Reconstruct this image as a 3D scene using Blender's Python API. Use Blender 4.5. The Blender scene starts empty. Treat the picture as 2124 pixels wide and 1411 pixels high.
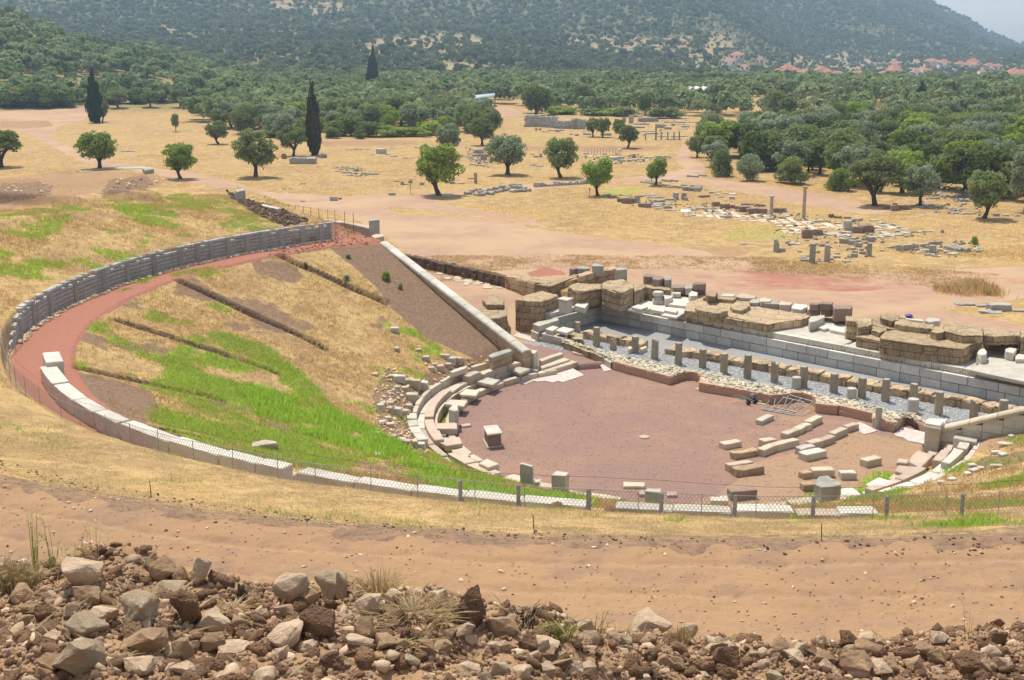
import bpy, bmesh, math, random
import numpy as np
from mathutils import Vector, Matrix, noise as mnoise

# ------------------------------------------------------------------ camera, sky, sun
SC = bpy.context.scene
W0, H0 = 2124.0, 1411.0
FPX, YH, HC = 2600.0, 85.0, 19.2
PIT = math.atan((H0/2-YH)/FPX)
cd = bpy.data.cameras.new("camera")
cam = bpy.data.objects.new("camera", cd); SC.collection.objects.link(cam)
cd.sensor_width = 36.0; cd.lens = FPX/W0*36.0
cam.location = (0, 0, HC); cam.rotation_euler = (math.pi/2-PIT, 0, 0)
cd.clip_start = 0.1; cd.clip_end = 20000
SC.camera = cam
SC.render.resolution_x = 1024; SC.render.resolution_y = 680
SUN_EL = math.radians(64); SUN_AZ = math.radians(-24)     # azimuth from +Y towards +X, where the sun stands
wd = bpy.data.worlds.new("World"); SC.world = wd; wd.use_nodes = True
nt = wd.node_tree; bg = nt.nodes["Background"]
sky = nt.nodes.new("ShaderNodeTexSky"); sky.sky_type = 'NISHITA'; sky.sun_disc = False
sky.sun_elevation = SUN_EL; sky.sun_rotation = SUN_AZ; sky.air_density = 1.0; sky.dust_density = 0.8; sky.ozone_density = 1.0
hs_ = nt.nodes.new("ShaderNodeHueSaturation"); hs_.inputs['Saturation'].default_value = 0.45
nt.links.new(sky.outputs[0], hs_.inputs['Color']); nt.links.new(hs_.outputs[0], bg.inputs[0]); bg.inputs[1].default_value = 0.15
sl = bpy.data.lights.new("sun", 'SUN'); sl.energy = 5.0; sl.angle = math.radians(0.5); sl.color = (1.0, 0.94, 0.82)
so = bpy.data.objects.new("sun", sl); SC.collection.objects.link(so)
sdir = Vector((math.sin(SUN_AZ)*math.cos(SUN_EL), math.cos(SUN_AZ)*math.cos(SUN_EL), math.sin(SUN_EL)))
so.rotation_euler = sdir.to_track_quat('Z', 'Y').to_euler(); so.location = (0, 0, 300)
SC.view_settings.view_transform = 'Standard'; SC.view_settings.look = 'None'
SC.view_settings.exposure = 0.30; SC.view_settings.gamma = 1.0
SC.cycles.use_denoising = True
SC.cycles.max_bounces = 5; SC.cycles.diffuse_bounces = 3; SC.cycles.glossy_bounces = 1
SC.cycles.transparent_max_bounces = 12; SC.cycles.volume_bounces = 0; SC.cycles.transmission_bounces = 2
SC.cycles.use_adaptive_sampling = True; SC.cycles.adaptive_threshold = 0.02
SC.cycles.caustics_reflective = False; SC.cycles.caustics_refractive = False

rng = np.random.default_rng(7); random.seed(7)

# ------------------------------------------------------------------ numbers: projection and noise
CX, CY = 8.61, 61.64                    # centre of the orchestra
AE = math.radians(40.3)
EX, EY = math.cos(AE), -math.sin(AE)    # along the stage front, to the right
NX, NY = math.sin(AE), math.cos(AE)     # from the seats towards the stage
cP, sP = math.cos(PIT), math.sin(PIT)

def unp(px, py, z=0.0):
    u = (px-W0/2)/FPX; v = (H0/2-py)/FPX
    dy = cP+v*sP; dz = -sP+v*cP
    t = (z-HC)/dz
    return (u*t, dy*t)

def toab(x, y):
    dx = x-CX; dy = y-CY
    return dx*EX+dy*EY, dx*NX+dy*NY

def fromab(a, b):
    return CX+a*EX+b*NX, CY+a*EY+b*NY

def proj(x, y, z):
    dz = z-HC; f = y*cP-dz*sP; f = np.maximum(f, 1e-3)
    return W0/2+FPX*x/f, H0/2-FPX*(y*sP+dz*cP)/f

def _h(ix, iy):
    n = (ix.astype(np.int64)*374761393+iy.astype(np.int64)*668265263) & 0xFFFFFFFF
    n = ((n ^ (n >> 13))*1274126177) & 0xFFFFFFFF
    return ((n ^ (n >> 16)) & 0xFFFF)/65535.0

def vn(x, y):
    x = np.asarray(x, float); y = np.asarray(y, float)
    ix = np.floor(x); iy = np.floor(y); fx = x-ix; fy = y-iy
    fx = fx*fx*(3-2*fx); fy = fy*fy*(3-2*fy)
    a = _h(ix, iy); b = _h(ix+1, iy); c = _h(ix, iy+1); d = _h(ix+1, iy+1)
    return (a*(1-fx)+b*fx)*(1-fy)+(c*(1-fx)+d*fx)*fy

def fbm(x, y, s, o=3):
    r = 0; a = 0.5; f = 1.0/s
    for i in range(o):
        r = r+a*(vn(x*f+17.3*i, y*f-9.1*i)-0.5)*2; a *= 0.5; f *= 2.03
    return r

def sst(e0, e1, x):
    t = np.clip((x-e0)/(e1-e0), 0, 1); return t*t*(3-2*t)

def inpoly(px, py, poly):
    ins = np.zeros(px.shape, bool); n = len(poly); j = n-1
    for i in range(n):
        xi, yi = poly[i]; xj, yj = poly[j]
        if yi != yj:
            c = ((yi > py) != (yj > py)) & (px < (xj-xi)*(py-yi)/(yj-yi)+xi)
            ins ^= c
        j = i
    return ins

# ------------------------------------------------------------------ the ground's height
PL = 1.5                                 # level of the plain
STAGE_ZERO = [(-12, 2.6), (-17.5, 4.3), (-28, 6.6), (-38, 9), (-40.6, 21.5), (-28.9, 19.6), (-27.0, 18.9), (-18.6, 17.75), (-17.9, 17.75), (12.3, 15.2), (30, 13.7), (30, 0), (12, 3)]
STAGE_MID = [(-19.0, 17.0), (-18.6, 23.6), (12.3, 20.6), (30, 19.0), (30, 13.0), (12.3, 14.6)]
def far_height(x, D):
    u = W0/2+FPX*x/(cP*D+4.4)
    # spur on the left, its crest about 520 m off
    yc = np.interp(u, [-1500, -300, 0, 150, 300, 500, 700, 900, 1060, 1120], [-140, -65, 22, 74, 102, 146, 180, 212, 232, 240])
    zc = np.maximum(HC+(YH-yc)/FPX*520-4.0, -3.0)
    has = sst(1120, 1000, u)
    base = np.interp(u, [-500, 480, 700, 1000], [322, 322, 380, 470])
    t = np.clip((D-base)/(520-base), 0, 1)
    t2 = np.clip((D-520)/230, 0, 1)
    spur = has*np.maximum(zc-PL, 0)*np.where(D < 520, t**1.15, 1-t2*t2*(3-2*t2))
    # long slope of the mountain
    g = np.interp(u, [-800, 0, 900, 1300, 1480, 1560, 1640, 1720, 1800], [1.25, 1.15, 1.0, 1.0, 0.95, 0.62, 0.34, 0.12, 0.04])
    s = np.interp(D, [0, 640, 900, 1150, 1500, 2100, 3200], [0, 0, 14, 34, 82, 190, 330])
    mt = g*s
    zc2 = np.interp(u, [-800, 1200, 1700, 1880, 1960, 2040, 2090, 2124, 2300, 2600], [520, 420, 190, 112, 72, 33, 15, 7, -5, -8])
    back = np.clip((D-1150)/(2600-1150), 0, 1)**1.35*(zc2+1)*np.where(D > 2600, np.clip(1-(D-2600)/900, 0, 1), 1)
    decl = -10*sst(430, 930, D)*sst(950, 1350, u)
    vil = 3*np.exp(-((u-1900)/260)**2)*sst(760, 1150, D)*sst(1700, 1250, D)
    ter = 2.6*fbm(x, D, 60, 3)*sst(330, 700, D)+9*fbm(x+50, D, 330, 3)*sst(700, 1300, D)
    ridges = 16*fbm(x*1.3+D*.5, D*.35, 170, 3)*sst(1100, 2000, D)+26*fbm(x*1.1-D*.35, D*.25+300, 240, 2)*sst(900, 1500, D)*sst(1800, 1500, u)
    return spur+np.maximum(mt, back)+vil+decl*sst(60, 10, np.maximum(mt, back))+ter*(0.35+0.65*sst(0, 40, mt+back+spur))+ridges

R_FAR = ([0, 11.9, 12.0, 12.5, 12.7, 13.5, 14.9, 28.9, 29.15, 31.12, 31.3, 37.8, 38.6, 43.5, 46, 50], [0, 0, -.35, -.35, 0.1, .35, 1.25, 5.85, 6.0, 6.0, 7.15, 8.75, 9.25, 9.35, 9.5, 9.3])
R_NEAR = ([0, 11.9, 12.0, 12.5, 12.7, 13.5, 14.9, 28.9, 29.15, 30.3, 31.3, 37.6, 38.6, 41.9, 44, 53.3, 54.6, 57.0, 62, 80], [0, 0, -.35, -.35, 0.1, .35, 1.25, 5.85, 6.0, 6.0, 6.72, 9.05, 9.35, 9.45, 9.9, 14.6, 15.75, 16.1, 17.35, 18])
def wr1(ang): return np.interp(np.asarray(ang, float), [0, 190, 212, 230, 242, 255, 270, 298, 300, 360], [0, 0, .15, .55, .55, .5, .3, 0, 0, 0])
def wr2(ang): return np.interp(np.asarray(ang, float), [0, 30, 200, 235, 262, 278, 290, 302, 314, 340, 360], [-1, -1, 0, 1.0, 2.0, 1.5, .8, -.2, -1.0, -1, -1])
def rwarp(r, ang): return r-wr1(ang)*sst(29.6, 31, r)*sst(37, 32.5, r)-wr2(ang)*sst(32.5, 37, r)*sst(52, 46, r)
def height(x, y, micro=True):
    x = np.asarray(x, float); y = np.asarray(y, float)
    a, b = toab(x, y); r = np.hypot(a, b)
    ang = np.degrees(np.arctan2(b, a)) % 360
    r = rwarp(r, ang)
    near = sst(234, 250, ang)
    near = np.where(ang < 90, 1.0, near)
    tq = sst(17, 10.5, y)*(y > -60); r = r*(1-tq)+(62.2-y+.35*fbm(x, y, 2.2, 2))*tq
    hf = np.interp(r, *R_FAR); hn = np.interp(r, *R_NEAR)
    kf = 0.30+0.70*sst(172, 206, ang)
    hf = np.where(r > 31.1, 7.15+(hf-7.15)*kf, hf)
    cav = hf*(1-near)+hn*near
    a2 = np.where(ang < 90, ang+360, ang)
    cav = cav+0.52*sst(246, 316, a2)*sst(17, 28.5, r)*sst(39, 31.5, r)
    blq = np.where(a < 0, 3.0+0.2*(-a-11.8), 4.2+0.2*(a-11.4))
    stp = sst(4.6, 2.5, blq-b)*sst(30.5, 31.3, r)*(a < 0)
    cav = cav*(1-stp)+(6.0+np.maximum(r-31, 0)*.095)*stp
    # far rim falls off behind the old circuit wall
    rim = 52.5+1.2*fbm(x, y, 9, 2)
    side = sst(262, 228, ang)
    drop = side*sst(rim, rim+2.2, r)
    # field
    fld = PL+0.35*fbm(x, y, 26, 3)*sst(30, 70, y)+0.12*fbm(x, y, 5, 2)
    fld = fld+far_height(x, np.maximum(y, 1.0))*sst(255, 330, y)
    cav = cav*(1-drop)+fld*drop
    bl = np.where(a < 0, 3.0+0.2*(-a-11.8), 4.2+0.2*(a-11.4))
    left = np.where(a < 0, sst(bl+0.05, bl+0.4, b), sst(bl+0.1, bl+0.45, b))
    inside = (r < 13.0) & (b < 8)
    left = np.where(inside, 0, left)
    # the end of the path comes forward over the line of the side wall
    zero = np.zeros(x.shape, bool)
    sel = (np.abs(a) < 50) & (b > -1) & (b < 28)
    if sel.any():
        zero[sel] = inpoly(a[sel], b[sel], STAGE_ZERO)
    mid = np.zeros(x.shape, bool)
    if sel.any(): mid[sel] = inpoly(a[sel], b[sel], STAGE_MID)
    out = np.where(zero, 0.85*sst(-21, -28.5, a), np.where(mid, np.minimum(fld, 1.15), fld))
    h = cav*(1-left)+out*left
    ex = EXC(a, b) if micro else 0
    h = h+ex
    if micro:
        rub = near*sst(53.6, 54.8, r)
        bare = near*sst(38.0, 39.2, r)
        stage = ((r < 12) | (zero & (left > .5)))
        amp = np.where(stage, 0.0, 1.0)
        h = h+amp*(0.05*fbm(x, y, 1.7, 3)+0.02*fbm(x+7, y, .35, 2)*sst(60, 30, y))
        h = h+rub*(0.30*fbm(x, y, 1.3, 3)+0.10*fbm(x, y+5, .28, 3))+rub*np.interp(x/np.maximum(y, 1), [-.5, -.2, 0, .15, .5], [.02, .05, -.10, -.55, -.72])+bare*(-.055*np.exp(-((r-39.75-.25*fbm(x, y, 6, 2))/.16)**2)-.05*np.exp(-((r-41.2-.25*fbm(x, y, 6, 2))/.17)**2)+0.05*fbm(x, y, .5, 3)+0.035*fbm(x+3, y, .12, 2)*sst(26, 16, y))
        h = h+0.01*np.where(stage, fbm(x, y, .6, 2), 0)
    return h

# trenches cut straight down the slope, rubble heaps on the left bank (in stage axes a, b)
TRN = []
for (p, q, zq) in [((565, 530), (815, 668), 2.3), ((361, 582), (690, 725), 2.75), ((231, 655), (600, 780), 2.9), ((150, 765), (485, 833), 3.9), ((290, 888), (470, 925), 5.0)]:
    TRN.append((toab(*unp(p[0], p[1], 5.9)), toab(*unp(q[0], q[1], zq))))
HEAPS = []
def EXC(a, b):
    e = np.zeros(a.shape)
    for (p, q) in TRN:
        vx, vy = q[0]-p[0], q[1]-p[1]; L = math.hypot(vx, vy); vx /= L; vy /= L
        wob = 0.16*fbm(a*1.0, b*1.0, 1.8, 2)
        t = (a-p[0])*vx+(b-p[1])*vy; s = (a-p[0])*(-vy)+(b-p[1])*vx+wob
        e -= 0.60*sst(0.46, 0.22, np.abs(s))*sst(-.1, .4, t)*sst(L+.1, L-1.2, t)
        e += 0.08*sst(0.95, 0.52, np.abs(s))*sst(0.30, 0.5, np.abs(s))*sst(-.1, .4, t)*sst(L, L-1.2, t)
    for (ca, cb, ra, rb, th, hh) in HEAPS:
        c, s_ = math.cos(th), math.sin(th)
        u = ((a-ca)*c+(b-cb)*s_)/ra; v = (-(a-ca)*s_+(b-cb)*c)/rb
        d = np.sqrt(u*u+v*v)+0.12*fbm(a, b, 1.2, 2)
        e += hh*sst(1.05, 0.45, d)
    return e

def G(px, py, zoff=0.0, tmin=3.0, tmax=4000.0):
    """point of the ground under one pixel of the photograph"""
    u = (px-W0/2)/FPX; v = (H0/2-py)/FPX
    dy = cP+v*sP; dz = -sP+v*cP
    ts = np.geomspace(tmin, tmax, 1500)
    hh = height(u*ts, dy*ts, True)+zoff
    d = HC+dz*ts-hh
    k = np.argmax(d < 0)
    if d[k] >= 0: k = len(ts)-1
    lo, hi = ts[max(k-1, 0)], ts[k]
    tt = np.linspace(lo, hi, 40)
    d = HC+dz*tt-height(u*tt, dy*tt, True)-zoff
    k = np.argmax(d < 0); t = tt[k] if d[k] < 0 else hi
    return Vector((u*t, dy*t, HC+dz*t))

def gz(x, y):
    return float(height(np.array([x]), np.array([y]))[0])
_h1 = toab(*unp(110, 395, 9.6)); _h2 = toab(*unp(275, 375, 9.6))
HEAPS += [(toab(*unp(40, 398, 9.8))[0], toab(*unp(40, 398, 9.8))[1], 5.2, 1.7, math.atan2(.35, .94)+.55, 0.75), (_h2[0], _h2[1], 3.0, 1.5, 0.5, 0.7)]

# ------------------------------------------------------------------ names, labels
def tag(o, label=None, cat=None, group=None, kind=None):
    if label: o['label'] = label
    if cat: o['category'] = cat
    if group: o['group'] = group
    if kind: o['kind'] = kind
    elif label and cat: o['kind'] = 'thing'
    return o

def link(o, parent=None):
    SC.collection.objects.link(o)
    if parent is not None: o.parent = parent
    return o

def empty(name, loc=(0, 0, 0), rz=0.0):
    o = bpy.data.objects.new(name, None); o.location = loc; o.rotation_euler = (0, 0, rz); o.empty_display_size = .3
    return link(o)

def mesh_np(name, V, Fq, mat=None, parent=None, smooth=False, attrs=None):
    """mesh from numpy verts and a (n,3) or (n,4) face array"""
    V = np.asarray(V, np.float32); Fq = np.asarray(Fq, np.int32); k = Fq.shape[1]
    me = bpy.data.meshes.new(name)
    me.vertices.add(len(V)); me.vertices.foreach_set("co", V.ravel())
    me.loops.add(Fq.size); me.loops.foreach_set("vertex_index", Fq.ravel())
    me.polygons.add(len(Fq)); me.polygons.foreach_set("loop_start", np.arange(0, Fq.size, k, dtype=np.int32))
    try: me.polygons.foreach_set("loop_total", np.full(len(Fq), k, np.int32))
    except Exception: pass
    me.update(calc_edges=True)
    if smooth: me.polygons.foreach_set("use_smooth", np.ones(len(Fq), bool))
    for nm, (dom, ty, data) in (attrs or {}).items():
        at = me.attributes.new(nm, ty, dom)
        at.data.foreach_set("color" if 'COLOR' in ty else "value", np.asarray(data, np.float32).ravel())
    if mat: me.materials.append(mat)
    o = bpy.data.objects.new(name, me)
    return link(o, parent)

# ------------------------------------------------------------------ materials
class NG:
    def __init__(s, mat):
        s.t = mat.node_tree; s.n = s.t.nodes; s.l = s.t.links
    def new(s, ty, **k):
        n = s.n.new(ty)
        for a, b in k.items(): setattr(n, a, b)
        return n
    def put(s, sock, v):
        if isinstance(v, bpy.types.NodeSocket): s.l.new(v, sock)
        elif isinstance(v, (tuple, list)) and len(v) == 3 and sock.type == 'RGBA': sock.default_value = (*v, 1)
        else: sock.default_value = v
    def noise(s, vec, scale, detail=4, rough=.55, dist=0.0):
        n = s.new("ShaderNodeTexNoise"); s.put(n.inputs['Vector'], vec); n.inputs['Scale'].default_value = scale
        n.inputs['Detail'].default_value = detail; n.inputs['Roughness'].default_value = rough; n.inputs['Distortion'].default_value = dist
        return n.outputs['Fac']
    def ramp(s, f, a, b, c0=0.0, c1=1.0):
        n = s.new("ShaderNodeMapRange"); n.interpolation_type = 'SMOOTHSTEP'
        s.put(n.inputs[0], f); n.inputs[1].default_value = a; n.inputs[2].default_value = b; n.inputs[3].default_value = c0; n.inputs[4].default_value = c1
        return n.outputs[0]
    def mix(s, f, a, b, ty='MIX'):
        n = s.new("ShaderNodeMix", data_type='RGBA', blend_type=ty)
        s.put(n.inputs[0], f); s.put(n.inputs[6], a); s.put(n.inputs[7], b)
        return n.outputs[2]
    def math(s, op, a, b=0.0, c=None):
        n = s.new("ShaderNodeMath", operation=op); s.put(n.inputs[0], a); s.put(n.inputs[1], b)
        if c is not None: s.put(n.inputs[2], c)
        return n.outputs[0]
    def attr(s, name):
        return s.new("ShaderNodeAttribute", attribute_name=name)
    def pos(s):
        return s.new("ShaderNodeNewGeometry").outputs['Position']
    def obj(s):
        return s.new("ShaderNodeTexCoord").outputs['Object']
    def orand(s):
        return s.new("ShaderNodeObjectInfo").outputs['Random']
    def bump(s, hgt, strength=.5, dist=.1, normal=None):
        n = s.new("ShaderNodeBump"); n.inputs['Strength'].default_value = strength; n.inputs['Distance'].default_value = dist
        s.put(n.inputs['Height'], hgt)
        if normal is not None: s.put(n.inputs['Normal'], normal)
        return n.outputs[0]

def newmat(name, rough=.9, spec=.15):
    m = bpy.data.materials.new(name); m.use_nodes = True
    g = NG(m); p = m.node_tree.nodes['Principled BSDF']
    p.inputs['Roughness'].default_value = rough; p.inputs['Specular IOR Level'].default_value = spec
    return m, g, p

def stone_mat(name, c1, c2, c3, sc=1.0, rough=.88, bump=.5, pits=0.0, speck=.35, joints=0.0):
    """stone: three tones in blotches, its own tint for every block, fine grain and pits; world-size pattern"""
    m, g, p = newmat(name, rough)
    v = g.pos()
    big = g.noise(v, 1.1*sc, 5, .6, .4); mid = g.noise(v, 5*sc, 6, .65); fine = g.noise(v, 38*sc, 4, .7)
    col = g.mix(g.ramp(big, .35, .65), c1, c2)
    col = g.mix(g.ramp(mid, .55, .75), col, c3)
    at = g.attr("tint").outputs['Fac']
    if joints:
        s_ = g.new("ShaderNodeSeparateXYZ"); g.put(s_.inputs[0], v)
        u_ = g.math('ADD', g.math('MULTIPLY', s_.outputs[0], EX+NX), g.math('MULTIPLY', s_.outputs[1], EY+NY))
        cb_ = g.new("ShaderNodeCombineXYZ"); g.put(cb_.inputs[0], g.math('ADD', u_, g.math('MULTIPLY', mid, .25))); g.put(cb_.inputs[1], g.math('ADD', s_.outputs[2], g.math('MULTIPLY', mid, .10)))
        br = g.new("ShaderNodeTexBrick"); g.put(br.inputs['Vector'], cb_.outputs[0]); br.inputs['Scale'].default_value = 1; br.inputs['Brick Width'].default_value = .95; br.inputs['Row Height'].default_value = .46
        br.inputs['Mortar Size'].default_value = .03; br.inputs['Mortar Smooth'].default_value = .4; br.inputs['Color1'].default_value = (1, 1, 1, 1); br.inputs['Color2'].default_value = (.74, .70, .66, 1); br.inputs['Mortar'].default_value = (.30, .26, .22, 1)
        vo2 = g.new("ShaderNodeTexVoronoi"); vo2.feature = 'DISTANCE_TO_EDGE'; vo2.inputs['Scale'].default_value = 1.05
        dv = g.new("ShaderNodeVectorMath", operation='MULTIPLY_ADD'); g.put(dv.inputs[0], g.new("ShaderNodeTexNoise").outputs['Color']); dv.inputs[1].default_value = (.5, .5, .5); g.put(dv.inputs[2], v); g.put(vo2.inputs['Vector'], dv.outputs[0])
        crk = g.ramp(vo2.outputs['Distance'], .012, .06); col = g.mix(g.math('MULTIPLY', g.math('SUBTRACT', 1.0, crk), .42), col, (.07, .055, .04))
        nz_ = g.new("ShaderNodeSeparateXYZ"); g.put(nz_.inputs[0], g.new("ShaderNodeNewGeometry").outputs['Normal'])
        side_ = g.math('MULTIPLY', g.ramp(nz_.outputs[2], .75, .45), joints)
        col = g.mix(side_, col, br.outputs['Color'], 'MULTIPLY')
    var = g.math('ADD', g.math('MULTIPLY', g.orand(), .22), g.math('MULTIPLY', at, .30))
    var = g.math('ADD', var, .78)
    f2 = g.math('ADD', g.math('MULTIPLY', fine, speck), 1-speck/2)
    var = g.math('MULTIPLY', var, f2)
    mul = g.new("ShaderNodeVectorMath", operation='SCALE'); g.put(mul.inputs[0], col); g.put(mul.inputs['Scale'], var)
    g.put(p.inputs['Base Color'], mul.outputs[0])
    hh = g.math('ADD', g.math('MULTIPLY', mid, .6), g.math('MULTIPLY', fine, .35))
    if pits:
        vo = g.new("ShaderNodeTexVoronoi"); vo.inputs['Scale'].default_value = 7*sc; g.put(vo.inputs['Vector'], v)
        hh = g.math('ADD', hh, g.math('MULTIPLY', g.ramp(vo.outputs['Distance'], .05, .45), pits))
    g.put(p.inputs['Normal'], g.bump(hh, bump, .08))
    return m

M = {}
M['marble'] = stone_mat('pale_marble', (.60, .545, .455), (.48, .44, .375), (.68, .62, .53), 1, .7, .35)
M['white'] = stone_mat('white_marble', (.68, .63, .545), (.55, .50, .42), (.42, .38, .31), 1, .65, .3)
M['grey'] = stone_mat('grey_limestone', (.36, .335, .29), (.46, .43, .37), (.23, .215, .19), 1.2, .9, .5)
M['wallgrey'] = stone_mat('grey_marble_ashlar', (.47, .455, .42), (.55, .53, .48), (.36, .345, .315), 1, .8, .35)
M['poros'] = stone_mat('brown_poros_stone', (.56, .425, .26), (.46, .34, .21), (.29, .225, .15), 1.6, .95, .8, .9, .5, .9)
M['poroslight'] = stone_mat('ochre_poros_stone', (.58, .43, .265), (.49, .36, .225), (.32, .24, .155), 1.6, .95, .8, .7, .5)
M['porosjoint'] = stone_mat('ochre_poros_courses', (.58, .43, .265), (.49, .36, .225), (.32, .24, .155), 1.6, .95, .8, .7, .5, .9)
M['beige'] = stone_mat('beige_limestone', (.64, .53, .40), (.54, .45, .34), (.70, .61, .49), 1.2, .85, .45)
M['pinkish'] = stone_mat('pink_beige_limestone', (.58, .45, .35), (.52, .40, .31), (.62, .52, .43), 1.2, .85, .35)
M['column'] = stone_mat('weathered_grey_brown_column', (.50, .42, .30), (.42, .35, .26), (.56, .48, .37), 2, .95, .6)
M['rock'] = stone_mat('brown_rubble_rock', (.62, .405, .235), (.48, .31, .185), (.72, .52, .33), 5, .92, .8)
M['rockpale'] = stone_mat('pale_rubble_rock', (.76, .555, .375), (.63, .45, .30), (.56, .45, .33), 4, .9, .7)
M['rockred'] = stone_mat('red_brown_clod', (.40, .235, .135), (.30, .175, .105), (.48, .30, .185), 6, .97, 1.0, .5)
M['cobble'] = stone_mat('yellow_grey_cobbles', (.56, .49, .35), (.36, .315, .24), (.66, .60, .48), 4, .9, .5)
M['ruinst'] = stone_mat('brown_grey_ruin_stones', (.36, .30, .22), (.28, .235, .17), (.22, .185, .14), 3, .92, .6)
M['brick'] = stone_mat('red_brown_brick', (.46, .26, .17), (.38, .21, .14), (.52, .33, .23), 3, .92, .4)
M['dark'] = stone_mat('dark_earth', (.12, .08, .055), (.17, .11, .075), (.09, .065, .05), 3, .97, .9)
M['redstone'] = stone_mat('red_grey_conglomerate', (.34, .235, .18), (.27, .20, .16), (.40, .29, .225), 2, .93, .7)
CLEAR = [[(560, 108), (700, 150), (790, 175), (800, 165), (700, 130), (600, 98)], [(200, 92), (260, 98), (300, 112), (255, 122), (205, 108)],
         [(975, 215), (1095, 218), (1100, 245), (970, 245)], [(1530, 215), (1600, 212), (1600, 232), (1535, 232)], [(60, 70), (85, 70), (80, 115), (62, 100)]]
TERR = [([(740, 90), (900, 66), (960, 70), (1010, 85), (950, 112), (800, 118), (700, 112)], 0.28), ([(880, 138), (960, 128), (1080, 150), (1075, 165), (930, 165)], 0.15), ([(1130, 80), (1300, 75), (1400, 90), (1520, 75), (1530, 100), (1400, 120), (1250, 115)], 0.30), ([(1300, 130), (1450, 125), (1500, 150), (1320, 155)], 0.30),
        ([(1640, 118), (1760, 110), (2040, 112), (2124, 135), (2124, 150), (1900, 150), (1650, 150)], .45), ([(1880, 172), (2000, 165), (2124, 172), (2124, 205), (1960, 200), (1870, 190)], .28), ([(560, 0), (720, 8), (740, 40), (640, 30), (560, 20)], .5), ([(340, 50), (430, 95), (380, 100), (330, 70)], .5), ([(1330, 100), (1450, 60), (1530, 75), (1480, 105)], .45)]
# ------------------------------------------------------------------ the ground as one sheet, finer near the eye
def seg(*p):
    out = []
    for (a, b, st) in p: out.append(np.arange(a, b, st))
    return np.concatenate(out)
Dv = np.concatenate([[-90, -40, -15, -6, -2, 0, .6, 1.2, 1.8, 2.4], seg((3, 26, .06), (26, 46, .10), (46, 112, .115), (112, 200, .45), (200, 420, 1.6), (420, 1000, 5), (1000, 3300, 16)), [3320, 3450]])
Tv = np.concatenate([seg((-1.3, -.47, .03), (-.47, .47, .0014), (.47, 1.3, .03)), [1.3]])
TT, DD = np.meshgrid(Tv, Dv)
Dw = np.where(DD < 3, 3.0, DD)
Xg = TT*Dw; Yg = DD
Xg = Xg+np.where(np.abs(TT) > .9, np.sign(TT)*60, 0)*np.where(DD < 60, 1, 0)
Hg = height(Xg.ravel(), Yg.ravel()).reshape(Xg.shape)
nr, nc = Xg.shape
Vg = np.stack([Xg, Yg, Hg], -1).reshape(-1, 3)
ii = np.arange(nr*nc).reshape(nr, nc)
Fg = np.stack([ii[:-1, :-1], ii[:-1, 1:], ii[1:, 1:], ii[1:, :-1]], -1).reshape(-1, 4)

x, y, z = Vg[:, 0], Vg[:, 1], Vg[:, 2]
pxx, pyy = proj(x, np.maximum(y, .5), z)
A_, B_ = toab(x, y); R_ = np.hypot(A_, B_); ANG = np.degrees(np.arctan2(B_, A_)) % 360; R_ = rwarp(R_, ANG)
n1 = fbm(x, y, 3.0, 4); n2 = fbm(x+31, y, 9.0, 3); n3 = fbm(x, y+77, .7, 3)
jx = pxx+n1*6*np.clip(90/np.maximum(y, 20), .25, 3)*1.6; jy = pyy+n3*2.2+n1*2.2
vis = y > 2
def pm(poly): return (inpoly(jx, jy, poly) & vis).astype(float)
RED = np.zeros(len(x)); GRN = np.zeros(len(x)); DRT = np.zeros(len(x)); PAL = np.zeros(len(x)); GRV = np.zeros(len(x)); FOR = np.zeros(len(x)); ORC = np.zeros(len(x)); GGR = np.zeros(len(x))
zero = inpoly(A_, B_, STAGE_ZERO)
bl = np.where(A_ < 0, 3.0+0.2*(-A_-11.8), 4.2+0.2*(A_-11.4))
cavea = (B_ < bl) & (R_ > 13)
orc = ((R_ < 12.0) & (B_ < 9)) | (zero & (A_ > -19) & (B_ < 8.6))
ORC = np.where(orc, 1.0, 0.0)
PAL = np.maximum(PAL, np.where(zero & (A_ <= -19), 1.0, 0))
gr = zero & (A_ > -17.9) & (B_ >= 8.6)
GRV = np.where(gr, 1.0, 0.0)
# the red path on top of the seats
pr = cavea & (R_ > 28.95+.15*n1) & (R_ < 31.0) & (ANG < 268)
RED = np.where(pr, 1.0, 0)
RED = np.maximum(RED, pm([(676, 462), (700, 463), (740, 480), (772, 492), (782, 506), (740, 512), (690, 513), (600, 520), (560, 528), (560, 518), (677, 496)]))
# roads on the plain
P1 = [(-200, 240), (0, 232), (170, 222), (215, 240), (120, 262), (108, 285), (175, 322), (330, 350), (430, 364), (560, 400), (700, 407), (900, 401), (1130, 378), (1300, 370), (1420, 352), (1400, 330), (1415, 300), (1440, 298), (1430, 325), (1470, 348), (1450, 368), (1560, 380), (1750, 412), (1860, 438), (1800, 446), (1680, 428), (1500, 392), (1420, 374), (1250, 380), (1150, 388), (930, 412), (800, 430), (830, 445), (1000, 452), (1150, 480), (1400, 512), (1600, 540), (1700, 562), (1900, 566), (2300, 540), (2300, 585), (1950, 602), (1850, 615), (1950, 640), (2124, 676), (2300, 700), (2300, 760), (1500, 640), (1290, 590), (1050, 585), (860, 535), (800, 495), (740, 455), (600, 420), (500, 402), (400, 380), (300, 357), (170, 336), (100, 300), (64, 280), (0, 264), (-200, 270)]
PAL = np.maximum(PAL, pm(P1)*np.where(zero | (cavea & (R_ < 50)), 0, 1))
PAL = np.maximum(PAL, pm([(1040, 520), (1400, 512), (1600, 540), (1700, 562), (1900, 566), (2300, 545), (2300, 600), (1950, 640), (1500, 640), (1290, 590), (1050, 585), (860, 535)])*np.where(zero | (cavea & (R_ < 50)), 0, 1))
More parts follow.
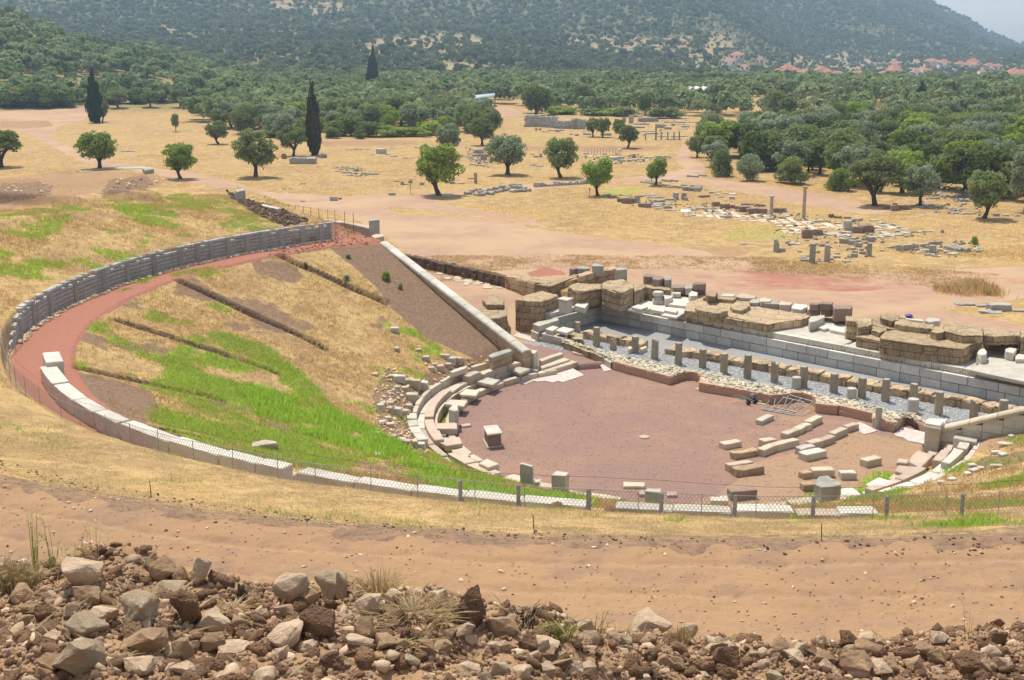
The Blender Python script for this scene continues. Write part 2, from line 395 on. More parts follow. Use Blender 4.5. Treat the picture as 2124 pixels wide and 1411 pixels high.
REDF = np.maximum.reduce([.75*pm([(1440, 575), (1520, 560), (1700, 575), (1900, 575), (2300, 540), (2300, 582), (1950, 598), (1750, 605), (1600, 600), (1500, 600)]), .9*pm([(1125, 555), (1165, 560), (1180, 572), (1100, 574), (1090, 566)]), .45*pm([(108, 285), (175, 322), (330, 350), (430, 366), (560, 398), (520, 398), (400, 376), (300, 355), (170, 334), (110, 300)])])
REDF = REDF*np.where(zero | (cavea & (R_ < 50)), 0, 1)
RED = np.maximum(RED, REDF*(.7+.5*n2))
PAL = np.maximum(PAL, .8*pm([(600, 405), (760, 425), (1000, 448), (1150, 476), (1100, 455), (930, 425), (880, 412), (760, 415)]))
PAL = np.maximum(PAL, .8*pm([(985, 222), (1060, 222), (1095, 240), (1000, 243), (975, 235)]))
DRT = np.maximum(DRT, .8*pm([(0, 252), (100, 250), (112, 262), (50, 268), (0, 268)]))
DRT = np.maximum(DRT, .7*pm([(660, 292), (860, 292), (862, 300), (670, 306)]))
DRT = np.maximum(DRT, .7*pm([(950, 305), (1140, 303), (1330, 302), (1410, 306), (1280, 318), (1100, 312)]))
DRT = np.maximum(DRT, .55*pm([(1455, 518), (1500, 512), (1560, 522), (1540, 532), (1480, 530)]))
GRN = np.maximum(GRN, .45*pm([(1080, 285), (1180, 285), (1170, 292), (1090, 295)]))
GRN = np.maximum(GRN, .35*pm([(1150, 448), (1240, 452), (1225, 466), (1150, 460)]))
GRN = np.maximum(GRN, .55*pm([(1250, 395), (1340, 388), (1310, 402), (1220, 412)]))
GRN = np.maximum(GRN, .45*pm([(1520, 470), (1640, 470), (1640, 500), (1500, 500)]))
# bank: the dirt road round the theatre, its edges, the heaps
nearf = np.where((ANG > 244) | ((ANG < 90) & (B_ < bl)), 1.0, 0.0)
edge = 38.1+.55*n1+.25*n3
DRT = np.maximum(DRT, np.where((nearf > 0) & (R_ > edge) & (R_ < 120), 1.0, 0))
DRT = np.maximum(DRT, pm([(-200, 470), (0, 436), (120, 418), (215, 393), (270, 402), (330, 385), (345, 376), (300, 360), (160, 354), (0, 368), (-200, 380)]))
DRK = np.zeros(len(x))
DRK = np.maximum(DRK, pm([(470, 396), (505, 412), (580, 432), (640, 455), (620, 466), (590, 470), (540, 450), (500, 425), (470, 412)]))
DRK = np.maximum(DRK, pm([(-50, 385), (80, 376), (112, 385), (104, 402), (0, 424), (-50, 430)])*.8)
DRK = np.maximum(DRK, pm([(232, 372), (300, 364), (320, 378), (300, 392), (230, 402), (205, 404)])*.8)
DRK = np.maximum(DRK, .85*pm([(680, 513), (800, 505), (850, 560), (930, 620), (1045, 722), (1000, 748), (940, 728), (880, 700), (820, 645), (775, 590), (730, 552)]))
DRK = np.maximum(DRK, .7*pm([(150, 770), (240, 790), (320, 812), (335, 850), (300, 880), (240, 878), (190, 830), (160, 800)]))
DRK = np.maximum(DRK, .6*pm([(800, 760), (860, 790), (960, 745), (1010, 735), (900, 860), (880, 960), (790, 900), (770, 820)]))
DRK = np.maximum(DRK, .62*np.where(cavea & (R_ < 29), 1, 0)*sst(.02, .40, fbm(x+40, y-9, 3.2, 4)))
for (p, q) in TRN:
    vx, vy = q[0]-p[0], q[1]-p[1]; L = math.hypot(vx, vy); vx /= L; vy /= L
    t = (A_-p[0])*vx+(B_-p[1])*vy; s = np.abs((A_-p[0])*(-vy)+(B_-p[1])*vx+0.18*fbm(A_, B_, 1.5, 2))
    DRK = np.maximum(DRK, np.where((s < .38) & (t > 0) & (t < L-.3) & cavea, 1.0, 0))
    GRN = np.where((s < .4) & (t > 0) & (t < L), 0, GRN)
DRK = np.maximum(DRK, np.where((R_ > 37.4+.5*n1) & (R_ < 38.9+.6*n3) & (nearf > 0), .55, 0))
# green grass: the wet tongue in the seats and scattered tufts
g1 = pm([(300, 800), (340, 770), (330, 745), (400, 700), (470, 690), (560, 722), (620, 770), (700, 850), (850, 925), (1000, 985), (1050, 1030), (900, 1012), (760, 978), (560, 955), (440, 935), (360, 900), (310, 870)])
g2 = pm([(235, 650), (330, 640), (420, 650), (520, 690), (590, 740), (610, 775), (640, 800), (560, 770), (380, 712), (270, 672)])
g3 = pm([(360, 570), (400, 560), (520, 535), (600, 540), (700, 575), (640, 580), (480, 560), (380, 600)])
gsp = fbm(x+3, y+11, 2.2, 4)
GRN = np.maximum(GRN, g1*sst(-.36, -.02, gsp)); GRN = np.maximum(GRN, g2*.8*sst(-.08, .25, gsp)); GRN = np.maximum(GRN, g3*.7*sst(.02, .3, gsp))
GRN = np.maximum(GRN, .75*np.where(cavea & (R_ < 29) & (A_ > -24), 1, 0)*sst(.16, .36, gsp)*sst(.0, .3, .3+n2))
lb = pm([(-50, 450), (150, 425), (340, 400), (420, 500), (400, 530), (300, 590), (200, 620), (100, 600), (-50, 560)])
GRN = np.maximum(GRN, .62*lb*sst(.10, .36, gsp+.55*fbm(x, y, .9, 2)))
GRN = np.maximum(GRN, .75*pm([(330, 400), (470, 405), (600, 480), (560, 505), (480, 490), (420, 440), (300, 430)])*sst(-.1, .4, gsp+.5*fbm(x, y, .9, 2))*.7)
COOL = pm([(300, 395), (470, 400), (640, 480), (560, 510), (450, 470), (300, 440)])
GRN = np.maximum(GRN, .25*np.where((R_ > 31.5) & (R_ < 37.5) & (B_ < bl), 1, 0)*sst(.25, .5, gsp))
GRN = np.maximum(GRN, .8*pm([(1360, 1078), (2124, 1070), (2124, 1100), (1900, 1095), (1500, 1090)])*sst(.05, .3, gsp))
GRN = np.maximum(GRN, .9*np.where((R_ > 10.6+.8*n1) & (R_ < 12) & (ANG > 325) & (ANG < 395), 1, 0)*sst(-.2, .2, gsp))
GRN = np.maximum(GRN, .7*np.where((ANG > 330) & (ANG < 370) & (R_ > 13) & (R_ < 24), 1, 0)*sst(.0, .25, gsp))
TAN = np.maximum(pm([(1410, 862), (1470, 850), (1520, 862), (1525, 885), (1480, 895), (1420, 885)])*.38, .6*np.where(orc & (A_ > 6.5+1.5*n1) & (B_ < 5), 1, 0))
rut = np.exp(-((R_-39.75-.25*fbm(x, y, 6, 2))/.2)**2)+np.exp(-((R_-41.2-.25*fbm(x, y, 6, 2))/.2)**2)
TAN = np.maximum(TAN, .55*rut*(nearf > 0)*(y < 60))
TAN = np.maximum(TAN, .5*pm([(1600, 850), (1700, 850), (1700, 880), (1620, 880)]))
FOR = sst(300, 360, y)*np.where((jy < 236-6*n1) & (jx < 520), 1, 0)+sst(430, 520, y)
FOR = np.clip(FOR, 0, 1)
tmp = dict(RED=RED, GRN=GRN, DRT=DRT, PAL=PAL)
zc = np.stack([np.clip(RED, 0, 1), np.clip(GRN, 0, 1), np.clip(DRT, 0, 1), np.clip(PAL, 0, 1)], -1)
zd = np.stack([np.clip(ORC, 0, 1), np.clip(GRV, 0, 1), np.clip(DRK, 0, 1), np.clip(TAN, 0, 1)], -1)
TERM = np.zeros(len(x))
for p_, k_ in TERR: TERM = np.maximum(TERM, np.where(inpoly(pxx+fbm(x, y*.4, 60, 3)*30, pyy+fbm(x+9, y, 50, 3)*8, p_) & (y > 330), 1.0, 0))
ze = np.stack([FOR, COOL, TERM, np.ones(len(x))], -1)

m, g, p = newmat("ground_of_dry_grass_dirt_and_gravel", .96, .05)
v = g.pos()
za = g.attr("zone"); zb = g.attr("zone_b"); zz = g.attr("zone_c")
sa = g.new("ShaderNodeSeparateColor"); g.l.new(za.outputs['Color'], sa.inputs[0])
sb = g.new("ShaderNodeSeparateColor"); g.l.new(zb.outputs['Color'], sb.inputs[0])
sc_ = g.new("ShaderNodeSeparateColor"); g.l.new(zz.outputs['Color'], sc_.inputs[0])
nb = g.noise(v, .11, 5, .6, .5); nm = g.noise(v, .7, 6, .65, .3); nf = g.noise(v, 5.5, 6, .72); nx = g.noise(v, 26, 4, .75); npch = g.noise(v, 2.1, 5, .7, .6)
dry = g.mix(g.ramp(nb, .38, .62), (.44, .285, .12), (.36, .235, .12))
dry = g.mix(g.ramp(nm, .44, .60), dry, (.50, .345, .155))
dry = g.mix(g.math('MULTIPLY', g.ramp(npch, .50, .64), .75), dry, (.27, .175, .09))
dry = g.mix(g.math('MULTIPLY', g.ramp(nf, .50, .66), .7), dry, (.23, .15, .075))
dry = g.mix(g.math('MULTIPLY', g.ramp(nx, .55, .85), .6), dry, (.60, .46, .26))
grn = g.mix(g.ramp(nm, .35, .65), (.24, .34, .045), (.36, .38, .06))
grn = g.mix(g.ramp(npch, .5, .62), grn, (.20, .30, .035))
grn = g.mix(g.ramp(nf, .5, .68), grn, (.16, .25, .03))
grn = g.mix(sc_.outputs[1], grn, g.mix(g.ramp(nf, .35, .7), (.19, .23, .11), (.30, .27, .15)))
drt = g.mix(g.ramp(nb, .3, .7), (.385, .238, .13), (.335, .205, .117))
drt = g.mix(g.ramp(nm, .48, .64), drt, (.31, .195, .125))
drt = g.mix(g.math('MULTIPLY', g.ramp(nf, .55, .70), .6), drt, (.23, .14, .08))
drt = g.mix(g.math('MULTIPLY', g.ramp(nx, .62, .8), .5), drt, (.45, .31, .19))
pal = g.mix(g.ramp(nm, .3, .7), (.44, .28, .19), (.37, .235, .16))
pal = g.mix(g.ramp(nb, .4, .62), pal, (.46, .31, .195))
pal = g.mix(g.ramp(nf, .6, .9), pal, (.50, .36, .25))
red = g.mix(g.ramp(nf, .4, .8), (.37, .165, .115), (.27, .12, .085))
orch = g.mix(g.ramp(nm, .40, .60), (.33, .205, .155), (.385, .235, .155))
orch = g.mix(g.ramp(nb, .42, .6), orch, (.30, .19, .155))
orch = g.mix(g.math('MULTIPLY', g.ramp(npch, .50, .62), .5), orch, (.27, .165, .135))
orch = g.mix(g.ramp(nx, .48, .62), orch, (.22, .135, .115))
grv = g.mix(g.ramp(nx, .42, .6), (.36, .355, .345), (.22, .22, .22))
tan = g.mix(g.ramp(nf, .3, .8), (.42, .28, .16), (.33, .21, .13))
drk = g.mix(g.ramp(nf, .35, .65), (.27, .175, .115), (.17, .11, .075))
frs = g.mix(g.ramp(nb, .42, .62), (.17, .165, .07), (.34, .235, .12))
nb2 = g.noise(v, .03, 6, .68, .7)
sy_ = g.new("ShaderNodeSeparateXYZ"); g.put(sy_.inputs[0], v)
frs = g.mix(g.ramp(sy_.outputs[1], 800, 1150), frs, g.mix(g.ramp(nb, .4, .65), (.115, .125, .06), (.19, .165, .09)))
frs = g.mix(g.math('MULTIPLY', g.ramp(nb2, .57, .72), .45), frs, (.46, .32, .17))
def edge_(mask, nz=npch, k=.7):
    t = g.math('ADD', mask, g.math('MULTIPLY', g.math('SUBTRACT', nz, .5), k))
    return g.ramp(t, .38, .62)
frs = g.mix(g.ramp(sc_.outputs[2], .3, .7), frs, g.mix(g.ramp(nb, .4, .6), (.38, .28, .17), (.29, .23, .13)))
c = g.mix(sc_.outputs[0], dry, frs)
c = g.mix(edge_(za.outputs['Alpha'], nm, .6), c, pal)
gk = g.math('ADD', g.math('MULTIPLY', npch, .5), g.math('MULTIPLY', nf, .5))
c = g.mix(g.math('MULTIPLY', edge_(sa.outputs[1], gk, 2.2), .85), c, grn)
c = g.mix(edge_(sa.outputs[2]), c, drt)
c = g.mix(edge_(sb.outputs[2]), c, drk)
c = g.mix(edge_(sa.outputs[0], nm, .5), c, red)
orch = g.mix(g.math('MULTIPLY', g.ramp(g.noise(v, 11, 3, .8), .52, .64), .3), orch, (.20, .125, .105))
c = g.mix(g.ramp(sb.outputs[0], .3, .7), c, orch)
c = g.mix(g.math('MULTIPLY', edge_(zb.outputs['Alpha'], npch, 1.0), .75), c, tan)
ing = g.math('MULTIPLY', edge_(sa.outputs[1]), g.ramp(sb.outputs[0], .3, .7))
c = g.mix(ing, c, grn)
c = g.mix(g.ramp(sb.outputs[1], .3, .7), c, grv)
g.put(p.inputs['Base Color'], c)
hh = g.math('ADD', g.math('MULTIPLY', nf, .55), g.math('MULTIPLY', nx, .3)); hh = g.math('ADD', hh, g.math('MULTIPLY', npch, .5))
g.put(p.inputs['Normal'], g.bump(hh, .55, .12))
ground = mesh_np("ground", Vg, Fg, m, None, True, {"zone": ('POINT', 'FLOAT_COLOR', zc), "zone_b": ('POINT', 'FLOAT_COLOR', zd), "zone_c": ('POINT', 'FLOAT_COLOR', ze)})
tag(ground, kind='structure')
GRNV = np.clip(GRN, 0, 1)
# ------------------------------------------------------------------ trees
def leafmat(name, c1, c2, c3, trans=.42):
    m = bpy.data.materials.new(name); m.use_nodes = True; g = NG(m)
    for n in list(g.n): g.n.remove(n)
    at = g.attr("tint").outputs['Fac']; v = g.pos()
    nn = g.noise(v, .35 if 'wood' not in name else .022, 4, .6)
    col = g.mix(g.ramp(at, .1, .9), c1, c2)
    col = g.mix(g.math('MULTIPLY', g.ramp(nn, .4, .65), .55), col, c3)
    var = g.math('ADD', g.math('MULTIPLY', g.orand(), .35), .82)
    mul = g.new("ShaderNodeVectorMath", operation='SCALE'); g.put(mul.inputs[0], col); g.put(mul.inputs['Scale'], var)
    d = g.new("ShaderNodeBsdfDiffuse"); t = g.new("ShaderNodeBsdfTranslucent"); mx = g.new("ShaderNodeMixShader")
    g.put(d.inputs['Color'], mul.outputs[0]); g.put(t.inputs['Color'], mul.outputs[0]); mx.inputs[0].default_value = trans
    g.l.new(d.outputs[0], mx.inputs[1]); g.l.new(t.outputs[0], mx.inputs[2])
    o = g.new("ShaderNodeOutputMaterial"); g.l.new(mx.outputs[0], o.inputs[0])
    return m
M['olive'] = leafmat('olive_leaves', (0.167, 0.213, 0.076), (0.333, 0.360, 0.158), (0.236, 0.296, 0.096))
M['silver'] = leafmat('silver_olive_leaves', (0.204, 0.246, 0.138), (0.396, 0.438, 0.288), (0.240, 0.300, 0.156))
M['freshgreen'] = leafmat('fresh_green_leaves', (0.187, 0.267, 0.054), (0.389, 0.467, 0.108), (0.274, 0.361, 0.074))
M['oak'] = leafmat('dark_oak_leaves', (0.116, 0.155, 0.054), (0.233, 0.270, 0.088), (0.155, 0.203, 0.061))
M['cypress'] = leafmat('dark_cypress_needles', (.035, .06, .028), (.075, .11, .048), (.05, .08, .034), .2)
M['farwood'] = leafmat('far_wood_leaves', (0.156, 0.208, 0.091), (0.312, 0.358, 0.168), (0.218, 0.272, 0.107), .35)
M['farwood2'] = leafmat('distant_wood_leaves', (0.090, 0.124, 0.055), (0.212, 0.235, 0.120), (0.137, 0.150, 0.070), .35)
M['reeds'] = leafmat('green_reeds', (.13, .19, .045), (.24, .28, .09), (.18, .24, .06), .3)
M['scrub'] = leafmat('dry_scrub', (.20, .17, .09), (.30, .25, .13), (.15, .16, .07), .1)
M['scrubdark'] = leafmat('brown_half_dead_cypress', (.060, .058, .034), (.115, .10, .06), (.05, .06, .03), .1)
M['bark'] = stone_mat('olive_bark', (.11, .085, .065), (.075, .06, .048), (.16, .13, .10), 3, .95, .9)

def quads(C, N, S, asp=1.0, rg=rng):
    """square leaves at C facing N with half-size S -> verts (4n,3), faces"""
    n = len(C)
    N = N/np.maximum(np.linalg.norm(N, axis=1, keepdims=True), 1e-6)
    T = rg.normal(size=(n, 3)); T -= (T*N).sum(1, keepdims=True)*N; T /= np.maximum(np.linalg.norm(T, axis=1, keepdims=True), 1e-6)
    B = np.cross(N, T); S = np.asarray(S).reshape(-1, 1)
    k = S*asp
    V = np.stack([C-T*S-B*k*.5, C+T*S*.7-B*k, C+T*S+B*k*.5, C-T*S*.6+B*k], 1).reshape(-1, 3)
    F = np.arange(4*n).reshape(n, 4)
    return V, F

def crown(n, seed, shape='olive', leaf=.030):
    rg = np.random.default_rng(seed)
    L = []
    if shape == 'olive':
        nl = 34
        for i in range(nl):
            th = rg.uniform(0, 2*np.pi); u = rg.uniform(-.95, 1)
            rr = .36*np.sqrt(max(0, 1-u*u*.85))*rg.uniform(.6, 1.05)
            L.append((rr*np.cos(th), rr*np.sin(th), .58+.28*u*rg.uniform(.75, 1.15), rg.uniform(.07, .17), rg.uniform(.06, .14)))
        L.append((0, 0, .58, .25, .20))
    elif shape == 'oak':
        for i in range(24):
            th = rg.uniform(0, 2*np.pi); u = rg.uniform(-.75, 1); rr = .35*np.sqrt(max(0, 1-u*u))*rg.uniform(.7, 1)
            L.append((rr*np.cos(th), rr*np.sin(th), .53+.34*u, rg.uniform(.12, .2), rg.uniform(.10, .16)))
        L.append((0, 0, .53, .32, .3))
    elif shape == 'cypress':
        for i in range(26):
            t = (i+.5)/26; w = .42*np.sin(np.pi*min(1, (t*.97+.06))**.75)**.8*(1-t*.25)
            L.append((rg.normal()*.05, rg.normal()*.05, .04+.93*t, max(.07, w), .06))
    elif shape == 'bush':
        for i in range(16):
            th = rg.uniform(0, 2*np.pi); rr = rg.uniform(0, .33)
            L.append((rr*np.cos(th), rr*np.sin(th), rg.uniform(.18, .72)*(1.1-rr), rg.uniform(.13, .22), rg.uniform(.13, .22)))
    L = np.array(L); w = L[:, 3]**2; w = w/w.sum()
    k = rg.choice(len(L), n, p=w)
    d = rg.normal(size=(n, 3)); d /= np.linalg.norm(d, axis=1, keepdims=True)
    if shape == 'olive': d[:, 2] = np.where((d[:, 2] < -.3) & (rg.random(n) < .5), -d[:, 2], d[:, 2])
    q = (rg.uniform(.70, 1.04, n)+np.abs(rg.normal(0, .12, n)))[:, None]
    C = L[k, :3]+d*np.stack([L[k, 3], L[k, 3], L[k, 4]], 1)*q
    N = d+rg.normal(size=(n, 3))*.55
    if shape == 'cypress': N[:, 2] *= .5
    V, F = quads(C, N, leaf*rg.uniform(.6, 1.45, n), .62, rg)
    lt = rg.random(len(L)); tint = np.clip(.35*lt[k]+.65*rg.random(n), 0, 1)
    return V, F, tint

def tube(path, rad, ns=8, twist=0.0):
    P = np.array(path, float); V = []; F = []
    for i, p0 in enumerate(P):
        d = P[min(i+1, len(P)-1)]-P[max(i-1, 0)]; d /= np.linalg.norm(d)+1e-9
        a = np.array([1, 0, 0]) if abs(d[0]) < .8 else np.array([0, 1, 0])
        s = np.cross(d, a); s /= np.linalg.norm(s); t = np.cross(d, s)
        for j in range(ns):
            th = 2*np.pi*j/ns+twist*i; r = rad[i]*(1+.12*math.sin(3*th+i))
            V.append(p0+r*(s*math.cos(th)+t*math.sin(th)))
    for i in range(len(P)-1):
        for j in range(ns):
            F.append((i*ns+j, i*ns+(j+1) % ns, (i+1)*ns+(j+1) % ns, (i+1)*ns+j))
    return V, F

def trunkmesh(seed, shape='olive', lean=(0, 0)):
    rg = np.random.default_rng(seed); V = []; F = []
    def add(p, r, ns=8):
        v, f = tube(p, r, ns); o = len(V); V.extend(v); F.extend([tuple(i+o for i in q) for q in f])
    if shape == 'cypress':
        add([(0, 0, -.02), (0, 0, .2), (0, 0, .7)], [.06, .05, .01]); return V, F
    hx, hy = lean; fork = .22 if shape == 'olive' else .2
    add([(0, 0, -.03), (hx*.3, hy*.3, .06), (hx*.7, hy*.7, fork*.6), (hx, hy, fork)], [.065, .045, .037, .038])
    for i in range(6):
        th = i*1.05+rg.uniform(-.3, .3); e = rg.uniform(.16, .3)
        m1 = (hx+e*.4*math.cos(th), hy+e*.4*math.sin(th), fork+.13); m2 = (hx+e*math.cos(th), hy+e*math.sin(th), fork+.27); m3 = (hx+e*1.2*math.cos(th+.3), hy+e*1.2*math.sin(th+.3), .72)
        add([(hx, hy, fork-.03), m1, m2, m3], [.032, .024, .014, .005], 6)
    return V, F

LIB = {}
def lib(shape, mat, var, n, leaf):
    k = (shape, mat, var)
    if k not in LIB:
        V, F, t = crown(n, hash(shape) % 97*0+1000+var*7+len(shape), shape, leaf)
        me_o = mesh_np('crown', V, F, M[mat], None, False, {"tint": ('FACE', 'FLOAT', t)})
        tv, tf = trunkmesh(50+var, 'olive' if shape in ('olive', 'bush') else shape, ((var % 3-1)*.08, 0))
        tr_o = mesh_np('trunk', tv, tf, M['bark'], None, True)
        LIB[k] = (me_o.data, tr_o.data)
        bpy.data.objects.remove(me_o); bpy.data.objects.remove(tr_o)
    return LIB[k]

def tree(x, y, hgt, wid, shape, mat, var, name, label, cat='tree', group=None, trunk=True, n=2600, leaf=.030, z=None):
    cm, tm = lib(shape, mat, var, n, leaf)
    e = empty(name, (x, y, gz(x, y)-.05 if z is None else z), random.uniform(0, 6.28))
    e.scale = (wid, wid, hgt)
    tag(e, label, cat, group)
    c = bpy.data.objects.new('crown', cm); link(c, e)
    if trunk:
        t = bpy.data.objects.new('trunk', tm); link(t, e)
    return e

MAN = [  # base x, base y, height px, width px, shape, leaf colour, label
 (3, 347, 84, 100, 'olive', 'oak', 'dark olive tree cut by the left edge of the photo, above the dirt track'),
 (207, 350, 82, 98, 'olive', 'freshgreen', 'round green olive tree behind the upper dirt track, left of the path bend'),
 (375, 371, 78, 80, 'olive', 'freshgreen', 'small round olive tree just behind the two broken ends of the circuit wall'),
 (453, 299, 50, 58, 'olive', 'olive', 'small flat-topped olive tree in the middle of the dry meadow, left part'),
 (531, 367, 106, 98, 'olive', 'olive', 'tall broad olive tree beside the pinkish path, left of the brown cypress'),
 (608, 324, 66, 66, 'olive', 'olive', 'olive tree right beside the brown spindly cypress, behind a low stone heap'),
 (365, 273, 40, 19, 'olive', 'olive', 'very small young tree alone on the dry meadow'),
 (911, 405, 112, 116, 'olive', 'freshgreen', 'bright green leaning olive tree with dark shadow beside the row of grey stones'),
 (932, 322, 68, 66, 'olive', 'silver', 'grey silvery olive tree directly behind the bright green leaning olive'),
 (1000, 302, 62, 62, 'olive', 'olive', 'round olive tree on the field behind the ruins, left of the long grey wall'),
 (1022, 285, 58, 50, 'olive', 'olive', 'olive tree half hidden behind another, by the green thicket'),
 (1053, 362, 88, 102, 'olive', 'silver', 'broad dark grey-green olive tree with drooping branches in the middle field'),
 (1163, 369, 88, 84, 'olive', 'olive', 'upright ragged olive tree second from the large drooping one'),
 (1240, 407, 84, 78, 'olive', 'freshgreen', 'leaning olive tree with bare twigs, at the corner of the ruined fountain terrace'),
 (1361, 384, 62, 56, 'olive', 'freshgreen', 'small bent olive tree above grey column drums by the road'),
 (1230, 284, 42, 40, 'olive', 'olive', 'left tree of the pair standing in front of the long grey wall'),
 (1250, 285, 44, 40, 'olive', 'olive', 'right tree of the pair standing in front of the long grey wall'),
 (1284, 287, 42, 34, 'olive', 'olive', 'thin olive tree between the pair and the leaning tree by the small columns'),
 (1302, 307, 50, 50, 'olive', 'olive', 'leaning olive tree with round shadow left of the row of small columns'),
 (1446, 327, 48, 48, 'olive', 'olive', 'single olive tree at the bend of the track, left end of the grove'),
 (212, 253, 48, 38, 'olive', 'olive', 'small olive tree close to the right side of the left cypress'),
 (246, 224, 40, 50, 'olive', 'olive', 'first round olive of the row along the foot of the wooded hill'),
 (312, 223, 38, 46, 'olive', 'olive', 'second round olive of the row along the foot of the wooded hill'),
 (374, 223, 40, 48, 'olive', 'olive', 'third round olive of the row along the foot of the wooded hill'),
 (438, 219, 34, 46, 'olive', 'olive', 'last round olive of the row along the foot of the wooded hill'),
 (1815, 427, 118, 122, 'olive', 'olive', 'biggest olive tree of the grove with a wide shadow beside the road'),
 (1908, 427, 92, 84, 'olive', 'silver', 'olive tree next to the right of the biggest one, by low stone rubble'),
 (2042, 453, 106, 96, 'olive', 'olive', 'olive tree with thick bent trunk near the right edge'),
 (2128, 440, 130, 96, 'olive', 'silver', 'tall olive tree cut by the right edge of the photo'),
 (1500, 366, 62, 66, 'bush', 'olive', 'bushy olive touching the ground at the left front corner of the grove'),
 (1556, 375, 66, 72, 'bush', 'silver', 'silvery bushy olive second from the left in the front of the grove'),
 (1640, 380, 66, 86, 'bush', 'olive', 'wide bushy olive in the front row of the grove behind the road'),
 (1736, 396, 58, 72, 'bush', 'freshgreen', 'bushy green olive just left of the biggest olive tree'),
 (1686, 352, 50, 56, 'olive', 'olive', 'small upright olive in the second row of the grove'),
 (1112, 240, 62, 76, 'oak', 'oak', 'large dark oak standing at the left end of the long grey wall'),
 (1210, 230, 52, 56, 'oak', 'oak', 'round dark oak in the thicket behind the long grey wall'),
 (1265, 222, 56, 60, 'oak', 'olive', 'tall spreading tree right of the round dark oak'),
 (1338, 240, 46, 36, 'oak', 'oak', 'narrow dark oak behind the row of small columns'),
 (1615, 255, 66, 84, 'oak', 'olive', 'big broad tree standing behind the agora ruins'),
 (1480, 250, 36, 40, 'olive', 'olive', 'olive tree in front of the flat-roofed shelter on posts'),
]
CYP = [
 (198, 255, 112, 30, 'oak', 'dark cypress beside the pinkish path on the left'),
 (652, 322, 152, 30, 'scrub', 'thin brown half-dead cypress, tallest tree of the meadow'),
 (774, 194, 94, 24, 'cypress', 'dark pointed cypress rising from the hillside trees, middle of the photo'),
 (1908, 233, 66, 24, 'cypress', 'dark double cypress rising above the olive grove on the right'),
 (1509, 181, 22, 7, 'cypress', 'tiny dark cypress above the flat-roofed shelter'),
 (1643, 140, 30, 5, 'cypress', 'thin distant cypress beside the village roofs'),
 (2104, 128, 18, 8, 'cypress', 'tiny distant cypress right of the village roofs'),
]
TAKEN = []
for i, (bx, by, hp, wp, sh, mt, lab) in enumerate(MAN):
    q = G(bx, by); s = (q.y*cP+4.4)/FPX
    near = q.y < 260
    tree(q.x, q.y, hp*s, wp*s, sh, mt, i % 5 if near else i % 3, 'olive_tree' if sh != 'oak' else 'oak_tree', lab, 'tree', None, sh != 'bush', 5200 if near else 2600, .023 if near else .032)
    TAKEN.append((q.x, q.y, wp*s*.5))
for i, (bx, by, hp, wp, mt, lab) in enumerate(CYP):
    q = G(bx, by); s = (q.y*cP+4.4)/FPX
    w_ = wp*s
    tree(q.x, q.y, hp*s, w_*1.15, 'cypress', 'cypress' if mt == 'oak' else ('scrubdark' if mt == 'scrub' else mt), i % 2, 'cypress_tree', lab, 'tree', None, True, 3200, .05)
    TAKEN.append((q.x, q.y, w_*.6))
# groves and woods: random positions inside regions of the ground, the first 260 as trees of their own
LABELS = {
 'grove': 'grey-green olive tree inside the dense grove on the right',
 'mid': 'grey-green tree in the grove along the foot of the wooded hill',
 'hill': 'tree on the wooded slope above the left end of the meadow',
 'agora': 'small green tree in the thicket behind the ancient market ruins',
}
HS = [(1512, 152, 26, 7), (1528, 145, 26, 8), (1544, 156, 16, 5), (1575, 145, 14, 6), (1630, 155, 20, 6), (1635, 151, 26, 9), (1615, 156, 16, 4), (1652, 152, 16, 5), (1668, 160, 28, 8), (1695, 158, 24, 7), (1713, 156, 20, 6), (1704, 147, 24, 9), (1717, 150, 18, 5), (1738, 154, 24, 6), (1778, 163, 38, 5), (1808, 158, 14, 7), (1811, 161, 18, 5), (1836, 158, 30, 7), (1856, 128, 20, 6), (1856, 138, 22, 8), (1856, 146, 28, 7), (1900, 149, 18, 6), (1920, 145, 20, 6), (1932, 125, 26, 7), (1957, 127, 20, 8), (1992, 130, 20, 7), (2018, 126, 22, 9), (2015, 133, 26, 7), (2052, 134, 20, 7), (2070, 135, 16, 6), (2038, 147, 16, 5), (2105, 150, 40, 8), (2122, 147, 24, 6)]
HP = []
for (x_, y_, w_, h_) in HS:
    D_ = float(np.interp(y_, [120, 130, 145, 156, 165], [1180, 1080, 930, 800, 730])); X_ = (x_-W0/2)/FPX*(cP*D_+4.4); ze_ = HC+(YH-y_)/FPX*D_; HP.append((X_, D_, ze_, w_, h_))
HPA = np.array(HP)
print('eave minus ground', [round(p[2]-gz(p[0], p[1]), 1) for p in HP])
REG = [
 ('grove', [(1440, 298), (1470, 320), (1470, 352), (1560, 362), (1700, 372), (1800, 400), (1870, 412), (1960, 405), (2000, 430), (2330, 460), (2330, 268), (1900, 262), (1700, 270), (1640, 282), (1560, 285), (1460, 286)], 5.1),
 ('mid', [(400, 262), (430, 258), (470, 272), (560, 288), (640, 292), (640, 276), (700, 276), (880, 276), (880, 214), (500, 212), (480, 232), (410, 238)], 4.3),
 ('mid', [(880, 262), (980, 284), (1040, 262), (1000, 246), (930, 228), (880, 222)], 5.0),
 ('hill', [(-300, 228), (0, 224), (170, 219), (480, 214), (520, 200), (-300, 195)], 5.4),
 ('agora', [(1090, 236), (1330, 240), (1700, 250), (1900, 262), (2330, 268), (2330, 244), (1700, 238), (1300, 224), (1090, 222)], 6.0),
]
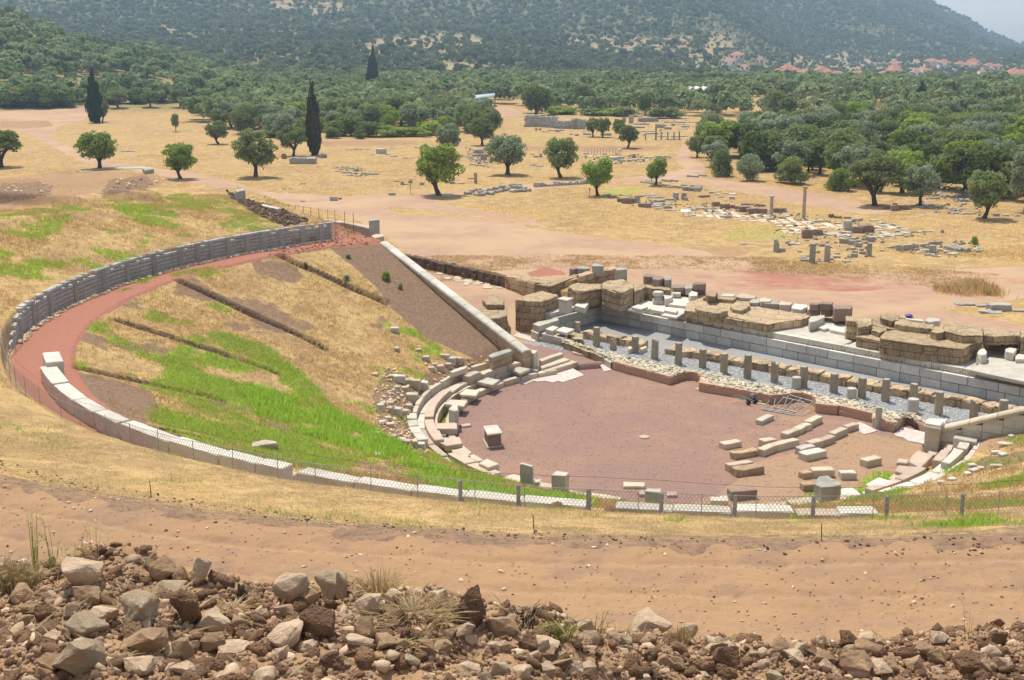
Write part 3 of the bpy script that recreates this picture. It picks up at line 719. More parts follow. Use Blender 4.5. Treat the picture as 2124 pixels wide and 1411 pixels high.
def wlab(rn, X, Y, hgt, mt, sh, u):
    zone = {'grove': [(1400, 1560, 'at the left end of the olive grove'), (1560, 1700, 'in the left part of the olive grove'), (1700, 1850, 'in the middle of the olive grove'), (1850, 2000, 'in the right part of the olive grove'), (2000, 9999, 'at the right end of the olive grove')],
            'mid': [(-99, 500, 'left of the broad olive, at the hill foot'), (500, 640, 'behind the broad olive, at the hill foot'), (640, 800, 'right of the brown cypress, at the hill foot'), (800, 9999, 'left of the pink clearing, at the hill foot')],
            'hill': [(-99, 150, 'on the wooded slope, far left'), (150, 9999, 'on the wooded slope above the row of round olives')],
            'agora': [(-99, 1500, 'in the thicket behind the small columns'), (1500, 9999, 'in the thicket behind the big broad tree')]}[rn]
    z_ = [z[2] for z in zone if z[0] <= u < z[1]]
    row = ('front rows', 'second rows', 'middle rows', 'back rows')[int(np.clip((Y-135)/28, 0, 3))] if rn == 'grove' else ('front', 'middle', 'back')[int(np.clip((Y-215)/45, 0, 2))]
    return '%s %s %s %s, %s' % ('tall' if hgt > 5.9 else 'low' if hgt < 5.0 else 'mid-sized', {'olive': 'grey-green', 'silver': 'silvery', 'freshgreen': 'bright green', 'oak': 'dark green'}[mt], 'bushy olive' if sh == 'bush' else 'round-headed olive', z_[0] if z_ else 'among the grove', row)
rg4 = np.random.default_rng(11)
cand = []
for (rn, poly, sp) in REG:
    xs = np.array([unp(px_, py_, PL) for px_, py_ in poly])
    x0, y0 = xs.min(0); x1, y1 = xs.max(0); y1 = min(y1, 620)
    gx, gy = np.meshgrid(np.arange(x0-5, x1+5, sp), np.arange(y0-5, y1+5, sp))
    gx = gx.ravel()+rg4.uniform(-.42, .42, gx.size)*sp; gy = gy.ravel()+rg4.uniform(-.42, .42, gy.size)*sp
    zz_ = height(gx, gy); u, w = proj(gx, gy, zz_)
    ok = inpoly(u, w, poly) & (rg4.random(gx.size) < .86)
    for X, Y, Z, U in zip(gx[ok], gy[ok], zz_[ok], u[ok]):
        if all((X-t[0])**2+(Y-t[1])**2 > (t[2]+1.3)**2 for t in TAKEN): cand.append((Y, X, Z, rn))
cand.sort()
n_ind = 0; rest = []
IN = {k: 0 for k in LABELS}
for (Y, X, Z, rn) in cand:
    u, w = proj(X, Y, Z)
    U_ = u
    if n_ind < 255 and -60 < u < W0+60:
        hgt = rg4.uniform(3.8, 6.8); wid = hgt*rg4.uniform(.92, 1.22)
        mt = ['olive', 'silver', 'olive', 'freshgreen', 'silver', 'oak'][int(rg4.integers(0, 6))]
        if rn == 'hill': mt = ['olive', 'oak', 'oak', 'olive'][int(rg4.integers(0, 4))]; hgt *= .8
        sh = 'bush' if rg4.random() < .3 else 'olive'
        tree(X, Y, hgt, wid, sh, mt, int(rg4.integers(0, 3)), 'olive_tree', wlab(rn, X, Y, hgt, mt, sh, U_), 'tree', 'trees of the '+{'grove': 'olive grove on the right', 'mid': 'grove at the hill foot', 'hill': 'lower wooded slope', 'agora': 'thicket behind the market ruins'}[rn], sh != 'bush', 2600, .032)
        n_ind += 1
    else: rest.append((X, Y, Z, rg4.uniform(4, 6.3)))
print("individual random trees", n_ind, "rest", len(rest))

def woods(name, X, Y, Z, Hh, nq, leaf, mat, label, seed):
    """thousands of far trees as one mass: every one a ball of leaf clumps"""
    rg = np.random.default_rng(seed); K = 10
    base = []
    for k in range(K):
        nl = 7; th = rg.uniform(0, 6.28, nl); rr = rg.uniform(.05, .33, nl)
        L = np.stack([rr*np.cos(th), rr*np.sin(th), rg.uniform(.38, .75, nl), rg.uniform(.17, .27, nl)], 1)
        kk = rg.integers(0, nl, nq); d = rg.normal(size=(nq, 3)); d /= np.linalg.norm(d, axis=1, keepdims=True); d[:, 2] = np.where(d[:, 2] < -.4, -d[:, 2], d[:, 2])
        C = L[kk, :3]+d*L[kk, 3:4]*rg.uniform(.8, 1.05, (nq, 1))
        V, F = quads(C, d+rg.normal(size=(nq, 3))*.4, leaf*rg.uniform(.7, 1.3, nq), .85, rg)
        base.append(V)
    n = len(X); Vs = np.empty((n, nq*4, 3), np.float32); k = rg.integers(0, K, n); th = rg.uniform(0, 6.28, n); w = Hh*rg.uniform(.95, 1.3, n)
    B = np.stack(base)[k]; c, s = np.cos(th)[:, None], np.sin(th)[:, None]
    Vs[:, :, 0] = (B[:, :, 0]*c-B[:, :, 1]*s)*w[:, None]+X[:, None]; Vs[:, :, 1] = (B[:, :, 0]*s+B[:, :, 1]*c)*w[:, None]+Y[:, None]; Vs[:, :, 2] = B[:, :, 2]*Hh[:, None]*1.05+Z[:, None]-.2
    tint = np.repeat(np.clip(rg.normal(.5, .28, n), 0, 1), nq)*.7+.3*rg.random(n*nq)
    F = np.arange(n*nq*4).reshape(-1, 4)
    o = mesh_np(name, Vs.reshape(-1, 3), F, mat, None, False, {"tint": ('FACE', 'FLOAT', tint)})
    tag(o, label, 'trees', None, 'stuff')
    return o

def low(X, Y, hh):
    u = W0/2+FPX*X/(cP*Y+4.4); return hh*np.where((u > 1470) & (Y > 560) & (Y < 1230), .62, 1)
def scatter(y0, y1, sp, dens, seed, xw=.50):
    rg = np.random.default_rng(seed)
    gx, gy = np.meshgrid(np.arange(-xw*y1, xw*y1, sp), np.arange(y0, y1, sp))
    gx = gx.ravel()+rg.uniform(-.5, .5, gx.size)*sp; gy = gy.ravel()+rg.uniform(-.5, .5, gy.size)*sp
    k = np.abs(gx) < xw*gy
    gx, gy = gx[k], gy[k]
    z = height(gx, gy); u, w = proj(gx, gy, z)
    k = rg.random(len(gx)) < dens(gx, gy, u, w)
    for p in HP: k &= ~((np.abs(gx-p[0]) < 4+p[3]*p[1]/FPX*.6) & (gy > p[1]-48) & (gy < p[1]+9))
    return gx[k], gy[k], z[k], rg

def dens_plain(gx, gy, u, w):
    d = np.where(gy > 335, .93, 0.0)
    d = np.where((u < 560) & (w > 212), 0, d)
    d = np.where((u >= 560) & (u < 1000) & (w > 226), 0, d)
    d = np.where((u >= 1000) & (w > 226+np.clip((u-1000)*.02, 0, 16)), 0, d)
    n = fbm(gx, gy, 38, 3); d = d*np.where(n > .17, .15, 1)
    for p_ in CLEAR: d = np.where(inpoly(u, w, p_), 0.03, d)
    for p_, k_ in TERR: d = np.where(inpoly(u, w, p_), k_, d)
    return d
def dens_mtn(gx, gy, u, w):
    n = fbm(gx+90, gy, 75, 4); n2_ = fbm(gx, gy*2.2, 22, 2)
    d = np.where(n > .22, .5, .94)*np.where(n2_ > .40, .6, 1)
    for p_, k_ in TERR: d = np.where(inpoly(u, w, p_), k_, d)
    return d
X, Y, Z, rg = scatter(335, 560, 5.3, dens_plain, 21)
rx = np.array(rest) if rest else np.zeros((0, 4))
hh_ = (2.8+4.4*rg.random(len(X))**1.1)*(1+.2*(Z > 8))
if len(rx): X = np.r_[X, rx[:, 0]]; Y = np.r_[Y, rx[:, 1]]; Z = np.r_[Z, rx[:, 2]]; hh_ = np.r_[hh_, rx[:, 3]]
print("woods near", len(X)); woods('woods', X, Y, Z, hh_, 170, .085, M['farwood'], 'wood of olive and scrub trees covering the hill and plain behind the meadow', 5)
X, Y, Z, rg = scatter(560, 1000, 6.0, dens_mtn, 22); hh_ = low(X, Y, 2.4+5.2*rg.random(len(X))**1.4)
print("woods mid", len(X)); woods('woods', X, Y, Z, hh_, 64, .13, M['farwood2'], 'distant olive terraces and trees below the mountain', 6)
X, Y, Z, rg = scatter(1000, 1750, 7.0, dens_mtn, 23); hh_ = low(X, Y, 2.6+4.8*rg.random(len(X))**1.4)
print("woods far", len(X)); woods('woods', X, Y, Z, hh_, 30, .19, M['farwood2'], 'scrub forest covering the slope of the mountain', 7)
X, Y, Z, rg = scatter(1750, 2750, 12.5, dens_mtn, 24, .46); hh_ = rg.uniform(6, 10, len(X))
print("woods ridge", len(X)); woods('woods', X, Y, Z, hh_, 16, .27, M['farwood2'], 'far scrub on the blue mountain ridge', 8)
# ------------------------------------------------------------------ haze
bm = bmesh.new(); bmesh.ops.create_cube(bm, size=1.0)
me = bpy.data.meshes.new('haze'); bm.to_mesh(me); bm.free()
hz = bpy.data.objects.new('haze', me); link(hz); hz.scale = (9400, 3700, 640); hz.location = (0, 1700, 320-22)
hm = bpy.data.materials.new('haze'); hm.use_nodes = True; t_ = hm.node_tree
for n_ in list(t_.nodes): t_.nodes.remove(n_)
pv = t_.nodes.new('ShaderNodeVolumePrincipled'); ou = t_.nodes.new('ShaderNodeOutputMaterial'); t_.links.new(pv.outputs[0], ou.inputs['Volume'])
pv.inputs['Color'].default_value = (.52, .74, 1.0, 1); pv.inputs['Density'].default_value = 0.00031; pv.inputs['Anisotropy'].default_value = 0.2
me.materials.append(hm); tag(hz, 'thin blue summer haze over the whole valley', 'haze', None, 'stuff')
# ------------------------------------------------------------------ stone builders
ORD = ['first', 'second', 'third', 'fourth', 'fifth', 'sixth', 'seventh', 'eighth', 'ninth', 'tenth', 'eleventh', 'twelfth', 'thirteenth', 'fourteenth', 'fifteenth', 'sixteenth', 'seventeenth', 'eighteenth', 'nineteenth', 'twentieth', 'twenty-first', 'twenty-second', 'twenty-third', 'twenty-fourth']
CROP = dict(A=(760, 680, 4.408), B=(840, 860, 4.408), C=(1240, 860, 4.408), D=(1644, 820, 4.408), E=(1040, 530, 4.408), F=(1360, 560, 4.408), G=(1644, 600, 4.408), H=(440, 340, 4.408), I=(0, 300, 4.408), J=(940, 220, 4.408), K=(1260, 360, 5.31), L=(1600, 360, 4.053), N=(560, 260, 3.933), P=(0, 0, 1.0))
def cp(c, x, y):
    o = CROP[c]; return (o[0]+x/o[2], o[1]+y/o[2])

def prism_bm(top, ztop, h, bev=.03, taper=0.0):
    bm = bmesh.new()
    cx = sum(p[0] for p in top)/len(top); cy = sum(p[1] for p in top)/len(top)
    if sum(top[i][0]*top[(i+1) % len(top)][1]-top[(i+1) % len(top)][0]*top[i][1] for i in range(len(top))) < 0: top = top[::-1]
    zt = ztop if isinstance(ztop, (list, tuple)) else [ztop]*len(top)
    up = [bm.verts.new((p[0], p[1], zt[i])) for i, p in enumerate(top)]
    dn = [bm.verts.new((p[0]+(p[0]-cx)*taper, p[1]+(p[1]-cy)*taper, (min(zt)-h))) for i, p in enumerate(top)]
    bm.faces.new(up); bm.faces.new(dn[::-1])
    n = len(top)
    for i in range(n):
        j = (i+1) % n; bm.faces.new((up[j], up[i], dn[i], dn[j]))
    if bev > 0:
        try: bmesh.ops.bevel(bm, geom=bm.edges[:], offset=bev, offset_type='OFFSET', segments=1, affect='EDGES', clamp_overlap=True)
        except Exception: pass
    return bm

def roughen(bm, amt, cell=.35, freq=1.6, seed=0.0):
    bmesh.ops.triangulate(bm, faces=[f for f in bm.faces if len(f.verts) > 4])
    for it in range(3):
        es = [e for e in bm.edges if e.calc_length() > cell*1.6]
        if not es or len(bm.verts) > 9000: break
        bmesh.ops.subdivide_edges(bm, edges=es, cuts=1, use_grid_fill=True)
    for v in bm.verts:
        p = v.co*freq+Vector((seed, seed*.7, 0))
        d = mnoise.noise_vector(p)*amt*.7+mnoise.noise_vector(p*2.7)*amt*.75
        v.co += d
    bmesh.ops.recalc_face_normals(bm, faces=bm.faces[:])

def finish(name, bm, mat, parent=None, tint=None, smooth=False):
    me = bpy.data.meshes.new(name); bm.to_mesh(me); bm.free()
    if tint is not None:
        at = me.attributes.new("tint", 'FLOAT', 'FACE'); at.data.foreach_set("value", np.full(len(me.polygons), tint, np.float32))
    if smooth: me.polygons.foreach_set("use_smooth", np.ones(len(me.polygons), bool))
    me.materials.append(M[mat] if isinstance(mat, str) else mat)
    o = bpy.data.objects.new(name, me); return link(o, parent)

_sd = [0.0]
def block(top, ztop, h, name, label, cat, mat='beige', rough=.02, group=None, parent=None, cell=.3, bev=.03, taper=0.0):
    _sd[0] += 3.7
    bm = prism_bm(top, ztop, h, bev, taper); roughen(bm, rough, cell, 1.7, _sd[0])
    o = finish(name, bm, mat, parent)
    if parent is None: tag(o, label, cat, group)
    return o

def T(c, pts, ztop, h, name, label, cat='stone block', mat='beige', rough=.02, group=None, **k):
    zt = ztop if not isinstance(ztop, (list, tuple)) else sum(ztop)/len(ztop)
    w = [unp(*cp(c, *p), z=(ztop[i] if isinstance(ztop, (list, tuple)) else ztop)) for i, p in enumerate(pts)]
    return block(w, ztop, h, name, label, cat, mat, rough, group, **k)

def bar(c, x1, y1, x2, y2, w, h, name, label, cat='stone block', mat='beige', rough=.03, group=None, z0=0.0, **k):
    p = Vector(unp(*cp(c, x1, y1), z=z0+h)).to_2d(); q = Vector(unp(*cp(c, x2, y2), z=z0+h)).to_2d()
    d = (q-p).normalized(); s = Vector((-d.y, d.x))*w/2
    return block([tuple(p+s), tuple(q+s*random.uniform(.8, 1.05)), tuple(q-s), tuple(p-s*random.uniform(.85, 1.1))], z0+h, h+.03, name, label, cat, mat, rough, group, **k)

def arc(r0, r1, t0, t1, z0, z1, name, label, cat='stone block', mat='beige', rough=.015, group=None, n=None, **k):
    n = n or max(2, int(abs(t1-t0)/2.2)+1)
    T0 = [math.radians(t0+(t1-t0)*i/n) for i in range(n+1)]
    pts = [fromab(r1*math.cos(t), r1*math.sin(t)) for t in T0]+[fromab(r0*math.cos(t), r0*math.sin(t)) for t in T0[::-1]]
    return block(pts, z1, z1-z0, name, label, cat, mat, rough, group, **k)

def boxes_mesh(name, L, mat, parent=None, rough=0.0, bev=.012):
    """many boxes of one wall in one mesh: each (centre, half sizes, direction angle, tint)"""
    V = []; F = []; tn = []
    for (c, hs, th, ti) in L:
        cs, sn = math.cos(th), math.sin(th); o = len(V)
        for dx, dy, dz in ((-1, -1, -1), (1, -1, -1), (1, 1, -1), (-1, 1, -1), (-1, -1, 1), (1, -1, 1), (1, 1, 1), (-1, 1, 1)):
            x_, y_ = dx*hs[0], dy*hs[1]
            V.append((c[0]+x_*cs-y_*sn, c[1]+x_*sn+y_*cs, c[2]+dz*hs[2]))
        for f in ((0, 3, 2, 1), (4, 5, 6, 7), (0, 1, 5, 4), (1, 2, 6, 5), (2, 3, 7, 6), (3, 0, 4, 7)): F.append(tuple(i+o for i in f)); tn.append(ti)
    if rough <= 0:
        return mesh_np(name, V, F, M[mat], parent, False, {"tint": ('FACE', 'FLOAT', tn)})
    bm = bmesh.new(); vs = [bm.verts.new(v) for v in V]; ly = bm.faces.layers.float.new('tint')
    for f, t in zip(F, tn):
        fc = bm.faces.new([vs[i] for i in f]); fc[ly] = t
    bmesh.ops.bevel(bm, geom=bm.edges[:], offset=bev, segments=1, affect='EDGES', clamp_overlap=True)
    roughen(bm, rough, .3, 2.1, random.uniform(0, 50))
    me = bpy.data.meshes.new(name); bm.to_mesh(me); bm.free(); me.materials.append(M[mat])
    o = bpy.data.objects.new(name, me); return link(o, parent)

def ashlar(name, label, p, q, z0, z1, thick, rows, bl_, mat, rough=0.012, cat='stone wall', parent=None, ragged=0.0, side=1, gap=.012, jit=.012, group=None, zq=None):
    """a wall of separate courses of blocks between plan points p and q, its outer face on the line p-q"""
    p = Vector(p); q = Vector(q); d = (q-p); Ln = d.length; d.normalize(); s = Vector((-d.y, d.x))*side; th = math.atan2(d.y, d.x)
    L = []; rh = (z1-z0)/rows
    for r in range(rows):
        t = -random.uniform(0, bl_*.5) if r % 2 else 0.0
        while t < Ln-.05:
            w = bl_*random.uniform(.75, 1.25); a = max(t, 0); b_ = min(t+w, Ln)
            if Ln-b_ < .25: b_ = Ln
            if b_-a > .08 and not (ragged and r == rows-1 and random.random() < ragged):
                m = p+d*((a+b_)/2)+s*(thick/2+random.uniform(-jit, jit))
                zz0 = z0+r*rh; hz_ = rh
                if zq is not None: pass
                L.append(((m.x, m.y, zz0+hz_/2), ((b_-a)/2-gap/2, thick/2, hz_/2-gap/2), th, random.random()))
            t = b_ if b_ == Ln else t+w
            if b_ >= Ln: break
    o = boxes_mesh(name, L, mat, parent, rough)
    if parent is None: tag(o, label, cat, group)
    return o

# ------------------------------------------------------------------ ring of kerb, channel and front seats (left)
G1 = 'kerb stones round the orchestra'
for i, (a0, a1) in enumerate([(161, 167.5), (167.8, 174.2), (174.5, 181), (181.3, 187.6), (188, 194.5), (194.8, 202), (202.4, 210), (210.3, 217.5), (217.8, 225), (225.4, 231)]):
    arc(11.62, 12.0, a0, a1, -.05, .27+.02*(i % 3), 'kerb_stone', '%s pale kerb stone of the orchestra edge, counted from the tall left pillar' % ORD[i], 'kerb stone', 'beige', .02, G1)
for i, (a0, a1) in enumerate([(232, 238), (239, 246), (247, 252)]):
    arc(11.66, 12.0, a0, a1, -.05, .2, 'kerb_stone', '%s low kerb stone beside the cubic altar block, from the water channel down' % ORD[i], 'kerb stone', 'beige', .02, G1)
for i, (a0, a1) in enumerate([(168.5, 174), (174.3, 180.5), (180.8, 189), (189.3, 198), (198.3, 207), (207.4, 216), (216.3, 226), (226.3, 236)]):
    arc(12.42, 12.56, a0, a1, -.35, .42, 'channel_slab', '%s upright slab lining the water channel, counted from the tall left pillar' % ORD[i], 'stone slab', 'beige', .012, 'upright slabs of the water channel')
w = arc(11.98, 12.42, 206, 243, -.30, -.12, 'water', None, mat='marble', rough=0)
mw, g_, p_ = newmat('green_yellow_channel_water', .15, .5); g_.put(p_.inputs['Base Color'], (.20, .19, .02)); w.data.materials[0] = mw; tag(w, kind='structure')
for k_ in ('label', 'category', 'group'):
    if k_ in w.keys(): del w[k_]
seats = [(169, 174.6, .82, 'pinkish', 'long squared seat block beside the foot of the sloping side wall', .015), (175, 179.3, .80, 'beige', 'chipped seat block second from the foot of the sloping side wall', .04), (179.6, 184.5, .74, 'beige', 'broken-cornered seat block third from the sloping side wall', .06),
 (185.6, 191, .92, 'pinkish', 'tall orange-beige seat block standing above its neighbours', .015), (191.8, 200.5, .60, 'beige', 'weathered crumbling seat block with ragged front', .08), (201.5, 224.2, .72, 'pinkish', 'longest curved seat block, smooth and pinkish, above the green water', .01), (224.9, 240, .62, 'pinkish', 'smooth curved seat block below the longest one', .01),
 (247.5, 255, .48, 'pinkish', 'long low pinkish seat block beside the tall green grass', .02), (255.4, 263.5, .46, 'pinkish', 'low pinkish seat block left of the cubic stone on its plinth', .03)]
for (a0, a1, zt, mt, lb_, rg_) in seats:
    arc(12.60 if a0 < 240 else 12.45, 13.06, a0, a1, .05, zt, 'seat_block', lb_, 'seat block', mt, rg_, 'front seat blocks of the theatre')
for i, (a0, a1) in enumerate([(168, 180), (180.3, 192), (192.4, 205), (205.4, 218), (218.4, 229), (229.4, 240), (240.4, 248)]):
    arc(13.08, 13.43, a0, a1, .1, .50-.01*i, 'walkway_slab', '%s white walkway slab behind the front seats, counted from the sloping wall' % ORD[i], 'stone slab', 'white' if i in (2, 3, 4) else 'pinkish', .012, 'walkway slabs behind the front seats')
for i, (a0, a1, zt) in enumerate([(168, 173, 1.2), (173.3, 178.4, 1.1), (178.7, 184, .98), (187, 192, .95), (192.3, 198, .92), (198.3, 204.5, .88), (204.8, 210.5, .86), (210.8, 216.5, .84), (216.8, 222, .82)]):
    arc(13.45, 13.68, a0, a1, .1, zt, 'back_slab', '%s upright slab behind the walkway, counted from the sloping wall' % ORD[i], 'stone slab', 'beige', .02, 'upright slabs behind the walkway')
for i, (a0, a1, zt) in enumerate([(223, 227, .85), (227.3, 231.5, .8), (231.8, 236, .78), (236.4, 241, .8)]):
    arc(13.46, 13.95, a0, a1, .1, zt, 'back_block', '%s squared white-grey block at the back of the seats, above the broken slab' % ORD[i], 'stone block', 'marble', .03, 'squared blocks behind the walkway')
T('A', [(1112, 255), (1150, 232), (1300, 190), (1330, 200), (1325, 215), (1150, 272)], 1.65, .28, 'seat_slab', 'grey topmost seat slab against the sloping side wall', 'stone slab', 'grey', .02)
T('A', [(1128, 285), (1180, 262), (1330, 222), (1335, 230), (1160, 290)], 1.36, .8, 'seat_wall', 'orange-beige masonry carrying the topmost seat slab', 'stone wall', 'poroslight', .03)
T('A', [(760, 400), (800, 378), (915, 345), (925, 352), (900, 375), (790, 408)], 1.25, .3, 'seat_slab', 'grey slab tilted on the upper edge of the ring, left of the stone stairs', 'stone slab', 'marble', .02)
# slabs bridging the channel
CV = [([(1328, 385), (1378, 352), (1500, 374), (1408, 418)], .62, .18, 'marble', 'square cover slab beside the foot of the tall pillar'),
 ([(1012, 490), (1108, 453), (1225, 476), (1152, 522)], .60, .20, 'marble', 'thick square cover slab, second from the tall pillar, bridging the channel'),
 ([(845, 602), (905, 560), (1042, 570), (1000, 622), (870, 612)], .52, .16, 'beige', 'broken-cornered cover slab, third from the tall pillar, bridging the channel'),
 ([(708, 695), (762, 655), (928, 664), (890, 716)], .56, .20, 'beige', 'long cover slab just behind the upright stone in the channel'),
 ([(635, 922), (637, 872), (828, 865), (832, 925)], .50, .30, 'pinkish', 'pinkish cover slab below the upright stone, over the green water'),
 ([(660, 1045), (700, 1005), (850, 995), (882, 1056), (735, 1078)], .48, .22, 'pinkish', 'wide cover slab with a broken left corner, below the bright water'),
 ([(778, 1118), (895, 1090), (952, 1165), (852, 1190)], .48, .30, 'beige', 'cover slab with a pointed corner towards the orchestra'),
 ([(655, 1200), (745, 1180), (792, 1235), (720, 1258)], .62, .25, 'marble', 'rough white stone lying against the lower seat blocks by the grass'),
 ([(940, 1245), (985, 1215), (1060, 1285), (1010, 1300)], .30, .2, 'pinkish', 'small pink slab left of the cubic stone')]
for (pt, zt, hh_, mt, lb_) in CV: T('A', pt, zt, hh_, 'cover_slab', lb_, 'stone slab', mt, .02)
T('A', [(752, 742), (785, 702), (832, 700), (842, 752), (800, 765)], 1.05, 1.25, 'upright_stone', 'rough grey upright stone standing in the water channel', 'standing stone', 'marble', .04)
# the tall pillar and its steps
e_ = empty('pillar', (*unp(*cp('A', 1500, 215), z=1.25), 0)); tag(e_, 'squared grey stone pillar at the foot of the sloping side wall', 'pillar')
def local(o, e):
    o.parent = e; o.matrix_parent_inverse = Matrix.Translation(-e.location)
local(T('A', [(1440, 218), (1476, 197), (1568, 207), (1538, 233)], 1.32, .95, 'shaft', None, mat='marble', rough=.01), e_)
local(T('A', [(1470, 378), (1500, 345), (1592, 350), (1560, 395)], .42, .4, 'plinth', None, mat='grey', rough=.02), e_)
for k_ in ('category',):
    for ch in e_.children:
        if k_ in ch.keys(): del ch[k_]
T('A', [(1576, 288), (1772, 222), (1803, 234), (1604, 305)], .62, .5, 'step', 'upper grey step right of the tall pillar', 'stone step', 'beige', .02)
T('A', [(1592, 352), (1800, 272), (1866, 288), (1606, 372)], .42, .35, 'step', 'middle pale step right of the tall pillar', 'stone step', 'beige', .015)
T('A', [(1596, 388), (1862, 296), (1940, 310), (1642, 402)], .30, .35, 'step', 'lowest long step right of the tall pillar, beside the checkered paving', 'stone step', 'beige', .015)
# bottom of the ring
for i, (a0, a1, zt, r0, r1) in enumerate([(263.8, 270, .22, 11.75, 13.0), (270.3, 276.5, .27, 11.8, 13.0), (277, 284, .24, 11.9, 12.95), (284.4, 291, .28, 11.85, 12.9), (291.4, 298, .24, 12.0, 12.9), (299, 305, .26, 12.05, 12.9), (305.4, 311, .22, 12.0, 12.8), (312, 318, .27, 12.1, 12.9), (318.4, 324.5, .24, 12.0, 12.9), (325, 331, .28, 11.9, 12.9), (331.5, 340, .25, 12.2, 13.1)]):
    arc(r0, r1, a0, a1, -.05, zt, 'paving_slab', '%s pinkish slab along the near edge of the orchestra, counted from the left' % ORD[i], 'stone slab', 'pinkish' if i % 3 else 'beige', .03, 'slabs along the near edge of the orchestra')
T('B', [(672, 440), (752, 402), (862, 450), (768, 485)], .62, .36, 'cubic_stone', 'brown squared stone resting on the near edge of the seat ring', 'stone block', 'beige', .02)
T('B', [(745, 560), (870, 515), (888, 540), (780, 590)], .28, .15, 'plinth_slab', 'pale slab sticking out under the brown squared stone', 'stone slab', 'marble', .01)
T('B', [(1338, 552), (1382, 512), (1502, 528), (1468, 562)], 1.08, .90, 'standing_stone', 'split squared stone standing right of the stone chair', 'standing stone', 'marble', .035)
T('C', [(430, 700), (455, 668), (582, 676), (575, 716)], .88, .72, 'standing_stone', 'white-topped stone with yellow weeds, standing at the bottom edge of the orchestra', 'standing stone', 'marble', .035)
T('D', [(200, 800), (235, 735), (330, 728), (362, 765), (445, 800), (440, 830), (270, 850)], .98, .85, 'broken_block', 'large dark grey broken block behind the wire fence', 'stone block', 'grey', .08)
T('C', [(1025, 745), (1100, 760), (1130, 735), (1195, 742), (1190, 790), (1040, 790)], .55, .4, 'broken_block', 'pale shell-shaped broken stone among the weeds behind the fence', 'stone block', 'marble', .06)
# stone chair: side with a tall back and a curved seat
e_ = empty('stone_chair', (*unp(*cp('B', 1120, 690), z=.25), .25)); tag(e_, 'marble seat of honour with tall back, seen from its side', 'stone chair')
c0 = Vector((e_.location.x, e_.location.y)); ux = Vector((.97, -.24)); uy = Vector((.24, .97))
def ext(name, prof, w, mat):
    bm = bmesh.new(); A1 = []; B1 = []
    for (u, zz) in prof:
        p = c0+ux*u; A1.append(bm.verts.new((*(p-uy*w/2), .25+zz))); B1.append(bm.verts.new((*(p+uy*w/2), .25+zz)))
    n = len(prof); bm.faces.new(A1[::-1]); bm.faces.new(B1)
    for i in range(n):
        j = (i+1) % n; bm.faces.new((A1[i], A1[j], B1[j], B1[i]))
    bmesh.ops.recalc_face_normals(bm, faces=bm.faces[:]); roughen(bm, .02, .2, 2.2, 4.0)
    o = finish(name, bm, mat); local(o, e_); return o
ext('backrest', [(-.26, 0), (-.30, .55), (-.32, 1.18), (-.22, 1.20), (.22, 1.10), (.24, .9), (.24, .5), (.2, 0)], .20, 'marble')
ext('seat', [(.21, 0), (.24, .48), (.36, .42), (.52, .50), (.60, .44), (.56, .30), (.46, .12), (.44, 0)], .44, 'marble')
for k_, v_ in dict().items(): pass
# ------------------------------------------------------------------ right wing of the ring
RW = [(343, 350, 14.0, 14.55, .45, .80), (350.3, 357.5, 14.05, 14.65, .5, .85), (357.8, 365, 14.15, 14.75, .5, .90), (365.3, 372, 14.2, 14.85, .5, .92), (372.3, 383, 14.25, 14.9, .5, .95)]
for i, (a0, a1, r0, r1, z0_, z1_) in enumerate(RW): arc(r0, r1, a0, a1, z0_-.4, z1_, 'seat_slab', '%s white slab of the outermost row on the right wing, from the bottom' % ORD[i], 'stone slab', 'white', .015, 'outer white slabs of the right wing')
for i, (a0, a1) in enumerate([(341.5, 350), (350.3, 358), (358.4, 366), (366.4, 376)]): arc(13.35, 13.97, a0, a1, .1, .66, 'seat_slab', '%s white slab of the middle row on the right wing, from the bottom' % ORD[i], 'stone slab', 'white', .015, 'middle white slabs of the right wing')
arc(13.55, 13.95, 361, 370.5, .66, .98, 'seat_block', 'lower raised seat block on the middle row of the right wing', 'seat block', 'marble', .03)
arc(13.6, 14.05, 371, 380.5, .66, 1.0, 'seat_block', 'upper raised seat block on the middle row of the right wing', 'seat block', 'marble', .03)
arc(12.9, 13.3, 364.5, 372, .1, .72, 'seat_block', 'pinkish seat block in front of the raised ones on the right wing', 'seat block', 'pinkish', .015)
arc(12.95, 13.3, 372.4, 379, .1, .66, 'seat_block', 'pinkish seat block touching the big square block near the right pillar', 'seat block', 'pinkish', .015)
arc(12.5, 12.95, 342, 351, .0, .52, 'seat_block', 'long pinkish seat block at the lower end of the right wing', 'seat block', 'pinkish', .015)
arc(12.5, 12.95, 351.3, 361, .0, .54, 'seat_block', 'long pinkish seat block in the middle of the right wing', 'seat block', 'pinkish', .015)
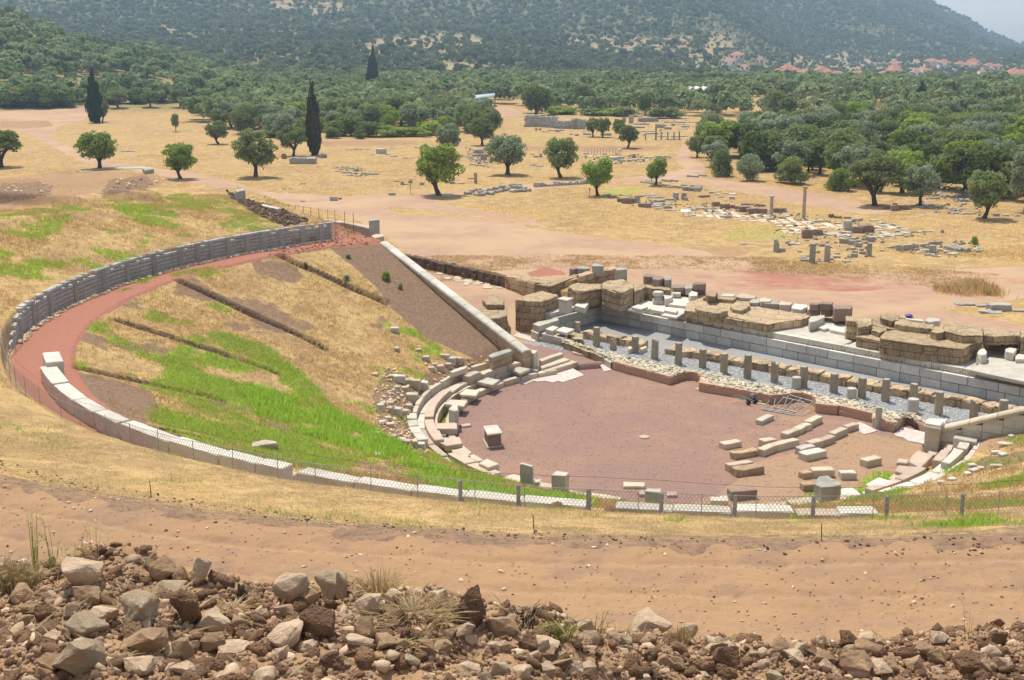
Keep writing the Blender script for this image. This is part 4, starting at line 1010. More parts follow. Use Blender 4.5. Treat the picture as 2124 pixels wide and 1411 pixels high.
for (pt, zt, h_, mt, lb_) in [([(1060, 602), (1100, 545), (1150, 505), (1290, 545), (1172, 662)], .36, .4, 'pinkish', 'large pink slab on the inner edge of the right wing'), ([(935, 692), (965, 640), (1162, 655), (1040, 722)], .36, .4, 'pinkish', 'thick pinkish slab below the large pink one on the right wing'),
 ([(950, 612), (968, 575), (1062, 585), (1050, 622)], .18, .2, 'beige', 'low slab sticking into the orchestra from the right wing'), ([(880, 755), (928, 715), (1010, 735), (922, 772)], .20, .22, 'pinkish', 'small triangular slab on the inner edge of the right wing'),
 ([(668, 808), (785, 750), (932, 792), (790, 850), (725, 850)], .52, .5, 'white', 'bright white thick slab at the lower end of the right wing'), ([(445, 852), (545, 838), (690, 950), (450, 965)], .26, .3, 'white', 'white trapezoid slab right of the large dark broken block'),
 ([(630, 882), (700, 865), (790, 905), (690, 932)], .2, .22, 'white', 'small white slab right of the trapezoid one'), ([(1468, 388), (1512, 320), (1706, 366), (1682, 430)], 1.12, .6, 'marble', 'big square grey block right of the right pillar'),
 ([(1690, 398), (1732, 386), (1866, 442), (1830, 466), (1692, 436)], .98, .3, 'pinkish', 'flat pinkish slab at the foot of the right sloping wall'), ([(1230, 520), (1262, 495), (1340, 520), (1300, 545)], .4, .3, 'beige', 'worn low stone at the foot of the right pillar')]:
    T('D', pt, zt, h_, 'stone_slab', lb_, 'stone slab', mt, .02)
for i, (x_, y_, L_) in enumerate([(1950, 460, 140), (1860, 535, 90), (1920, 555, 80), (1865, 660, 120), (1640, 655, 70), (1660, 700, 110), (1355, 808, 60), (1460, 780, 70), (2000, 390, 50), (1720, 680, 60), (1600, 730, 60)]):
    q = G(*cp('D', x_, y_)); s = (q.y*cP+4)/FPX/4.408; dl = Vector((math.cos(.25+.3*(i % 3-1)), math.sin(.25+.3*(i % 3-1))))*L_*s/2; dn = Vector((-dl.y, dl.x)).normalized()*.14
    block([(q.x+dl.x+dn.x, q.y+dl.y+dn.y), (q.x+dl.x-dn.x, q.y+dl.y-dn.y), (q.x-dl.x-dn.x, q.y-dl.y-dn.y), (q.x-dl.x+dn.x, q.y-dl.y+dn.y)], q.z+.13, .25, 'fallen_slab', 'white broken slab lying in the grass above the right wing', 'stone slab', 'white' if i % 3 else 'beige', .04, 'broken slabs in the grass above the right wing')
# ------------------------------------------------------------------ blocks laid out on the orchestra floor
OB = [('C', 1470, 50, 1580, -2, .42, .26, 'marble', 'single pale block in front of the metal frames'), ('C', 1700, 170, 1812, 128, .42, .30, 'beige', 'lowest stone of the upper curved row of blocks'), ('C', 1814, 126, 1872, 98, .42, .30, 'beige', 'second stone of the upper curved row of blocks'), ('C', 1874, 96, 1934, 78, .42, .30, 'beige', 'third stone of the upper curved row of blocks'), ('C', 1915, 62, 2025, 8, .42, .34, 'beige', 'uppermost stone of the upper curved row, highest on the right'),
 ('C', 1132, 262, 1292, 232, .5, .28, 'beige', 'first long block from the left in the middle of the orchestra'), ('C', 1232, 350, 1452, 308, .42, .30, 'poroslight', 'brown tilted block casting a shadow, below the first long block'), ('C', 1497, 235, 1608, 210, .5, .32, 'beige', 'short broken block above the elbow of two long blocks'), ('C', 1490, 318, 1608, 268, .46, .34, 'beige', 'short arm of the elbow made by two long blocks'), ('C', 1612, 270, 1818, 218, .46, .34, 'beige', 'long arm of the elbow made by two long blocks'),
 ('C', 1184, 455, 1400, 420, .42, .34, 'pinkish', 'pale rear block of the touching pair'), ('C', 1242, 492, 1500, 458, .5, .36, 'poroslight', 'brown ragged front block of the touching pair'),
 ('D', 52, 480, 182, 448, .44, .34, 'marble', 'first stone from the left of the lower curved row'), ('D', 150, 428, 262, 400, .44, .34, 'beige', 'second stone of the lower curved row, chipped'), ('D', 262, 402, 362, 362, .42, .34, 'pinkish', 'third stone of the lower curved row'), ('D', 355, 345, 475, 292, .42, .34, 'beige', 'fourth stone of the lower curved row'), ('D', 482, 282, 580, 250, .42, .32, 'pinkish', 'last stone of the lower curved row, by the paving'),
 ('D', 88, 530, 275, 488, .6, .34, 'marble', 'wide flat block lying in front of the lower curved row'), ('D', 650, 590, 785, 558, .5, .34, 'beige', 'lonely pinkish block on the right half of the orchestra'), ('D', 75, 698, 160, 688, .45, .30, 'poroslight', 'small orange broken block left of a long grey one'), ('D', 175, 672, 372, 665, .5, .36, 'beige', 'long grey-brown block above the large dark broken block'), ('D', 430, 695, 575, 692, .52, .34, 'marble', 'grey block right of the large dark broken block'), ('D', 82, 806, 205, 795, .48, .32, 'poroslight', 'wedge-shaped stone left of the large dark broken block'),
 ('C', 232, 632, 432, 636, .55, .14, 'beige', 'thin flat slab at the bottom of the orchestra, left'), ('C', 372, 712, 438, 706, .45, .14, 'pinkish', 'small flat stone touching the white-topped standing stone'), ('C', 630, 718, 720, 720, .45, .13, 'pinkish', 'small oval flat stone right of the white-topped standing stone'), ('C', 1200, 690, 1440, 672, .5, .40, 'redstone', 'long block with a white top edge behind the fence'), ('A', 868, 892, 952, 880, .36, .1, 'beige', 'small flat slab near the left edge of the orchestra, by the channel')]
for (c_, x1, y1, x2, y2, w_, h_, mt, lb_) in OB:
    bar(c_, x1, y1, x2, y2, w_, h_, 'stone_block', lb_, 'stone block', mt, .035 if 'ragged' not in lb_ and 'tilted' not in lb_ else .07, 'blocks laid out on the orchestra floor')
q = unp(*cp('C', 423, 210)); pts = [(q[0]+.27*math.cos(t), q[1]+.27*math.sin(t)) for t in np.linspace(0, 6.28, 13)[:-1]]
block(pts, .06, .08, 'round_stone', 'small round pale stone disc in the middle of the orchestra', 'stone disc', 'pinkish', .006)
e_ = empty('altar', (*unp(*cp('A', 1160, 1020), z=0), 0)); tag(e_, 'square altar with a white marble top and brown body near the left of the orchestra', 'altar')
tp = [unp(*cp('A', *p), z=.74) for p in [(1065, 896), (1200, 884), (1246, 960), (1106, 976)]]
cxa = np.mean([p[0] for p in tp]); cya = np.mean([p[1] for p in tp])
sh = lambda k: [(cxa+(p[0]-cxa)*k, cya+(p[1]-cya)*k) for p in tp]
for (k_, zt, h_, nm, mt) in [(1.0, .74, .09, 'top_slab', 'white'), (.86, .66, .58, 'body', 'redstone'), (1.04, .09, .1, 'base_slab', 'pinkish')]:
    o = block(sh(k_), zt, h_, nm, None, None, mt, .006); local(o, e_)
# ------------------------------------------------------------------ checkered paving patches
def pavmat():
    m, g, p = newmat('checkered_pink_and_white_paving', .7, .2); v = g.pos()
    mp = g.new("ShaderNodeMapping"); g.put(mp.inputs['Vector'], v); mp.inputs['Rotation'].default_value = (0, 0, AE*-1+.78)
    b = g.new("ShaderNodeTexChecker"); g.put(b.inputs['Vector'], mp.outputs[0]); b.inputs['Scale'].default_value = 3.2
    b.inputs['Color1'].default_value = (.56, .43, .38, 1); b.inputs['Color2'].default_value = (.50, .42, .38, 1)
    n = g.noise(v, 3, 4, .6); c = g.mix(g.ramp(n, .52, .6), b.outputs['Color'], (.60, .55, .50))
    g.put(p.inputs['Base Color'], c); return m
M['paving'] = pavmat()
for (c_, pt, lb_) in [('A', [(1393, 500), (1478, 462), (1540, 440), (1700, 395), (1870, 358), (1992, 432), (1800, 496), (1752, 486), (1700, 500), (1640, 486), (1560, 492), (1530, 482), (1452, 516)], 'pink and white checkered paving at the foot of the left steps'),
 ('D', [(588, 248), (622, 244), (775, 322), (720, 340), (660, 356), (610, 330), (590, 300)], 'checkered paving patch in front of the slim grey column'), ('D', [(928, 352), (1002, 288), (1222, 340), (1215, 446), (1130, 428), (1060, 418), (1010, 385), (950, 372)], 'checkered paving patch left of the right pillar'),
 ('E', [(905, 1005), (935, 985), (1012, 1012), (1010, 1045), (940, 1060)], 'small pale paving patch at the corner of the brick front'), ('E', [(110, 735), (150, 705), (335, 760), (300, 790)], 'pale sill slabs between the sloping wall and the brown tower')]:
    T(c_, pt, .035, .06, 'paving', lb_, 'paving', 'paving', .002, bev=.004)

# ------------------------------------------------------------------ sloping side walls with their coping
def solve_line(a0, b0, slope, px, py):
    best = None
    for L in np.arange(5, 26, .1):
        a_ = a0-L/math.hypot(1, slope); b_ = b0+L*slope/math.hypot(1, slope); x_, y_ = fromab(a_, b_)
        for z_ in np.arange(2, 9, .05):
            u, v = proj(x_, y_, z_); d = abs(u-px)+abs(v-py)
            if best is None or d < best[0]: best = (d, a_, b_, z_)
    return best
bt = solve_line(-11.95, 3.05, .2, 796, 503)
print('left wall top', bt)
def sloping_wall(name, label, P, Q, zp, zq, width, n, body, cope, bodydrop, split=9):
    """P,Q plan points (low, high); zp,zq height of the coping's top"""
    e = empty(name, (P[0], P[1], 0)); tag(e, label, 'sloping wall')
    P = Vector(P); Q = Vector(Q); d = (Q-P); L = d.length; d.normalize(); s = Vector((-d.y, d.x))
    # body: upright blocks course by course
    BL = []; nb_ = int(L/.9)
    for i in range(nb_):
        t0, t1 = L*i/nb_, L*(i+1)/nb_; m = P+d*(t0+t1)/2; zt = zp+(zq-zp)*((t0+t1)/2)/L-.30; zt0 = zt-.5*(zq-zp)/nb_
        zb = zt-bodydrop; k = 0; z_ = zt0
        while z_ > zb:
            hh_ = .42; BL.append(((m.x, m.y, z_-hh_/2), ((t1-t0)/2-.008, width*.40+random.uniform(-.015, .015), hh_/2-.008), math.atan2(d.y, d.x), random.random())); z_ -= hh_
        BL.append(((m.x, m.y, zt-.12), ((t1-t0)/2-.004, width*.38, .20), math.atan2(d.y, d.x), random.random()))
    o = boxes_mesh('masonry', BL, body, None, .012); local(o, e)
    for i in range(n):
        t0, t1 = L*i/n+.012, L*(i+1)/n-.012
        bm = bmesh.new(); prof = [(-.5, -.26), (-.5, -.12), (-.40, -.05), (-.18, 0), (.18, 0), (.40, -.05), (.5, -.12), (.5, -.26)]
        ra = []; rb_ = []
        for (tt, R) in ((t0, ra), (t1, rb_)):
            m = P+d*tt; zz = zp+(zq-zp)*tt/L
            for (u, w) in prof: R.append(bm.verts.new((m.x+s.x*u*width, m.y+s.y*u*width, zz+w)))
        bm.faces.new(ra[::-1]); bm.faces.new(rb_)
        for j in range(len(prof)):
            j2 = (j+1) % len(prof); bm.faces.new((ra[j], ra[j2], rb_[j2], rb_[j]))
        bmesh.ops.recalc_face_normals(bm, faces=bm.faces[:]); roughen(bm, .012, .5, 1.5, i*2.0)
        o = finish('coping_stone', bm, cope); local(o, e)
    return e
pl = Vector(unp(*cp('A', 1472, 205), z=1.55)); ph = Vector(fromab(bt[1], bt[2]))
sloping_wall('side_wall', 'long sloping side wall of the seats with white rounded coping, left', tuple(pl), tuple(ph), 1.56, bt[3]+.1, .66, 13, 'poroslight', 'white', 1.9)
pr0 = Vector(unp(*cp('D', 1375, 285), z=1.35)); pr1 = Vector(unp(2150, 838, z=3.05)); dr = (pr1-pr0)
sloping_wall('side_wall', 'sloping side wall with pale coping at the right edge', tuple(pr0), tuple(pr0+dr*1.8), 1.40, 1.40+1.65*1.8, .62, 6, 'marble', 'beige', 2.4)
e_ = empty('pillar', (*unp(*cp('D', 1300, 400), z=.7), 0)); tag(e_, 'square stone pillar with a gabled cap at the foot of the right wall', 'pillar')
q_ = [unp(*cp('D', *p), z=1.58) for p in [(1208, 262), (1240, 198), (1412, 205), (1352, 288)]]
cq = (np.mean([p[0] for p in q_]), np.mean([p[1] for p in q_])); shr = lambda k: [(cq[0]+(p[0]-cq[0])*k, cq[1]+(p[1]-cq[1])*k) for p in q_]
local(block(shr(.93), 1.38, 1.5, 'shaft', None, None, 'beige', .012), e_)
local(block(shr(1.08), [1.52, 1.52, 1.52, 1.52], .14, 'cap', None, None, 'white', .01), e_)
local(block([q_[0], ((q_[0][0]+q_[1][0])/2, (q_[0][1]+q_[1][1])/2), ((q_[2][0]+q_[3][0])/2, (q_[2][1]+q_[3][1])/2), q_[3]], 1.64, .14, 'cap_ridge', None, None, 'white', .01), e_)
# upper end of the left wall: stele, low pink wall
e0 = G(776, 492)
T('H', [(1432, 520), (1445, 505), (1530, 502), (1530, 512)], bt[3]+.95, 1.15, 'stele', 'grey upright slab standing at the top of the left sloping wall', 'stele', 'grey', .012)
T('H', [(1455, 655), (1500, 640), (1572, 642), (1572, 660), (1490, 678)], bt[3]+.05, .5, 'stone_block', 'square pink-grey block under the grey upright slab', 'stone block', 'pinkish', .015)
T('H', [(1195, 535), (1200, 522), (1440, 562), (1450, 580), (1440, 590)], bt[3]+.15, .8, 'parapet', 'low pinkish parapet running up to the grey upright slab', 'low wall', 'pinkish', .015)
T('H', [(1000, 512), (1195, 522), (1195, 536), (1060, 530)], bt[3]+.1, .7, 'parapet', 'far end of the low pinkish parapet behind the rope posts', 'low wall', 'pinkish', .015)
T('H', [(1530, 735), (1570, 722), (1600, 770), (1590, 785)], bt[3]-.35, .35, 'stone_block', 'rough orange stone under the top of the coping', 'stone block', 'poroslight', .05)
T('H', [(1715, 905), (1750, 893), (1800, 935), (1740, 945)], bt[3]-1.3, .4, 'stone_block', 'rough orange stone sticking out of the slope beside the coping', 'stone block', 'poroslight', .06)
# ------------------------------------------------------------------ stage building
def strip(o):
    for k_ in ('label', 'category', 'group', 'kind'):
        if k_ in o.keys(): del o[k_]
    return o
Wp = Vector(fromab(-17.92, 17.46)); Wq = Vector(fromab(12.34, 14.9)); Wd = (Wq-Wp).normalized(); Wn = Vector((-Wd.y, Wd.x))
Wend = Wp+Wd*42
e_ = empty('podium_wall', (Wp.x, Wp.y, 0)); tag(e_, 'long two-course grey marble podium wall behind the fluted column stumps', 'stone wall')
def crs(name, p, q, z0, z1, th, bl_, mat='wallgrey', e=None, setb=0.0, n=1):
    o = strip(ashlar(name, None, p+Wn*setb, q+Wn*setb, z0, z1, th, n, bl_, mat, .006, gap=.035, jit=.01)); local(o, e); return o
crs('lower_course', Wp, Wend, -.1, .50, .5, 1.3, e=e_); crs('upper_course', Wp, Wend, .50, 1.02, .5, 1.5, e=e_, setb=.0)
crs('ledge_course', Wp+Wd*.3, Wend, 1.02, 1.38, .5, 2.2, 'marble', e=e_, setb=.32)
# return wall at the left end
e2 = empty('return_wall', (Wp.x, Wp.y, 0)); tag(e2, 'short return wall of the marble podium at its left end', 'stone wall')
Rd = Vector((-NX, -NY)); R1 = Wp+Rd*5.3
for nm, z0_, z1_, w_, s_ in (('lower_course', -.1, .5, 1.1, 0), ('upper_course', .5, 1.0, 1.3, 0), ('ledge_course', 1.0, 1.3, 1.5, .3)):
    sN = Vector((-EX, -EY)); o = strip(ashlar(nm, None, Wp+sN*s_+Wn*.5, R1+sN*s_, z0_, z1_, .9, 1, w_, 'wallgrey', .006, side=-1, gap=.016, jit=.004)); local(o, e2)
# floor slabs of the podium
def ab(a, b): return fromab(a, b)
def wl(a): return 17.46+(a+17.92)*(14.9-17.46)/(12.34+17.92)
FLP = [(-17.5, -10.3), (-10.1, -4.5), (-4.3, 1.0), (1.2, 6.5), (6.7, 13), (13.2, 22)]
for i, (a0, a1) in enumerate(FLP):
    block([ab(a0, wl(a0)+.80), ab(a1, wl(a1)+.80), ab(a1, wl(a1)+5.6), ab(a0, wl(a0)+5.6)], 1.36, .5, 'floor_slab', '%s white marble floor panel of the podium, counted from the left' % ORD[i], 'stone floor', 'white' if i in (0, 3) else 'marble', .006, 'marble floor panels of the podium')
# brown poros masses: (crop, polygon, top, height, label)
PM = [('E', [(128, 402), (200, 368), (372, 325), (518, 362), (440, 400), (365, 422), (250, 418)], 2.15, 2.2, 'square brown stone tower by the left passage', .04),
 ('E', [(35, 192), (95, 165), (440, 222), (470, 248), (430, 262), (320, 245)], 1.75, 1.9, 'dark brown passage wall at the far left of the stage, long side to the left', .08),
 ('E', [(320, 262), (470, 235), (700, 165), (720, 182), (500, 262), (440, 282)], 1.95, 2.0, 'near half of the rising brown wall behind the tower', .08),
 ('E', [(690, 170), (900, 112), (1040, 98), (1055, 122), (900, 148), (720, 192)], 2.25, 2.0, 'far half of the rising brown wall behind the tower', .08),
 ('E', [(605, 288), (690, 250), (905, 262), (912, 300), (800, 318), (700, 330)], 2.45, 1.2, 'brown corner wall behind the white pedestal', .08),
 ('E', [(912, 262), (960, 232), (1110, 215), (1208, 262), (1200, 300), (1100, 345), (1040, 320), (930, 300)], 2.65, 1.4, 'big dark brown boulders of the corner wall, above the podium corner', .09),
 ('E', [(1205, 275), (1300, 250), (1318, 290), (1215, 335)], 2.3, 1.0, 'lower brown wall right of the big corner boulders', .06),
 ('E', [(1312, 262), (1400, 285), (1540, 292), (1552, 320), (1400, 305), (1322, 295)], 2.25, .95, 'brown back wall behind the white carved capital', .06),
 ('F', [(262, 372), (290, 300), (440, 245), (700, 232), (865, 288), (960, 340), (1430, 420), (1325, 455), (1200, 468), (1033, 500), (650, 425), (380, 385)], 1.86, .52, 'large low brown platform in the middle of the stage, pale worn top', .035),
 ('F', [(358, 335), (400, 314), (640, 345), (658, 372), (560, 398), (375, 362)], 2.2, .36, 'long dark brown block on the left front of the middle platform', .04),
 ('F', [(678, 330), (705, 308), (800, 318), (862, 282), (862, 330), (790, 372), (700, 355)], 2.12, .3, 'two joined brown blocks on top of the middle platform', .05),
 ('F', [(455, 215), (480, 195), (540, 192), (568, 215), (540, 240), (480, 240)], 2.45, .3, 'rounded dark boulder at the back left of the middle platform', .06),
 ('F', [(430, 250), (560, 235), (740, 248), (700, 275), (560, 262)], 2.1, .3, 'worn brown course along the back of the middle platform', .05),
 ('G', [(585, 432), (605, 388), (835, 432), (800, 470)], 2.0, .64, 'lower left corner of the large right brown platform', .05),
 ('G', [(800, 425), (850, 385), (920, 370), (1735, 462), (1545, 545), (1200, 508), (800, 452)], 2.32, .96, 'large right brown platform of three courses, grey-brown top', .05),
 ('G', [(485, 252), (600, 228), (720, 262), (730, 320), (600, 342), (590, 300), (500, 285)], 2.55, 1.1, 'dark brown boulder pile at the left end of the large right platform', .09),
 ('G', [(720, 330), (850, 345), (860, 372), (800, 398), (722, 372)], 2.3, .5, 'small brown block on the left front of the large right platform', .05),
 ('G', [(800, 232), (860, 218), (970, 240), (972, 280), (900, 288), (810, 268)], 2.75, .45, 'dark boulder standing highest behind the large right platform', .06),
 ('G', [(935, 285), (1000, 272), (1160, 305), (1150, 345), (1010, 330), (940, 318)], 2.68, .4, 'dark brown block second behind the large right platform', .06),
 ('G', [(1150, 310), (1290, 320), (1290, 362), (1150, 348)], 2.66, .4, 'dark brown block third behind the large right platform', .06),
 ('G', [(600, 245), (800, 262), (940, 320), (1160, 352), (1300, 372), (1270, 412), (900, 360), (740, 330), (620, 290)], 2.35, .9, 'brown rubble terrace along the back of the large right platform', .06),
 ('G', [(1262, 382), (1300, 358), (1390, 362), (1385, 392), (1320, 402)], 2.75, .45, 'single square brown block on the right of the platform top', .03),
 ('G', [(1380, 322), (1500, 305), (1730, 345), (1740, 420), (1560, 425), (1385, 380)], 2.78, .5, 'dark crusty upper course at the right end of the platform', .06),
 ('G', [(1742, 352), (1880, 370), (2080, 380), (2085, 425), (1900, 430), (1745, 420)], 2.62, .55, 'dark crusty top of the brown wall near the right edge', .08),
 ('G', [(1745, 400), (1900, 412), (2075, 425), (2068, 455), (1900, 450), (1748, 440)], 2.1, .8, 'lower courses of the brown wall near the right edge', .03),
 ('G', [(2080, 380), (2240, 350), (2260, 420), (2090, 440)], 2.6, 1.2, 'reddish-brown wall end cut by the right edge', .06),
 ('P', [(985, 642), (1018, 622), (1052, 636), (1052, 655), (1012, 664)], 1.3, 1.3, 'low orange masonry between the sloping wall and the tower', .05),
 ('P', [(1000, 622), (1022, 612), (1046, 618), (1044, 632), (1010, 632)], 1.65, .4, 'flat brown boulder on the low orange masonry', .06)]
for (c_, pt, zt, h_, lb_, rg_) in PM:
    T(c_, pt, zt, h_, 'poros_masonry', 'the '+lb_ if False else lb_, 'stone wall', 'porosjoint' if ('orange' in lb_ or 'lower courses' in lb_ or 'worn top' in lb_ or 'passage wall' in lb_ or 'rising' in lb_) else 'poros', rg_*1.0, bev=.03, cell=.17)
# joints: separate blocks along the fronts of the two big platforms
def front(c, x1, y1, x2, y2, ztop, rows, rh, name, label, mat='poros', th=.5, bl_=.95):
    p = Vector(unp(*cp(c, x1, y1), z=ztop)); q = Vector(unp(*cp(c, x2, y2), z=ztop))
    dd = (q-p).normalized(); nn = Vector((-dd.y, dd.x))
    if nn.y < 0: nn = -nn
    o = ashlar(name, label, p-nn*.04, q-nn*.04, ztop-rows*rh, ztop-.02, th, rows, bl_, mat, .022, gap=.03, jit=.03, side=1 if (Vector((-dd.y, dd.x))-nn).length < .1 else -1)
    return o
front('G', 800, 452, 1545, 545, 2.30, 2, .46, 'front_courses', 'two block courses facing the large right brown platform')
front('G', 1545, 545, 1735, 462, 2.30, 2, .46, 'end_courses', 'two block courses closing the right end of the large right platform')
front('G', 588, 432, 800, 470, 1.98, 1, .6, 'front_courses', 'block course facing the lower left corner of the right platform')
front('F', 262, 372, 1033, 500, 1.84, 1, .46, 'front_courses', 'single block course facing the middle brown platform')
front('F', 1033, 500, 1325, 455, 1.84, 1, .46, 'end_courses', 'single block course along the right end of the middle platform', 'poroslight')
front('E', 35, 195, 300, 252, 1.7, 4, .42, 'front_courses', 'block courses facing the dark brown passage wall', 'poroslight')
front('E', 470, 262, 1050, 125, 1.9, 3, .42, 'front_courses', 'orange block courses of the rising brown wall', 'poroslight')
front('E', 1100, 345, 1218, 332, 2.2, 2, .42, 'front_courses', 'orange block courses under the corner boulders', 'poroslight', .4)
front('E', 128, 402, 365, 422, 2.14, 4, .52, 'front_courses', 'four block courses on the left face of the square brown tower', 'poroslight')
front('E', 365, 422, 518, 362, 2.14, 4, .52, 'front_courses', 'four block courses on the right face of the square brown tower', 'poros')
front('E', 700, 332, 912, 302, 2.42, 2, .5, 'front_courses', 'two block courses of the corner wall behind the white pedestal')
front('E', 930, 302, 1098, 348, 2.6, 3, .42, 'front_courses', 'three block courses under the big corner boulders')
# white pieces on the podium
e_ = empty('pedestal', (*unp(*cp('E', 590, 520), z=1.3), 1.3)); tag(e_, 'white marble pedestal with a moulded top beside the brown tower', 'pedestal')
local(strip(T('E', [(512, 392), (562, 374), (664, 388), (602, 412)], 2.32, .12, 'top_slab', None, mat='white', rough=.006)), e_)
local(strip(T('E', [(525, 400), (566, 386), (648, 398), (600, 412)], 2.22, .95, 'shaft', None, mat='white', rough=.008)), e_)
T('E', [(665, 455), (720, 420), (802, 432), (765, 480)], 1.62, .4, 'stone_block', 'white block under the brown corner wall', 'stone block', 'white', .01)
def plinth(lb_, c_, low, up, z0_):
    e = empty('plinth', (*unp(*cp(c_, *low[0]), z=z0_), z0_)); tag(e, lb_, 'plinth')
    local(strip(T(c_, low, z0_+.16, .16, 'lower_step', None, mat='white', rough=.006)), e); local(strip(T(c_, up, z0_+.34, .18, 'upper_step', None, mat='white', rough=.006)), e)
plinth('bright white two-step square plinth on the left podium floor', 'E', [(1147, 488), (1232, 456), (1370, 482), (1288, 518)], [(1186, 470), (1250, 446), (1342, 468), (1276, 492)], 1.36)
plinth('white plinth carrying a beige block on the left podium floor', 'E', [(1458, 545), (1528, 505), (1680, 520), (1602, 566)], [(1488, 500), (1512, 470), (1616, 494), (1600, 522)], 1.36)
def lathe(name, cx, cy, z0_, prof, mat, parent=None, n=20, flute=0.0, rough=0.0, smooth=True):
    V = []; F = []
    for (r, z) in prof:
        for j in range(n):
            rr = r*(1-flute*(j % 2)); t = 2*math.pi*j/n; V.append((cx+rr*math.cos(t), cy+rr*math.sin(t), z0_+z))
    m_ = len(prof)
    for i in range(m_-1):
        for j in range(n): F.append((i*n+j, i*n+(j+1) % n, (i+1)*n+(j+1) % n, (i+1)*n+j))
    V.append((cx, cy, z0_+prof[-1][1])); k = len(V)-1
    for j in range(n): F.append(((m_-1)*n+j, (m_-1)*n+(j+1) % n, k, k))
    bm = bmesh.new(); vs = [bm.verts.new(v) for v in V]
    for f in F:
        ff = []
        for i in f:
            if vs[i] not in ff: ff.append(vs[i])
        try: bm.faces.new(ff)
        except Exception: pass
    bmesh.ops.recalc_face_normals(bm, faces=bm.faces[:])
    if rough: roughen(bm, rough, .25, 2.5, random.uniform(0, 99))
    return finish(name, bm, mat, parent)
q = unp(*cp('E', 1432, 440), z=1.36)
e_ = empty('carved_column_base', (q[0], q[1], 1.36)); tag(e_, 'white carved base and scroll capital stacked behind the podium floor', 'column base')
local(block([(q[0]-.38, q[1]-.35), (q[0]+.38, q[1]-.38), (q[0]+.4, q[1]+.35), (q[0]-.36, q[1]+.38)], 1.62, .26, 'plinth_block', None, None, 'white', .01), e_)
local(lathe('moulded_base', q[0], q[1], 1.62, [(.34, 0), (.36, .06), (.30, .12), (.32, .2), (.26, .24)], 'white', None, 20, 0, .006), e_)
local(lathe('scroll_capital', q[0], q[1], 1.86, [(.24, 0), (.36, .08), (.40, .22), (.36, .34), (.30, .36)], 'white', None, 16, .04, .02), e_)
T('F', [(300, 215), (330, 192), (385, 205), (380, 235), (320, 240)], 2.0, .5, 'carved_stone', 'small white carved base beside the red gravel doorway', 'stone block', 'white', .04)
T('E', [(1480, 365), (1500, 345), (1572, 352), (1560, 385), (1500, 400)], 1.9, .5, 'stone_block', 'white block right of the scroll capital', 'stone block', 'white', .02)
T('E', [(1490, 425), (1520, 405), (1700, 432), (1690, 462), (1500, 440)], 1.56, .2, 'threshold', 'white threshold slab in front of the left red gravel doorway', 'threshold', 'white', .01)
T('F', [(1398, 448), (1420, 425), (1545, 412), (1545, 432), (1465, 468), (1410, 480)], 1.98, .6, 'stone_block', 'smooth grey marble block at the right end of the middle platform', 'stone block', 'marble', .012)
T('F', [(1448, 512), (1530, 485), (1600, 502), (1580, 532), (1540, 540)], 1.56, .22, 'threshold', 'left white slab of the threshold between the two big platforms', 'threshold', 'white', .012)
T('F', [(1575, 528), (1610, 502), (1738, 535), (1728, 572), (1600, 548)], 1.56, .22, 'threshold', 'right white slab of the threshold between the two big platforms', 'threshold', 'white', .012)
T('F', [(1728, 520), (1745, 505), (1830, 515), (1830, 560), (1735, 560)], 1.85, .5, 'stone_block', 'white stone supporting the boulder pile right of the threshold', 'stone block', 'marble', .03)
T('G', [(1688, 580), (1705, 548), (1742, 535), (1772, 560), (1775, 590), (1730, 600)], 2.05, .62, 'broken_stone', 'jagged white broken stone standing right of the large brown platform', 'standing stone', 'white', .06, taper=.15)
T('G', [(1618, 735), (1660, 712), (1800, 620), (2400, 700), (2400, 900), (1850, 790)], 1.52, .18, 'floor_slab', 'raised pale marble floor right of the jagged white stone', 'stone floor', 'marble', .006)
T('G', [(1945, 545), (1985, 530), (2050, 545), (2025, 585), (1950, 570)], 2.0, .5, 'stone_block', 'white corner block at the foot of the right brown wall', 'stone block', 'marble', .02)
T('G', [(2025, 608), (2060, 590), (2200, 600), (2200, 640), (2040, 640)], 1.75, .3, 'stone_block', 'grey carved block cut by the right edge', 'stone block', 'marble', .03)
